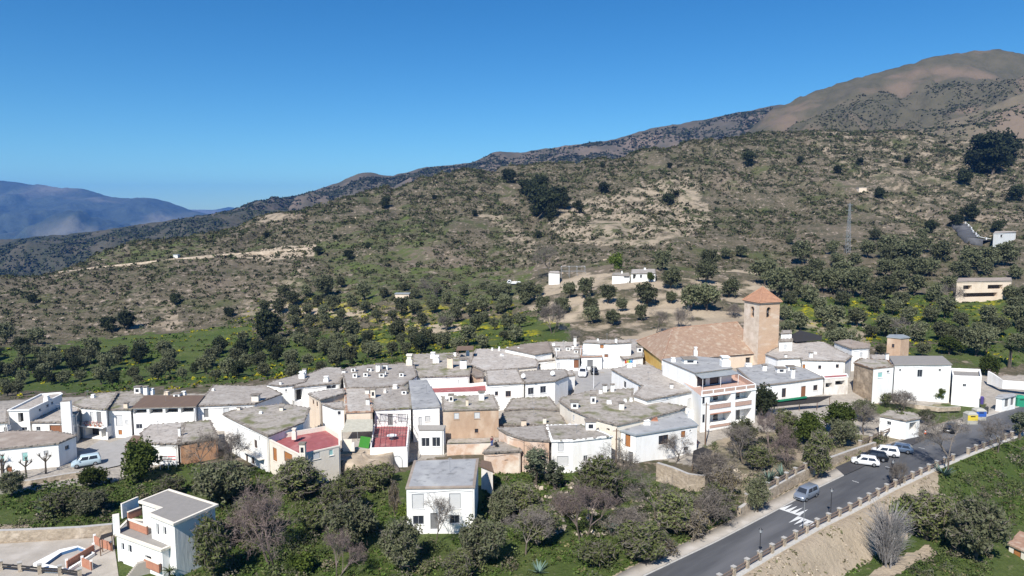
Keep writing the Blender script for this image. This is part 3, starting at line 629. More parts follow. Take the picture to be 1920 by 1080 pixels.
# ---- apartment building
def apartment():
    zp = 8.7
    A, B, C, D = [atz(u, v, zp)[:2] for u, v in ((1315, 733), (1418, 720), (1380, 698), (1241, 676))]
    base = (A[0], A[1], 0)
    T = thing('apartment_building', 'white three-storey building with arcaded balconies and roof terrace right of centre', 'building', base)
    poly = [A, B, C, D]; zd = zp - 1.0; wa = Wall(A, B)
    def rect(u0, v0, u1, v1):
        um, vm = (u0 + u1) / 2, (v0 + v1) / 2
        return (max(.1, wa.cast(u0, vm)[0]), min(wa.L - .1, wa.cast(u1, vm)[0]), wa.cast(um, v1)[1], wa.cast(um, v0)[1])
    bays = [rect(1331, 739, 1370, 756), rect(1379, 733, 1409, 751), rect(1331, 773, 1370, 794), rect(1379, 767, 1409, 792)]
    holes = {0: [(*b, 2.0, True) for b in bays]}
    mb = MB(); wall_mesh(mb, poly, -1, [zd] * 4, holes, 'white', 'white'); mb.build('wall', T)
    mb = MB(); mb.face([(*p, zd) for p in poly], 'brick_pale'); inn = offset(poly, -.22)
    mb.build('roof_terrace', T)
    mb = MB()
    for i in (0, 1, 2):
        j = i + 1; o0, o1, i0, i1 = poly[i], poly[j], inn[i], inn[j]
        mb.face([(*o0, zd), (*o1, zd), (*o1, zp), (*o0, zp)], 'white'); mb.face([(*o0, zp), (*o1, zp), (*i1, zp), (*i0, zp)], 'white'); mb.face([(*i0, zp), (*i1, zp), (*i1, zd), (*i0, zd)], 'brick_pale')
        w = Wall(o0, o1); L = w.L
        for a in np.arange(.3, L - .5, 2.6):
            b = min(a + 2.3, L - .3); mb.face([w.P(a, zd + .3, .012), w.P(b, zd + .3, .012), w.P(b, zp - .12, .012), w.P(a, zp - .12, .012)], 'brick_pale')
        mb.face([w.P(-.05, zd - .12, .14), w.P(L + .05, zd - .12, .14), w.P(L + .05, zd + .06, .14), w.P(-.05, zd + .06, .14)], 'white'); mb.face([w.P(-.05, zd + .06, .14), w.P(L, zd + .06, .14), w.P(L, zd + .06, 0), w.P(-.05, zd + .06, 0)], 'white'); mb.face([w.P(-.05, zd - .12, .14), w.P(-.05, zd - .12, 0), w.P(L, zd - .12, 0), w.P(L, zd - .12, .14)], 'white')
    mb.build('parapet', T)
    for k, (a, b, c, d) in enumerate(bays):
        if k != 3:
            p = MB(); zz = c - .05
            for o0, o1, z0, z1, m in ((-.02, .10, zz - .85 if k < 2 else zz - .5, zz, 'brick_pale'), (-.06, .14, zz, zz + .1, 'white')):
                q = [w_ for w_ in (wa.P(a, z0, o1), wa.P(b, z0, o1), wa.P(b, z1, o1), wa.P(a, z1, o1))]; r = [wa.P(a, z0, o0), wa.P(b, z0, o0), wa.P(b, z1, o0), wa.P(a, z1, o0)]
                p.face(q, m)
                for i in range(4): p.face([q[i], r[i], r[(i + 1) % 4], q[(i + 1) % 4]], m)
            p.build('balcony_wall', T)
        g = MB(); h = d - c
        for f0, f1 in ((.12, .34), (.5, .72)):
            g.face([wa.P(a + (b - a) * f0, c + .05, -1.98), wa.P(a + (b - a) * f1, c + .05, -1.98), wa.P(a + (b - a) * f1, c + h * .8, -1.98), wa.P(a + (b - a) * f0, c + h * .8, -1.98)], 'glass')
        g.build('balcony_door', T)
        if k in (0, 1, 2):
            r_ = MB(); r_.tube(wa.P(a + .1, d - .12, .06), wa.P(b - .1 if k != 1 else a + (b - a) * .6, d - .12, .06), .11, n=8, m='terracotta'); r_.build('awning_roll', T)
    for (u0, v0, u1, v1) in ((1317, 743, 1321, 757), (1317, 777, 1321, 792)):
        a, b, c, d = rect(u0, v0, u1, v1); g = MB(); g.face([wa.P(a, c, .015), wa.P(b, c, .015), wa.P(b, d, .015), wa.P(a, d, .015)], 'glass'); g.build('window', T)
    # penthouse
    zr = 10.6
    P = [atz(u, v, zr)[:2] for u, v in ((1303, 699), (1374, 690), (1350, 672), (1300, 667), (1241, 673))]
    if not ccw(P): P.reverse()
    wp = offset(P, -.15); ws = [Wall(wp[i], wp[(i + 1) % len(wp)]) for i in range(len(wp))]; hs = {}
    wi = max(range(len(ws)), key=lambda i: -ws[i].n[1]); L = ws[wi].L
    hs[wi] = [(L * .06, L * .30, zd + .05, zr - .9, .25, True), (L * .40, L * .66, zd + .05, zr - .9, .25, True)]
    mb = MB(); wall_mesh(mb, wp, zd - 3, [zr - .2] * len(wp), hs, 'white', 'glass'); mb.build('penthouse_wall', T)
    mb = MB(); q = [Vector(p) for p in P]
    mb.prism(P, zr - .2, zr, 'eave', top='concrete_roof'); mb.build('penthouse_roof', T)
    mb = MB(); w = ws[wi]
    mb.face([w.P(-.1, zr - .32, 0), w.P(L, zr - .32, 0), w.P(L, zr - .75, 2.1), w.P(-.1, zr - .75, 2.1)], 'tin'); mb.face([w.P(-.1, zr - .36, 0), w.P(-.1, zr - .79, 2.1), w.P(L, zr - .79, 2.1), w.P(L, zr - .36, 0)], 'metal_dark')
    for t in (.02, .5, .98): mb.tube(w.P(L * t, zd, 2.0), w.P(L * t, zr - .76, 2.0), .05, n=5, m='white_paint')
    mb.build('awning', T)
    for st, u, v, wq, hq in (('b', 1292, 680, 24, 10), ('t', 1304, 667, 6, 17), ('t', 1359, 686, 16, 19), ('t', 1262, 678, 8, 8)):
        x, y, z = atz(u, v, zr); s = y / F; chimney_mb(st, x, y, z, wq * s, hq * s).build('chimney', T)
    return T
apartment()
# ---- right row
house('long low white house with dark narrow windows right of the balcony building', [(1418, 724), (1480, 717), (1546, 708), (1511, 691), (1460, 677), (1380, 690)], 6.1, roof='concrete_roof', rimmat='eave',
      ops=[('wb', 1466, 728, 1474, 745), ('db', 1502, 724, 1511, 744), ('wb', 1525, 722, 1533, 732), ('wb', 1448, 745, 1457, 754)], chim=[('c', 1486, 709, 8, 20), ('b', 1463, 698, 17, 10), ('b', 1482, 694, 15, 9), ('c', 1433, 695, 9, 12), ('t', 1403, 687, 12, 6)])
house('white upper house with yellow curtained door, right of the church tower', [(1434, 664), (1458, 673), (1502, 671), (1503, 675), (1586, 677), (1598, 668), (1570, 655), (1545, 641), (1480, 640), (1450, 655)], 8.0,
      ops=[('do', 1503.5, 683, 1510, 692), ('wb', 1534, 685, 1540, 692), ('wb', 1567, 683, 1573, 690)], chim=[('c', 1520, 671, 7, 11), ('c', 1473, 670, 5, 6), ('t', 1528, 664, 6, 4)])
house('unfinished house with two dark brown openings and rough block wall below', [(1546, 709), (1591, 706), (1588, 700), (1540, 703)], 6.0, wall='dirty_white', roof='red_floor', parapet=.25, rimmat='white', over=.05, ops=[('v', 1548, 718, 1560, 728), ('v', 1566, 714, 1584, 723)])
house('small white roof cube with one shuttered window against the church tower', [(1461, 641), (1486, 640), (1486, 635), (1463, 635)], 10.4, over=.05, roof='launa_moss', ops=[('sp', 1470, 646, 1475, 655)], zb=7.5)
house('little white lean-to half hidden behind the church tower', [(1464, 626), (1485, 625), (1484, 619), (1466, 619)], 11.0, over=.05, zb=6.0)
house('flat white house wall with single pale window behind the stone ruin', [(1597, 654), (1631, 652), (1632, 645), (1590, 636), (1563, 641)], 8.9, ops=[('sp', 1612, 661, 1617, 668)], roof='launa_brown')
house('half-collapsed stone ruin with aqua window and leaning grey roof', [(1600, 680), (1637, 691), (1676, 687), (1665, 675), (1612, 672)], 8.8, wall='rubble', roof='launa_moss', rimmat='wood')
house('white end wall house with aqua window beside the stone ruin', [(1637.5, 691.5), (1676, 687.5), (1674, 684), (1641, 688)], 8.75, wall='white', over=.02, ops=[('sa', 1646, 698, 1655, 708), ('w', 1663, 695, 1668, 699)])
house('long white barn-like house with grey roof and few small openings near the meadow', [(1676.5, 684), (1786, 683), (1767, 667), (1666, 667)], (683, 736, 2.6), roof='smooth_roof',
      ops=[('w', 1720, 693, 1730, 707), ('w', 1686, 692, 1690, 696), ('w', 1760, 692, 1765, 696)], chim=[('c', 1663, 672, 6, 10)])
house('low white annex with sunken roof terrace at the right end of the barn', [(1786.5, 704), (1841, 706), (1838, 692), (1783, 690)], (705, 741, 2.4), roof='smooth_roof', parapet=.6, rimmat='white', over=.02, ops=[('w', 1805, 720, 1812, 725)])
house('flat grey roofed little house tucked behind the stone ruin', [(1632.5, 674), (1665, 674), (1664, 665), (1630, 665)], 8.3)
house('brick-orange house with grey corrugated upper storey above the right rooftops', [(1662, 631), (1690, 634), (1707, 632), (1694, 627), (1668, 627)], 11.0, wall='tan_plaster', roof='tin', rim=False, ops=[('wb', 1672, 645, 1677, 652)])
house('small white garage with mossy roof and brown doorway beside the road meadow', [(1647, 779), (1700, 789), (1727, 784), (1716, 774), (1668, 769)], (788, 813, 1.2), roof='launa_moss', ops=[('v', 1705, 792, 1718, 812), ('w', 1663, 790, 1671, 797)], name='garage', cat='garage')
house('white meter kiosk with two dark metal doors beside the road at far right', [(1866, 745), (1880, 747), (1907, 741), (1900, 737), (1872, 740)], (747, 768, .6), roof='concrete_roof', ops=[('dg', 1884, 747, 1891, 763), ('dg', 1895, 745, 1901, 760)], name='meter_kiosk', cat='kiosk')
# ---- back centre around the plaza
house('brown-tiled roof house with bright white end wall behind the plaza', [(1003, 665), (1037, 660), (1028, 640), (985, 645), (946, 653)], 6.6, roof='launa_brown')
house('low white porch house in front of the brown-roofed end wall', [(1008, 678), (1043, 675), (1043, 670), (1006, 673)], 4.9, ops=[('vs', 1010, 682, 1014, 692)], over=.08)
house('white plaza house with dormer vents and brown door under a rough grey roof', [(1043, 672), (1088, 671), (1087, 641), (1029, 641)], 6.2, ops=[('dw', 1045, 680, 1050, 690), ('db', 1076, 674, 1086, 690)], chim=[('b', 1045, 658, 10, 9), ('b', 1065, 657, 9, 8), ('b', 1080, 662, 8, 7), ('c', 1078, 650, 6, 20), ('c', 1074, 655, 5, 8), ('d', 1038, 651, 6, 6)])
house('white plaza house with new smooth slate roof and a grey double door', [(1088.5, 669), (1130, 668), (1120, 648), (1088, 648)], 6.3, roof='concrete_roof', rimmat='tile', ops=[('dg', 1101, 675, 1112, 688)])
house('long tall white house at the back of the plaza with an orange window', [(1092, 642), (1142, 644), (1185, 642), (1182, 637), (1100, 637)], 9.3, ops=[('so', 1125, 646, 1132, 653), ('db', 1133, 664, 1141, 670)], chim=[('c', 1155, 643, 5, 10), ('t', 1121, 639, 4, 4)])
TM, WM, _, _ = house('white house with a rainbow mural panel on its front, beside the ochre church apse', [(1142, 646), (1168, 674), (1207, 669), (1207, 637), (1180, 635)], 5.9, ops=[('w', 1148, 672, 1151, 682), ('vs', 1173, 684, 1175, 687, .1)], chim=[('b', 1199, 660, 11, 11)])
w = max(WM, key=lambda w: -w.n[1]); s0, s1 = w.cast(1171.5, 676)[0], w.cast(1186, 676)[0]; z1, z0 = w.cast(1178, 672.5)[1], w.cast(1178, 680.5)[1]
mat('mural_red', (.60, .05, .04)); mat('mural_orange', (.65, .28, .02)); mat('mural_yellow', (.65, .55, .05)); mat('mural_green', (.10, .45, .12)); mat('mural_blue', (.04, .22, .62)); mat('mural_sky', (.10, .45, .70))
mb = MB()
for i, m in enumerate(('mural_red', 'mural_orange', 'mural_yellow', 'mural_green', 'mural_sky', 'mural_blue')):
    a = s0 + (s1 - s0) * i / 6; b = s0 + (s1 - s0) * (i + 1) / 6; q = [w.P(a, z0, .05), w.P(b, z0, .05), w.P(b, z1, .05), w.P(a, z1, .05)]; mb.face(q, m)
    r = [w.P(a, z0, .0), w.P(b, z0, .0), w.P(b, z1, .0), w.P(a, z1, .0)]; mb.face([q[3], q[2], r[2], r[3]], m); mb.face([q[0], r[0], r[1], q[1]], m)
for k in range(4): # little white figures on the panel
    a = s0 + (s1 - s0) * (.15 + .22 * k); mb.face([w.P(a, z0 + .5, .056), w.P(a + .22, z0 + .5, .056), w.P(a + .11, z0 + .95, .056)], 'white_paint')
mb.build('mural_panel', TM, label='rainbow striped mural panel')
# ---- foreground houses
THC, WHC, _, _ = house('white two-storey foreground house with four shuttered windows and a plain grey roof', [(760, 915), (891, 913), (898, 859), (776, 863)], (914, 1000, 0), roof='concrete_roof', rimmat='launa_brown', over=.12,
      ops=[('sp', 772, 926, 795, 954), ('sp', 842, 925, 864, 954), ('w', 774, 967, 795, 984), ('w', 843, 966, 862, 982), ('dg', 807, 962, 821, 993)])
house('small roughcast shed in deep shade at the side of the white foreground house', [(900, 873), (926, 884), (921, 866), (903, 862)], 3.6, wall='dirty_white', roof='brown_sheet', rim=False, name='shed', cat='shed')
def modern_house():
    zu, zl = 6.6, 3.6
    up = [atz(u, v, zu)[:2] for u, v in ((259, 940), (299, 953), (275, 963), (325, 983), (410, 946), (317, 917))]
    lo = [atz(u, v, zl)[:2] for u, v in ((212, 1000), (302, 1032), (327, 1021), (275, 985), (237, 989))]
    if not ccw(up): up.reverse()
    lo = [lo[0], lo[1], atz(327, 1021, zl)[:2], atz(278, 975, zl)[:2], atz(240, 972, zl)[:2]]
    if not ccw(lo): lo.reverse()
    T = thing('modern_house', 'modern white two-level house with grey shed roofs and brick balconies, lower left corner', 'house', (*up[0], 0))
    def block(poly, zb, zt, ops, nm):
        wp = offset(poly, -.3); ws = [Wall(wp[i], wp[(i + 1) % len(wp)]) for i in range(len(wp))]; holes = {}; pn = []
        for (u0, v0, u1, v1) in ops:
            um, vm = (u0 + u1) / 2, (v0 + v1) / 2; best = None
            for i, w in enumerate(ws):
                c = w.cast(um, vm)
                if c and -.2 < c[0] < w.L + .2 and (best is None or c[2] < best[1]): best = (i, c[2])
            if best is None: print('modern miss', u0, v0); continue
            w = ws[best[0]]; a, b = sorted((w.cast(u0, vm)[0], w.cast(u1, vm)[0])); c, d = w.cast(um, v1)[1], min(zt - .4, w.cast(um, v0)[1])
            a, b = max(.1, a), min(w.L - .1, b)
            holes.setdefault(best[0], []).append((a, b, c, d, .15, True)); pn.append((w, a, b, c, d))
        mb = MB(); wall_mesh(mb, wp, zb, [zt - .22] * len(wp), holes, 'white', 'interior_shade'); mb.build(nm + 'wall', T)
        mb = MB(); mb.prism(poly, zt - .22, zt - .02, 'pale_cream', top='smooth_roof'); inn = offset(poly, -.3)
        for i in range(len(poly)):
            j = (i + 1) % len(poly); mb.face([(*poly[i], zt - .02), (*poly[j], zt - .02), (*poly[j], zt + .06), (*poly[i], zt + .06)], 'pale_cream'); mb.face([(*poly[i], zt + .06), (*poly[j], zt + .06), (*inn[j], zt + .06), (*inn[i], zt + .06)], 'pale_cream'); mb.face([(*inn[i], zt + .06), (*inn[j], zt + .06), (*inn[j], zt - .02), (*inn[i], zt - .02)], 'pale_cream')
        mb.build(nm + 'roof', T)
        for (w, a, b, c, d) in pn:
            f = MB(); f.face([w.P(a, c, -.12), w.P(b, c, -.12), w.P(b, d, -.12), w.P(a, d, -.12)], 'frame_white'); fo = f.build('window', T)
            g = MB(); g.face([w.P(a + .1, c + .1, -.11), w.P(b - .1, c + .1, -.11), w.P(b - .1, d - .1, -.11), w.P(a + .1, d - .1, -.11)], 'glass'); g.build('pane', fo)
    block(up, -2, zu, [(293, 982, 298, 1004), (306, 988, 312, 1004)], 'upper_')
    block(lo, -2, zl, [(227, 1018, 233, 1032), (240, 1022, 247, 1037), (272, 1042, 284, 1056), (224, 1052, 232, 1078)], 'lower_')
    # brick terrace walls and piers
    def low_wall(u0, v0, u1, v1, z, h, m, t=.2):
        p = Vector(atz(u0, v0, z)); q = Vector(atz(u1, v1, z)); b = MB(); b.beam(p + Vector((0, 0, h / 2)), q + Vector((0, 0, h / 2)), t, h, m)
        b.beam(p + Vector((0, 0, h + .04)), q + Vector((0, 0, h + .04)), t + .08, .08, 'pale_cream'); return b
    low_wall(240, 988, 277, 1002, zl + .05, .95, 'terracotta').build('terrace_wall', T)
    low_wall(240, 975, 265, 965, zl + .05, .95, 'terracotta').build('terrace_wall', T)
    b = MB(); p = atz(219, 999, zl); b.box((p[0], p[1], zl), (.7, .7, 2.2), 'white', .5, top='pale_cream'); b.build('chimney', T)
    low_wall(229, 972, 260, 958, zl, 1.8, 'white').build('side_wall', T)
    low_wall(272, 1062, 300, 1074, .9, 1.0, 'terracotta').build('balcony_wall', T)
    st = MB(); a = Vector(atz(247, 1082, 0)); c = Vector(atz(272, 1052, 1.6))
    for k in range(9):
        t = k / 9; p = a.lerp(c, t); st.box((p.x, p.y, -.4), (1.3, .5, .5 + 1.7 * t), 'paving', .6)
    st.build('staircase', T)
    return T
modern_house()
# bottom-right hut
house('little cream hut with brown tile roof and red door at the lower right corner', [(1889, 1019), (1932, 1038), (1960, 1012), (1912, 995)], -3.0, wall='pale_cream', roof='tile', rim=False, ops=[('so', 1899, 1031, 1914, 1058)], name='garden_hut', cat='hut')
# ---- houses on the hillside
def at_ground(u, v): return hit(u, v)
g = at_ground(1190, 529); yh = g[1]; zh = g[2]
house('white farmhouse with low flat roof among olive trees on the slope above the church', [(1147, 516), (1181.5, 517), (1180, 511), (1150, 510.5)], zat(516.5, yh), ops=[('w', 1170, 516.5, 1180, 521)], roof='launa_moss', name='farmhouse', chim=[('c', 1166, 513, 3, 6)], base_drop=2)
house('white farmhouse wing with arched windows and round shrub in front, right half of hillside farm', [(1182, 513), (1230, 512), (1229, 504), (1184, 505)], zat(511, yh), ops=[('w', 1200, 515, 1204, 521), ('v', 1187, 514, 1193, 523)], roof='launa', name='farmhouse', chim=[('t', 1209, 506, 4, 4)], base_drop=2)
g = at_ground(1845, 566)
house('brown concrete house with flat roof among dark olives on the right slope', [(1793, 528), (1898, 526), (1896, 520), (1797, 521)], zat(527, g[1]), wall='cream', roof='launa_brown', ops=[('v', 1806, 535, 1822, 543), ('v', 1852, 534, 1880, 542), ('v', 1806, 549, 1870, 557)], name='farmhouse', base_drop=3)
g = at_ground(1885, 458)
house('white hillside house with one dark window right beside the bend of the mountain road', [(1863, 437), (1906, 435), (1904, 430), (1868, 431)], zat(436, g[1]), ops=[('w', 1876, 440, 1880, 445)], name='farmhouse', base_drop=3)
g = at_ground(1042, 530)
house('pale stone shed wall standing beside the bare tree on the slope', [(1028, 511), (1050, 512), (1049, 508), (1031, 508)], zat(511, g[1]), name='shed', cat='shed', base_drop=2)
for (u, v, w_, h_, lb) in ((755, 553, 26, 5, 'low tin-roofed shed among yellow flowers on the far terraces'), (332, 480, 8, 5, 'tiny white hut on the far left hillside near the dirt track'), (190, 430, 24, 4, 'distant white farm building below the blue mountain'), (1615, 355, 14, 6, 'lone pale hut wall high on the right hillside')):
    g = at_ground(u, v + h_ * .5)
    if g is None: continue
    yy = g[1]; s = yy / F; mb_base = (g[0], g[1], g[2])
    T = thing('hillside_hut', lb, 'hut', mb_base); mb = MB(); mb.box((g[0], g[1], g[2] - 1), (w_ * s, 4, h_ * s + 1), 'white' if 'white' in lb else 'cream'); mb.build('wall', T)
    mb = MB(); mb.box((g[0], g[1], g[2] + h_ * s), (w_ * s + .5, 4.5, .25), 'tin' if 'tin' in lb else 'launa'); mb.build('roof', T)
# ---- church
def church():
    ze, zr = 6.6, 12.2
    P1 = (33.5, 184.5); P2 = atz(1241, 677, ze)[:2]; P3 = (61.5, 168.2); P4 = (56.0, 186.0)
    T = thing('church', 'tan-tiled village church with ochre apse wall and square brick bell tower', 'church', (47, 172, 2.5))
    R1 = (41.2, 174.5, zr - .4); R2 = (58.6, 178.2, zr + .6)
    mb = MB(); poly = [P2, P3, P4, P1]; wp = offset(poly, -.35)
    ws = [Wall(wp[i], wp[(i + 1) % 4]) for i in range(4)]
    c0 = ws[0].cast(1402.5, 677); hs = {0: [(c0[0] - .7, c0[0] + .7, c0[1] - .9, c0[1] + .9, .3, True)]}
    wall_mesh(mb, wp, 0, [ze - .2] * 4, hs, 'cream'); mb.build('nave_wall', T)
    ap = MB(); w = ws[3]; ap.face([w.P(.0, 0, .03), w.P(w.L, 0, .03), w.P(w.L, ze - .21, .03), w.P(0, ze - .21, .03)], 'ochre'); ap.face([w.P(.0, 0, .03), w.P(0, ze - .21, .03), w.P(0, ze - .21, 0), w.P(0, 0, 0)], 'ochre'); ap.face([w.P(w.L, 0, .03), w.P(w.L, 0, 0), w.P(w.L, ze - .21, 0), w.P(w.L, ze - .21, .03)], 'ochre')
    ap.face([w.P(w.L, 0, .03), w.P(w.L, 0, 0), w.P(w.L, ze - .2, 0), w.P(w.L, ze - .2, .03)], 'ochre'); ap.build('apse_wall', T, label='ochre yellow apse wall')
    rf = MB()
    def slope(quad, nsub=26):
        """tiled slope as courses, each a little above the one below"""
        a, b, c, d = [Vector(q) for q in quad]       # a-b eave, d-c top
        nrm = (b - a).cross(d - a).normalized()
        for i in range(nsub):
            t0, t1 = i / nsub, (i + 1) / nsub
            p0, p1 = a.lerp(d, t0), b.lerp(c, t0); p2, p3 = b.lerp(c, t1), a.lerp(d, t1)
            u0, u1 = p0 + nrm * .09, p1 + nrm * .09
            rf.face([p0, p1, u1, u0], 'church_tile'); rf.face([u0, u1, p2, p3], 'church_tile')
    e = [(*p, ze) for p in poly]
    slope([e[0], e[1], R2, R1]); slope([e[2], e[3], R1, R2]); slope([e[3], e[0], R1, R1]); slope([e[1], e[2], R2, R2])
    rf.face([e[3], e[2], e[1], e[0]], 'tile')
    for a, b in ((e[0], R1), (e[3], R1), (R1, R2), (e[1], R2)): rf.tube(Vector(a) + Vector((0, 0, .08)), Vector(b) + Vector((0, 0, .08)), .16, n=6, m='tile')
    rf.build('nave_roof', T)
    # tower
    zt = 19.4
    M = atz(1424.5, 568, zt)[:2]; Rr = atz(1462.5, 566, zt)[:2]; ex = Vector((Rr[0] - M[0], Rr[1] - M[1])); L = ex.length; ex.normalize(); ey = Vector((-ex.y, ex.x))
    L2 = 5.6
    c = [M, Rr, (Rr[0] + ey.x * L2, Rr[1] + ey.y * L2), (M[0] + ey.x * L2, M[1] + ey.y * L2)]
    tw = [Wall(c[i], c[(i + 1) % 4]) for i in range(4)]
    def arch(w, u, v0, v1, wd):
        s = w.cast(u, (v0 + v1) / 2)[0]; return (s - wd / 2, s + wd / 2, w.cast(u, v1)[1], w.cast(u, v0)[1], .7, True)
    h0 = arch(tw[0], 1441, 576, 596, 1.25); h3 = arch(tw[3], 1411, 575, 595, 1.15)
    hs = {0: [h0], 3: [h3], 1: [(2.6, 3.7, h0[2], h0[3], .7, True)], 2: [(2.6, 3.7, h0[2], h0[3], .7, True)]}
    mb = MB(); wall_mesh(mb, c, 0, [zt - .3] * 4, hs, 'tower_brick')
    for i, f in enumerate(mb.f):     # the left face of the tower is paler stone render
        pass
    mb.build('tower_wall', T)
    st = MB(); w = tw[3]; Z_ = [0, h3[2], h3[3], zt - .3]; S_ = [0, h3[0], h3[1], w.L]
    for a in range(3):
        for b in range(3):
            if a == 1 and b == 1: continue
            st.face([w.P(S_[a], Z_[b], .02), w.P(S_[a + 1], Z_[b], .02), w.P(S_[a + 1], Z_[b + 1], .02), w.P(S_[a], Z_[b + 1], .02)], 'tower_stone')
    st.build('tower_face', T, label='paler rendered left face of the tower')
    for hh, w in ((h0, tw[0]), (h3, tw[3])):
        a, b, z0, z1 = hh[:4]; r = (b - a) / 2; m_ = (a + b) / 2; sp = MB(); zc = z1 - r
        for k in range(8):       # spandrels make the round arch
            t0, t1 = math.pi * k / 8, math.pi * (k + 1) / 8
            p0 = (m_ + r * math.cos(t0), zc + r * math.sin(t0)); p1 = (m_ + r * math.cos(t1), zc + r * math.sin(t1))
            sp.face([w.P(p0[0], p0[1], -.02), w.P(p0[0], z1 + .02, -.02), w.P(p1[0], z1 + .02, -.02), w.P(p1[0], p1[1], -.02)], 'tower_brick')
            sp.face([w.P(m_ + (r + .22) * math.cos(t0), zc + (r + .22) * math.sin(t0), .045), w.P(m_ + (r + .22) * math.cos(t1), zc + (r + .22) * math.sin(t1), .045), w.P(p1[0], p1[1], .045), w.P(p0[0], p0[1], .045)], 'tower_brick')
        sp.build('belfry_arch', T)
        bl = MB(); ctr = w.P(m_, zc - .1, -.35); prof = [(0, .0), (.16, -.02), (.2, -.3), (.3, -.62), (.38, -.72)]
        for (r0, z0_), (r1, z1_) in zip(prof[:-1], prof[1:]): bl.tube((ctr[0], ctr[1], ctr[2] + z0_), (ctr[0], ctr[1], ctr[2] + z1_), r0, r1, n=10, m='metal_dark', caps=False)
        bl.tube((ctr[0], ctr[1], ctr[2]), (ctr[0], ctr[1], ctr[2] + .3), .04, n=5, m='metal_dark'); bl.build('bell', T)
    co = MB(); o1 = offset(c, .18); o2 = offset(c, .38); co.prism(o1, zt - .3, zt - .12, 'tower_stone'); co.prism(o2, zt - .118, zt + .02, 'tile'); co.build('cornice', T)
    rf = MB(); o = offset(c, .42); apex = (sum(p[0] for p in c) / 4, sum(p[1] for p in c) / 4, zt + 3.5)
    for i in range(4): slope([(*o[i], zt + .02), (*o[(i + 1) % 4], zt + .02), apex, apex], 12)
    for i in range(4): rf.tube((*o[i], zt + .12), (apex[0], apex[1], apex[2] + .05), .12, n=6, m='tower_tile')
    rf.tube(apex, (apex[0], apex[1], apex[2] + .5), .1, .02, m='tower_tile')
    rf.m = [rf.mi('tower_tile')] * len(rf.f); rf.build('tower_roof', T)
    return T
mat('church_tile', (.40, .285, .205), (.31, .205, .145), scale=1.6, rough=.95, bump=.8, bscale=5, c3=(.45, .365, .28), scale3=.9, detail=8)
mat('tower_tile', (.46, .255, .16), (.36, .195, .125), scale=1.6, rough=.95, bump=.6, bscale=5)
church()
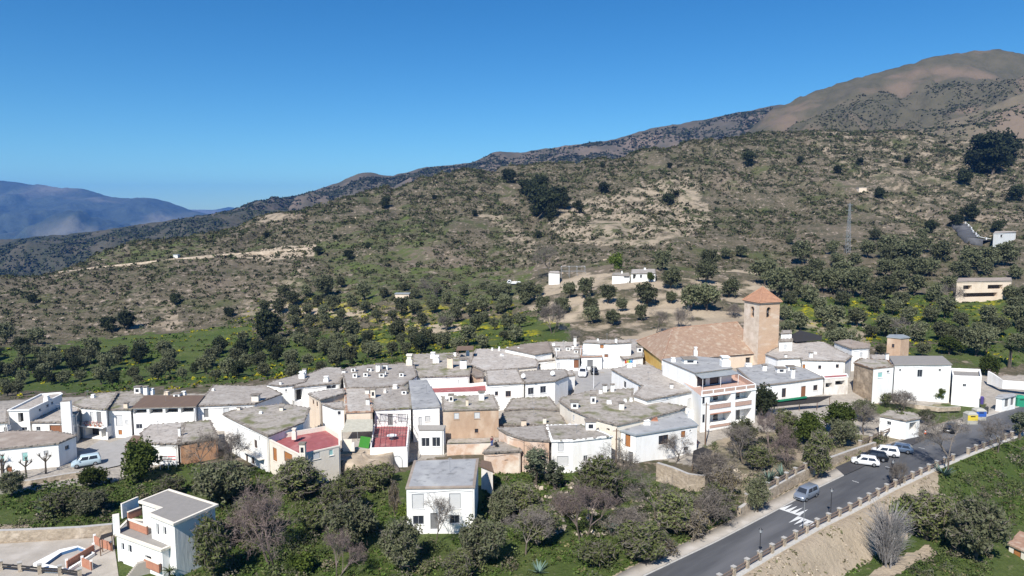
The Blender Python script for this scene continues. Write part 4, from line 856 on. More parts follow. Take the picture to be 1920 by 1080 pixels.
# ------------------------------------------------------------------ terrain mesh
def build_ground():
    ys = [14.0]
    while ys[-1] < 300: ys.append(ys[-1] * 1.0062 + .02)
    while ys[-1] < 1090: ys.append(ys[-1] * 1.0085)
    ys = np.array(ys); ts = np.concatenate([np.linspace(-1.73, -.86, 60), np.linspace(-.85, .85, 560), np.linspace(.86, 1.73, 60)])
    T, Y = np.meshgrid(ts, ys, indexing='ij'); X = T * Y; Zz = hgt(X, Y)
    V = np.stack([X, Y, Zz], -1).reshape(-1, 3); n, m = X.shape
    I = np.arange(n * m).reshape(n, m)
    Fq = np.stack([I[:-1, :-1], I[1:, :-1], I[1:, 1:], I[:-1, 1:]], -1).reshape(-1, 4)
    U, W = proj(V[:, 0], V[:, 1], V[:, 2]); yv = V[:, 1]; xv = V[:, 0]
    grass = np.zeros(len(V)); soil = np.zeros(len(V)); pave = np.zeros(len(V)); yel = np.zeros(len(V))
    nz = fbm(xv / 11, yv / 11, 77, 4)
    def reg(poly, ylo, yhi): return pip(poly, U + 14 * fbm(xv / 6, yv / 6, 3, 3), W + 8 * fbm(xv / 6, yv / 6, 8, 3)) & (yv > ylo) & (yv < yhi)
    # village streets
    pave[(yv > 80) & (yv < 205) & pip([(-400, 1000), (-400, 775), (120, 745), (380, 738), (640, 700), (860, 662), (1060, 650), (1200, 640), (1460, 640), (1640, 668), (1850, 706), (2300, 690), (2300, 760), (1700, 830), (1330, 880), (1180, 850), (860, 850), (640, 890), (420, 840), (330, 860), (210, 905), (0, 925)], U, W)] = 1
    # green places
    for poly, lo, hi, g in (
        ([(-300, 640), (120, 655), (420, 612), (480, 640), (860, 600), (1060, 590), (1080, 640), (860, 665), (640, 690), (400, 720), (100, 735), (-300, 750)], 150, 330, .85),
        ([(90, 645), (260, 628), (470, 612), (480, 640), (300, 655), (120, 665)], 150, 400, 1.0), ([(-50, 652), (90, 652), (60, 668), (-50, 670)], 150, 400, 1.0),
        ([(1465, 560), (2200, 540), (2200, 640), (1850, 640), (1640, 640), (1470, 640)], 165, 320, .9), ([(1900, 640), (1700, 650), (1640, 690), (1800, 690), (1850, 690), (2200, 660)], 120, 260, .6),
        ([(-100, 905), (210, 900), (330, 870), (640, 890), (860, 870), (860, 1200), (-200, 1200)], 40, 112, 1.0), ([(860, 880), (1150, 880), (1330, 900), (1380, 960), (1200, 1085), (1000, 1200), (860, 1200)], 40, 112, .8),
        ([(1330, 900), (1600, 800), (1700, 830), (1560, 880), (1390, 960)], 60, 130, .35),
        ([(1600, 900), (1750, 870), (1920, 815), (2400, 700), (2400, 1300), (1500, 1300), (1350, 1080)], 30, 125, .8),
        ([(560, 470), (760, 400), (860, 420), (760, 500), (640, 520)], 300, 640, .44), ([(150, 470), (420, 420), (400, 470), (200, 500)], 300, 640, .46), ([(640, 500), (1000, 500), (1000, 570), (560, 570)], 250, 380, .5)):
        r = reg(poly, lo, hi); grass[r] = np.maximum(grass[r], g)
    for poly, lo, hi in (([(1590, 765), (1660, 740), (1700, 760), (1850, 745), (1840, 780), (1740, 820), (1735, 785), (1650, 780)], 90, 150),):
        r = reg(poly, lo, hi); grass[r] = .62; pave[r] = 0; soil[r] = .25
    for poly, lo, hi, g in (([(960, 560), (1040, 500), (1250, 520), (1440, 500), (1440, 620), (1200, 640), (1050, 620)], 200, 330, .95), ([(500, 575), (700, 580), (700, 592), (500, 590)], 240, 330, .9), ([(700, 600), (880, 610), (880, 625), (760, 628)], 220, 330, .7),
        ([(1050, 460), (1020, 390), (1300, 320), (1340, 420), (1240, 460)], 330, 640, .5), ([(960, 500), (930, 420), (880, 400), (900, 380), (1000, 440), (1010, 500)], 300, 600, .42), ([(430, 480), (500, 466), (592, 460), (588, 480), (520, 492)], 300, 640, .95), ([(240, 560), (330, 560), (350, 620), (250, 615)], 270, 420, .42), ([(480, 600), (420, 590), (560, 500), (600, 520)], 250, 420, .4), ([(480, 400), (560, 390), (560, 410), (480, 420)], 400, 700, .5), ([(0, 985), (210, 990), (210, 1100), (-100, 1100)], 40, 100, .9), ([(1500, 240), (1900, 262), (1920, 420), (1700, 470)], 350, 700, .35), ([(620, 850), (720, 845), (715, 900), (640, 900)], 85, 120, 1),
        ([(1620, 590), (1640, 660), (1490, 640), (1480, 600)], 165, 240, .5), ([(1330, 880), (1480, 850), (1560, 870), (1420, 940)], 80, 120, .55), ([(1580, 690), (1700, 720), (1700, 760), (1600, 760)], 110, 160, .8)):
        r = reg(poly, lo, hi); soil[r] = np.maximum(soil[r], g)
    r = reg([(1325, 880), (1320, 838), (1420, 795), (1600, 760), (1650, 800), (1690, 826), (1560, 885), (1400, 950)], 80, 125); pave[r] = 0; grass[r] = .5; soil[r] = .5
    r = pip([(940, 640), (940, 480), (1460, 480), (1460, 650)], U, W) & (yv > 205) & (yv < 330); soil[r] *= np.clip(.52 + 1.2 * fbm(xv / 14, yv / 9, 55, 3)[r], 0, 1)
    # yellow spring flowers
    for poly in ([(860, 590), (1060, 600), (1070, 645), (900, 660)], [(540, 560), (720, 560), (720, 600), (540, 610)], [(1470, 575), (1900, 560), (1900, 600), (1500, 610)], [(700, 560), (960, 580), (940, 660), (640, 660)]):
        r = reg(poly, 150, 340); yel[r] = np.clip(fbm(xv / 6, yv / 3.5, 15, 4)[r] * 3 - .15, 0, 1)
    # slope beside the road: pale bank, green strip, dirt path
    dr = sdist(ROADR, xv, yv); nr = (yv < 135)
    wob = 1.2 * fbm(xv / 5, yv / 5, 66, 3); far = (U > 1760)
    b = nr & (dr > 0.2) & (dr + wob < 5.2) & ~far; soil[b] = 1; grass[b] = .1; pave[b] = 0
    b = nr & (dr + wob >= 5.2) & (dr + wob < 7.2); grass[b] = 1; soil[b] = 0
    b = nr & (dr + wob >= 7.2) & (dr + wob < 9.4) & (xv < 56); soil[b] = .95; grass[b] = .15
    b = nr & (dr > 0) & far; grass[b] = 1; soil[b] = 0; pave[b] = 0
    dl = -sdist(ROADL, xv, yv); b = nr & (dl > -1) & (dl < 2.4); soil[b] = np.maximum(soil[b], .8); grass[b] *= .3
    me = npmesh('ground', V, Fq, ['ground_mix'], attr={'zone': np.stack([grass, soil, pave, yel], -1)})
    me.polygons.foreach_set('use_smooth', np.ones(len(me.polygons), bool))
    o = bpy.data.objects.new('ground', me); COL.objects.link(o); o['kind'] = 'structure'
def ground_material():
    m, nt, b = _nt('ground_mix'); N, L = nt.nodes, nt.links; MATS['ground_mix'] = m
    tc = N.new('ShaderNodeTexCoord'); vec = tc.outputs['Object']
    at = N.new('ShaderNodeAttribute'); at.attribute_name = 'zone'; sp = N.new('ShaderNodeSeparateColor'); L.new(at.outputs['Color'], sp.inputs['Color'])
    def noise(sc, det=5, st=None):
        n = N.new('ShaderNodeTexNoise'); n.inputs['Scale'].default_value = sc; n.inputs['Detail'].default_value = det; n.inputs['Roughness'].default_value = .62
        if st:
            mp = N.new('ShaderNodeMapping'); mp.inputs['Scale'].default_value = st; L.new(vec, mp.inputs['Vector']); L.new(mp.outputs['Vector'], n.inputs['Vector'])
        else: L.new(vec, n.inputs['Vector'])
        return n.outputs['Fac']
    def rng(s, a, c):
        r = N.new('ShaderNodeMapRange'); r.inputs['From Min'].default_value = a; r.inputs['From Max'].default_value = c; L.new(s, r.inputs['Value']); return r.outputs['Result']
    def mix(f, a, c):
        x = N.new('ShaderNodeMix'); x.data_type = 'RGBA'; L.new(f, x.inputs['Factor'])
        for k, q in (('A', a), ('B', c)):
            if isinstance(q, tuple): x.inputs[k].default_value = (*q, 1)
            else: L.new(q, x.inputs[k])
        return x.outputs['Result']
    def math_(op, a, c):
        x = N.new('ShaderNodeMath'); x.operation = op
        for i, q in enumerate((a, c)):
            if isinstance(q, (int, float)): x.inputs[i].default_value = q
            else: L.new(q, x.inputs[i])
        return x.outputs[0]
    fine = noise(.9, 8); mid = noise(.12, 7); big = noise(.018, 6); vf = noise(3.2, 5)
    scrub = mix(rng(mid, .40, .60), (.060, .059, .033), (.108, .092, .062))
    scrub = mix(rng(fine, .50, .62), scrub, (.150, .122, .090))
    scrub = mix(rng(big, .52, .66), scrub, (.150, .122, .090))
    scrub = mix(rng(noise(.35, 7), .565, .645), scrub, (.275, .222, .178)); scrub = mix(rng(noise(.045, 8), .54, .66), scrub, (.072, .080, .034))
    gcol = mix(rng(mid, .38, .62), (.056, .082, .021), (.086, .105, .034)); gcol = mix(rng(vf, .45, .7), gcol, (.045, .068, .018))
    gcol = mix(rng(fine, .60, .70), gcol, (.17, .155, .085))
    scol = mix(rng(mid, .38, .62), (.37, .305, .225), (.30, .245, .18)); scol = mix(rng(fine, .55, .7), scol, (.38, .305, .225)); scol = mix(rng(vf, .60, .72), scol, (.16, .125, .085))
    pcol = mix(rng(fine, .4, .65), (.36, .325, .28), (.29, .26, .225))
    def thr(ch, w=.55):   # ragged zone edges
        return rng(math_('ADD', ch, math_('MULTIPLY', math_('SUBTRACT', mid, .5), 1.5)), .36, .62)
    al = at.outputs['Alpha']
    c = mix(thr(sp.outputs['Red']), scrub, gcol); c = mix(thr(sp.outputs['Green']), c, scol); c = mix(sp.outputs['Blue'], c, pcol)
    c = mix(math_('MULTIPLY', al, rng(fine, .42, .55)), c, (.30, .27, .012))
    L.new(c, b.inputs['Base Color']); b.inputs['Roughness'].default_value = .95; b.inputs['Specular IOR Level'].default_value = .1
    bp = N.new('ShaderNodeBump'); bp.inputs['Strength'].default_value = .8; bp.inputs['Distance'].default_value = .5; L.new(fine, bp.inputs['Height']); L.new(bp.outputs['Normal'], b.inputs['Normal'])
ground_material(); build_ground()
# ------------------------------------------------------------------ far ridges
def ridge_mat(name, a, b_, c, sc, c4=None):
    m = mat(name, a, b_, scale=sc, rough=.95, bump=.7, bscale=sc * 3, detail=9, c3=c, scale3=sc * .35); 
    m.node_tree.nodes['Bump'].inputs['Distance'].default_value = 1.5 / sc * .1
ridge_mat('brown_hill', (.094, .082, .054), (.064, .060, .037), (.140, .105, .075), .035); ridge_mat('dark_hill', (.040, .043, .026), (.075, .066, .048), (.026, .031, .018), .03)
ridge_mat('red_spur', (.150, .122, .08), (.100, .090, .056), (.160, .122, .088), .025); ridge_mat('blue_hill', (.055, .070, .052), (.028, .038, .030), (.13, .125, .095), .0042); ridge_mat('purple_hill', (.098, .082, .062), (.060, .056, .040), (.15, .115, .088), .02)
RIDGE = {}
def ridge(name, crest, yc, yf, zf, m, amp, seed, wl, ycr=None, zback=-300):
    us = np.linspace(crest[0][0], crest[-1][0], 260); vs = np.interp(us, [c[0] for c in crest], [c[1] for c in crest])
    k = np.array([1, 2, 3, 4, 3, 2, 1.]); k /= k.sum(); vs = np.convolve(np.pad(vs, 3, mode='edge'), k, 'valid')
    R = 70; V = []
    for j in range(R + 24):
        s = min(1, j / R); back = max(0, j - R) / 24
        for u, v in zip(us, vs):
            x, y, z = aty(u, v, yc)
            yy = yf + (yc - yf) * s; xx = x * (yy / yc) if yf > 0 else x
            zz = zf + (z - zf) * (s ** 1.15)
            if back > 0: yy = yc + back * (yc - yf); xx = x * yy / yc; zz = z + (zback - z) * back ** 1.3
            V.append((xx, yy, zz))
    V = np.array(V); S_ = np.repeat(np.minimum(1, np.arange(R + 24) / R), len(us))
    n = fbm(V[:, 0] / wl, V[:, 1] / wl, seed, 5); rg = 1 - np.abs(fbm(V[:, 0] / (wl * .8), V[:, 1] / (wl * 2.2), seed + 3, 4)) * 2.2
    env = np.sin(np.pi * np.clip(S_, 0, 1) * .985) ; V[:, 2] += amp * env * (n - .55 * np.clip(rg, 0, 1) + .3) + amp * .06 * fbm(V[:, 0] / (wl * .12), V[:, 1] / (wl * .12), seed + 9, 3)
    nn = len(us); I = np.arange(len(V)).reshape(R + 24, nn); Fq = np.stack([I[:-1, :-1], I[:-1, 1:], I[1:, 1:], I[1:, :-1]], -1).reshape(-1, 4)
    me = npmesh(name, V, Fq, [m]); me.polygons.foreach_set('use_smooth', np.ones(len(me.polygons), bool))
    o = bpy.data.objects.new(name, me); COL.objects.link(o); o['kind'] = 'structure'; RIDGE[name] = (V, R, nn); return V
ridge('big_hill', [(1340, 300), (1400, 250), (1440, 209), (1520, 175), (1600, 148), (1700, 120), (1760, 103), (1820, 95), (1870, 94), (1890, 97), (1920, 103), (2050, 140), (2300, 200), (2600, 240)], 1250, 720, 60, 'brown_hill', 62, 3, 120)
ridge('red_spur', [(1600, 262), (1700, 250), (1760, 232), (1830, 208), (1880, 190), (1920, 172), (2000, 145), (2200, 120), (2600, 130)], 960, 700, 70, 'red_spur', 30, 13, 80)
ridge('purple_ridge', [(330, 412), (400, 404), (440, 393), (500, 378), (560, 367), (600, 354), (640, 340), (670, 326), (690, 321), (710, 326), (730, 330), (760, 322), (800, 312), (850, 309), (890, 303), (915, 290), (932, 283), (960, 286), (985, 286), (1050, 275), (1150, 261), (1230, 238), (1300, 228), (1350, 218), (1400, 210), (1450, 198), (1520, 195), (1700, 215)], 1900, 1000, -40, 'purple_hill', 60, 23, 150)
ridge('dark_ridge', [(-700, 470), (-100, 452), (0, 449), (100, 441), (200, 431), (300, 415), (360, 408), (430, 396), (480, 392), (560, 396), (700, 402)], 1500, 700, -110, 'dark_hill', 55, 33, 120)
ridge('blue_mountain', [(-900, 330), (-300, 322), (-100, 330), (0, 340), (60, 345), (120, 351), (160, 355), (200, 366), (240, 371), (280, 371), (310, 378), (340, 388), (380, 402), (420, 410), (560, 425)], 6500, 3200, -380, 'blue_hill', 330, 43, 760, zback=-500)
ridge('pale_mountain', [(300, 402), (350, 393), (400, 394), (415, 391), (430, 388), (445, 390), (470, 396), (700, 405)], 10000, 7500, -400, 'blue_hill', 60, 53, 1400, zback=-500)
me = bpy.data.meshes.new('valley_floor'); me.from_pydata([(-16000, -2000, -130), (16000, -2000, -130), (16000, 16000, -130), (-16000, 16000, -130)], [], [(0, 1, 2, 3)]); me.materials.append(MATS['dark_hill'])
o = bpy.data.objects.new('valley_floor', me); COL.objects.link(o); o['kind'] = 'structure'
# ------------------------------------------------------------------ road, pavement, markings
def strip(name, L_, R_, z0, m, kind='structure', n=140, thick=0.0, skirt=None):
    def rs(P):
        P = np.array(P); d = np.concatenate([[0], np.cumsum(np.hypot(*np.diff(P, axis=0).T))]); s = np.linspace(0, d[-1], n); return np.stack([np.interp(s, d, P[:, 0]), np.interp(s, d, P[:, 1])], -1)
    a, b = rs(L_), rs(R_); V = []; Fq = []
    A = np.concatenate([a, b]); zz = np.full(len(A), float(z0)); V = np.column_stack([A, zz])
    F1 = [(i, n + i, n + i + 1, i + 1) for i in range(n - 1)]
    if thick:
        V = np.concatenate([V, V - [0, 0, thick]]); k = 2 * n
        F1 += [(i, i + 1, k + i + 1, k + i) for i in range(n - 1)] + [(n + i, k + n + i, k + n + i + 1, n + i + 1) for i in range(n - 1)]
        F1 += [(0, k, k + n, n), (n - 1, 2 * n - 1, k + 2 * n - 1, k + n - 1)]
    me = npmesh(name, V, np.array(F1), [m]); o = bpy.data.objects.new(name, me); COL.objects.link(o)
    if kind: o['kind'] = kind
    return o
def shift(P, d):
    P = np.array(P); T_ = np.gradient(P, axis=0); T_ /= np.linalg.norm(T_, axis=1)[:, None]; return P + np.stack([T_[:, 1], -T_[:, 0]], -1) * d   # to the right
strip('road', shift(ROADL, .0), shift(ROADR, -.35), .06, 'asphalt')
strip('pavement', shift(ROADL, -2.0), shift(ROADL, -.0), .18, 'paving', thick=.5)
strip('kerb_stones', shift(ROADL, -.0), shift(ROADL, .16), .185, 'kerb', thick=.5)
strip('verge_edging', shift(ROADR, -.35), shift(ROADR, .55), .20, 'kerb', thick=1.6)
def flat(name, px, z, m, kind='structure', h=0):
    mb = MB(); P = [atz(u, v, z)[:2] for u, v in px]
    if not ccw(P): P.reverse()
    if h: mb.prism(P, z - h, z, m)
    else: mb.face([(*p, z) for p in P], m)
    o = mb.build(name, off=(0, 0, 0))
    if kind: o['kind'] = kind
    return o
flat('parking_bay', [(1566, 876), (1583, 891), (1610, 879), (1645, 861), (1700, 838), (1762, 811), (1735, 812), (1660, 836)], .20, 'asphalt_new')
# shark-tooth markings of the speed table
mk = MB()
bl = [Vector(atz(u, v, 0.07)) for u, v in ((1463, 953), (1502, 966), (1494, 969), (1532, 983))]
rd = Vector((ROADR[4][0] - ROADR[2][0], ROADR[4][1] - ROADR[2][1], 0)).normalized()
for a, c, sg in ((bl[0], bl[1], 1), (bl[2], bl[3], -1)):
    e = (c - a); 
    for k in range(4):
        p, q = a + e * (k / 4), a + e * ((k + 1) / 4 - .03); t = p + (q - p) * .5 + rd * 2.6 * sg
        mk.face([p, q, t] if sg > 0 else [q, p, t], 'marking')
    n_ = rd * .35; mk.face([a - n_ * (sg > 0), c - n_ * (sg > 0), c + n_ * (sg < 0) , a + n_ * (sg < 0)], 'marking')
o = mk.build('road_marking', off=(0, 0, 0)); tag(o, 'white shark-tooth triangles painted across the road near the silver van', 'road marking')
for (u, v) in ((1666, 876), (1604, 903), (1728, 840)):
    p = Vector(atz(u, v, .072)); s = Vector((-rd.y, rd.x, 0)); mk = MB(); mk.face([p - s * .5 - rd * .06, p + s * .5 - rd * .06, p + s * .5 + rd * .06, p - s * .5 + rd * .06], 'marking'); o = mk.build('road_line', off=(0, 0, 0)); o['kind'] = 'structure'
flat('plaza', [(1075, 745), (1145, 735), (1152, 693), (1165, 690), (1140, 684), (1045, 690), (1060, 700), (1080, 705)], 3.05, 'plaza_paving', h=.8)
flat('street', [(150, 862), (190, 880), (225, 872), (240, 838), (300, 800), (262, 812), (205, 830), (190, 824), (150, 848)], .12, 'plaza_paving')
# ------------------------------------------------------------------ roadside fences and walls
def along(P, step):
    P = np.array(P); d = np.concatenate([[0], np.cumsum(np.hypot(*np.diff(P, axis=0).T))]); n = int(d[-1] / step); s = np.arange(n + 1) * step
    return [Vector((np.interp(t, d, P[:, 0]), np.interp(t, d, P[:, 1]), 0)) for t in s]
def post_rail(pts, z, label, name='roadside_fence', ph=1.05, pw=.42, rails=(.35, .75), mp='masonry', mr='rail_wood', gap=()):
    T = thing(name, label, 'fence', (pts[0].x, pts[0].y, z))
    for i, p in enumerate(pts):
        b = MB(); b.box((p.x, p.y, z - .5), (pw, pw, ph + .5), mp, .6); b.box((p.x, p.y, z + ph), (pw + .1, pw + .1, .09), 'kerb', .6); b.build('post', T)
    for i in range(len(pts) - 1):
        if i in gap: continue
        d = (pts[i + 1] - pts[i]).normalized() * pw * .5
        for r in rails:
            b = MB(); b.beam(pts[i] + d + Vector((0, 0, z + r)), pts[i + 1] - d + Vector((0, 0, z + r)), .12, .16, mr); b.build('rail', T)
FR = along(shift(ROADR, .1), 2.75)
post_rail([p for p in FR if p.x < 75], .2, 'stone post and timber rail fence along the valley side of the road')
post_rail([p for p in FR if p.x >= 77], .2, 'far stretch of stone post fence beside the bare roadside trees')
def stone_wall(px, z, h, t, label, m='masonry', name='stone_wall', capm='kerb', zt=None, dz=.8):
    P = [Vector(atz(u, v, z)) for u, v in px]; b = MB(); n = len(P); nrm = []
    for i in range(n):
        d = (P[min(n - 1, i + 1)] - P[max(0, i - 1)]).normalized(); nrm.append(Vector((-d.y, d.x, 0)))
    fr = [p - q * t / 2 for p, q in zip(P, nrm)]; bk = [p + q * t / 2 for p, q in zip(P, nrm)]; hs = h if isinstance(h, (list, tuple)) else [h] * n
    for i in range(n - 1):
        j = i + 1; up = Vector((0, 0, 1))
        b.face([fr[i] - up * dz, fr[j] - up * dz, fr[j] + up * hs[j], fr[i] + up * hs[i]], m); b.face([bk[j] - up * dz, bk[i] - up * dz, bk[i] + up * hs[i], bk[j] + up * hs[j]], m)
        b.face([fr[i] + up * hs[i], fr[j] + up * hs[j], bk[j] + up * hs[j], bk[i] + up * hs[i]], capm)
    for i, s in ((0, 1), (n - 1, -1)):
        q = [fr[i] - Vector((0, 0, dz)), fr[i] + Vector((0, 0, hs[i])), bk[i] + Vector((0, 0, hs[i])), bk[i] - Vector((0, 0, dz))]; b.face(q if s > 0 else q[::-1], m)
    o = b.build(name, off=tuple(P[0])); tag(o, label, 'wall'); return P, hs
P, hs = stone_wall([(1385, 968), (1440, 936), (1490, 908), (1545, 880)], .1, [1.2, 1.5, 1.6, 1.5], .5, 'low stone retaining wall with pale coping along the village side of the road')
post_rail([P[0].lerp(P[1], t) + Vector((0, 0, 0)) for t in (0.25, .6, .95)] + [P[1].lerp(P[2], t) for t in (.3, .65, 1)] + [P[2].lerp(P[3], t) for t in (.33, .66, 1)], 1.6, 'brown rail fence with stone posts standing on the low retaining wall')
stone_wall([(1545, 878), (1590, 858), (1640, 838)], .1, [1.5, 1.2, .9], .5, 'pale stone wall behind the parked cars')
post_rail([Vector(atz(u, v, .2)) for u, v in ((1612, 843), (1632, 833), (1653, 824), (1672, 816))], .7, 'short post and rail fence between parked cars and white garage')
stone_wall([(1232, 900), (1262, 910), (1290, 921), (1318, 918), (1332, 905)], 0, [2.8, 2.8, 2.7, 2.2, 1.6], .6, 'curved pale stone retaining wall in front of the brown-shuttered house')
stone_wall([(1852, 713), (1862, 716), (1880, 722), (1925, 724), (2050, 722)], 2.2, [2.2, 1.9, 1.1, 1.0, 1.0], .3, 'white boundary wall with a curved sloping top at the right edge', m='white', capm='white')
stone_wall([(-40, 1015), (60, 1012), (150, 1009), (212, 1003)], 0, [1.4, 1.4, 1.5, 1.5], .6, 'tan masonry retaining wall behind the swimming pool terrace')
stone_wall([(20, 912), (60, 908), (120, 898), (190, 888)], 0, [.7, .7, .8, .8], .5, 'low rough stone wall under the pruned street trees')
stone_wall([(1655, 752), (1700, 760), (1760, 768), (1800, 766)], .9, [.5, .5, .5, .4], .4, 'low dry stone wall between meadow and white barn house', dz=.4)
N6P, _ = stone_wall([(838, 854), (880, 853), (932, 851)], 0, [2.0, 2.0, 2.0], .6, 'stone terrace wall below the brown plastered house', m='pink_patch')
flat('terrace', [(838, 833), (932, 830), (937, 820), (840, 823)], 2.0, 'launa_moss', h=1.5)
house('low rough-plastered outhouse whose flat weedy roof two people work on', [(904, 849), (978, 846), (976, 826), (926, 829)], 3.5, wall='pink_patch', roof='launa_moss', name='outhouse', ops=[('vs', 946, 862, 953, 864, .3)])
# brick wall behind the pool and terrace of the modern house
pool = MB()
out = [atz(u, v, .5)[:2] for u, v in ((62, 1056), (112, 1030), (146, 1023), (178, 1036), (126, 1070), (84, 1068))]
if not ccw(out): out.reverse()
inn = [atz(u, v, .5)[:2] for u, v in ((84, 1057), (114, 1036), (146, 1026), (174, 1036.5), (126, 1066))]
if not ccw(inn): inn.reverse()
flat('pool_deck', [(-60, 1100), (-40, 1022), (60, 1016), (212, 1006), (225, 1100)], .12, 'paving')
T = thing('swimming_pool', 'small half-empty swimming pool with white rim and blue walls beside the modern house', 'pool', (*out[0], 0))
pool.prism(out, -.1, .5, 'white', cap=False)
cx = sum(p[0] for p in inn) / len(inn); cy = sum(p[1] for p in inn) / len(inn)
def ringfaces(mb, o_, i_, z, m):
    for k in range(len(o_)):
        a, b2 = o_[k], o_[(k + 1) % len(o_)]
        fa = min(i_, key=lambda p: (p[0] - a[0])**2 + (p[1] - a[1])**2); fb = min(i_, key=lambda p: (p[0] - b2[0])**2 + (p[1] - b2[1])**2)
        mb.face([(*a, z), (*b2, z), (*fb, z), (*fa, z)] if fa != fb else [(*a, z), (*b2, z), (*fa, z)], m)
ringfaces(pool, out, inn, .5, 'white'); pool.build('pool_rim', T)
b = MB()
for i in range(len(inn)): b.face([(*inn[i], .5), (*inn[i - 1], .5), (*inn[i - 1], -.45), (*inn[i], -.45)], 'pool_blue')
b.face([(*p, -.45) for p in inn], 'pool_blue'); b.build('basin', T)
b = MB(); b.face([(*p, -.15) for p in inn], 'water_blue'); b.build('water', T)
for px, lb in (([(178, 1020), (192, 1027), (210, 1033)], 'terracotta panel wall with white posts by the modern house, upper one'), ([(155, 1062), (172, 1070)], 'terracotta panel wall with white posts beside the pool deck'), ([(126, 1068), (176, 1037)], 'brown topped wooden wall slanting along the pool')):
    T = thing('patio_wall', lb, 'wall', atz(*px[0], .1)); b = MB()
    for (u0, v0), (u1, v1) in zip(px[:-1], px[1:]): b.beam(Vector(atz(u0, v0, .1)) + Vector((0, 0, .55)), Vector(atz(u1, v1, .1)) + Vector((0, 0, .55)), .15, 1.0, 'terracotta')
    b.build('panel', T)
    for u, v in px: b = MB(); p = atz(u, v, 0); b.box(p, (.28, .28, 1.25), 'white', .5); b.build('post', T)
post_rail([Vector(atz(u, v, .1)) for u, v in ((-20, 1066), (2, 1069), (38, 1072), (75, 1076), (113, 1078), (150, 1084))], .1, 'stone posts with dark mesh screen along the bottom left edge', ph=1.1, pw=.4, rails=(.3, .6), mr='net_dark')
# earth bank in front of the awning house
def rock_bank():
    px = [(622, 865), (660, 850), (700, 848), (722, 860), (716, 895), (690, 910), (655, 900), (628, 890)]
    c = Vector(atz(672, 893, 0)); V = []; n, m_ = 26, 12
    for j in range(m_):
        for i in range(n):
            a = 2 * math.pi * i / n; r = 1 - j / (m_ - 1)
            rr = r ** .22 * (1 + .30 * fbm(np.array([math.cos(a) * 2.2 + 5]), np.array([math.sin(a) * 2.2 + j * .25]), 6, 3)[0]) * (1 if j < 9 else (11 - j) / 3 * .8 + .02); x = c.x + math.cos(a) * 5.6 * rr; y = c.y + 3 + math.sin(a) * 4.2 * rr
            z = -.6 + min(3.0, 4.4 * (j / 8.0)) + .9 * fbm(np.array([x / 1.1]), np.array([y / 1.6 + j * .3]), 4, 4)[0]; V.append((x + .5 * fbm(np.array([j * .7 + i]), np.array([a]), 2)[0], y, z))
    Fq = [(j * n + i, j * n + (i + 1) % n, (j + 1) * n + (i + 1) % n, (j + 1) * n + i) for j in range(m_ - 1) for i in range(n)]
    me = npmesh('earth_bank', np.array(V), np.array(Fq), ['rock']); o = bpy.data.objects.new('earth_bank', me); COL.objects.link(o); o['kind'] = 'structure'
rock_bank()
flat('upper_yard', [(642, 842), (700, 842), (700, 800), (640, 806)], 2.6, 'paving', h=3.2)
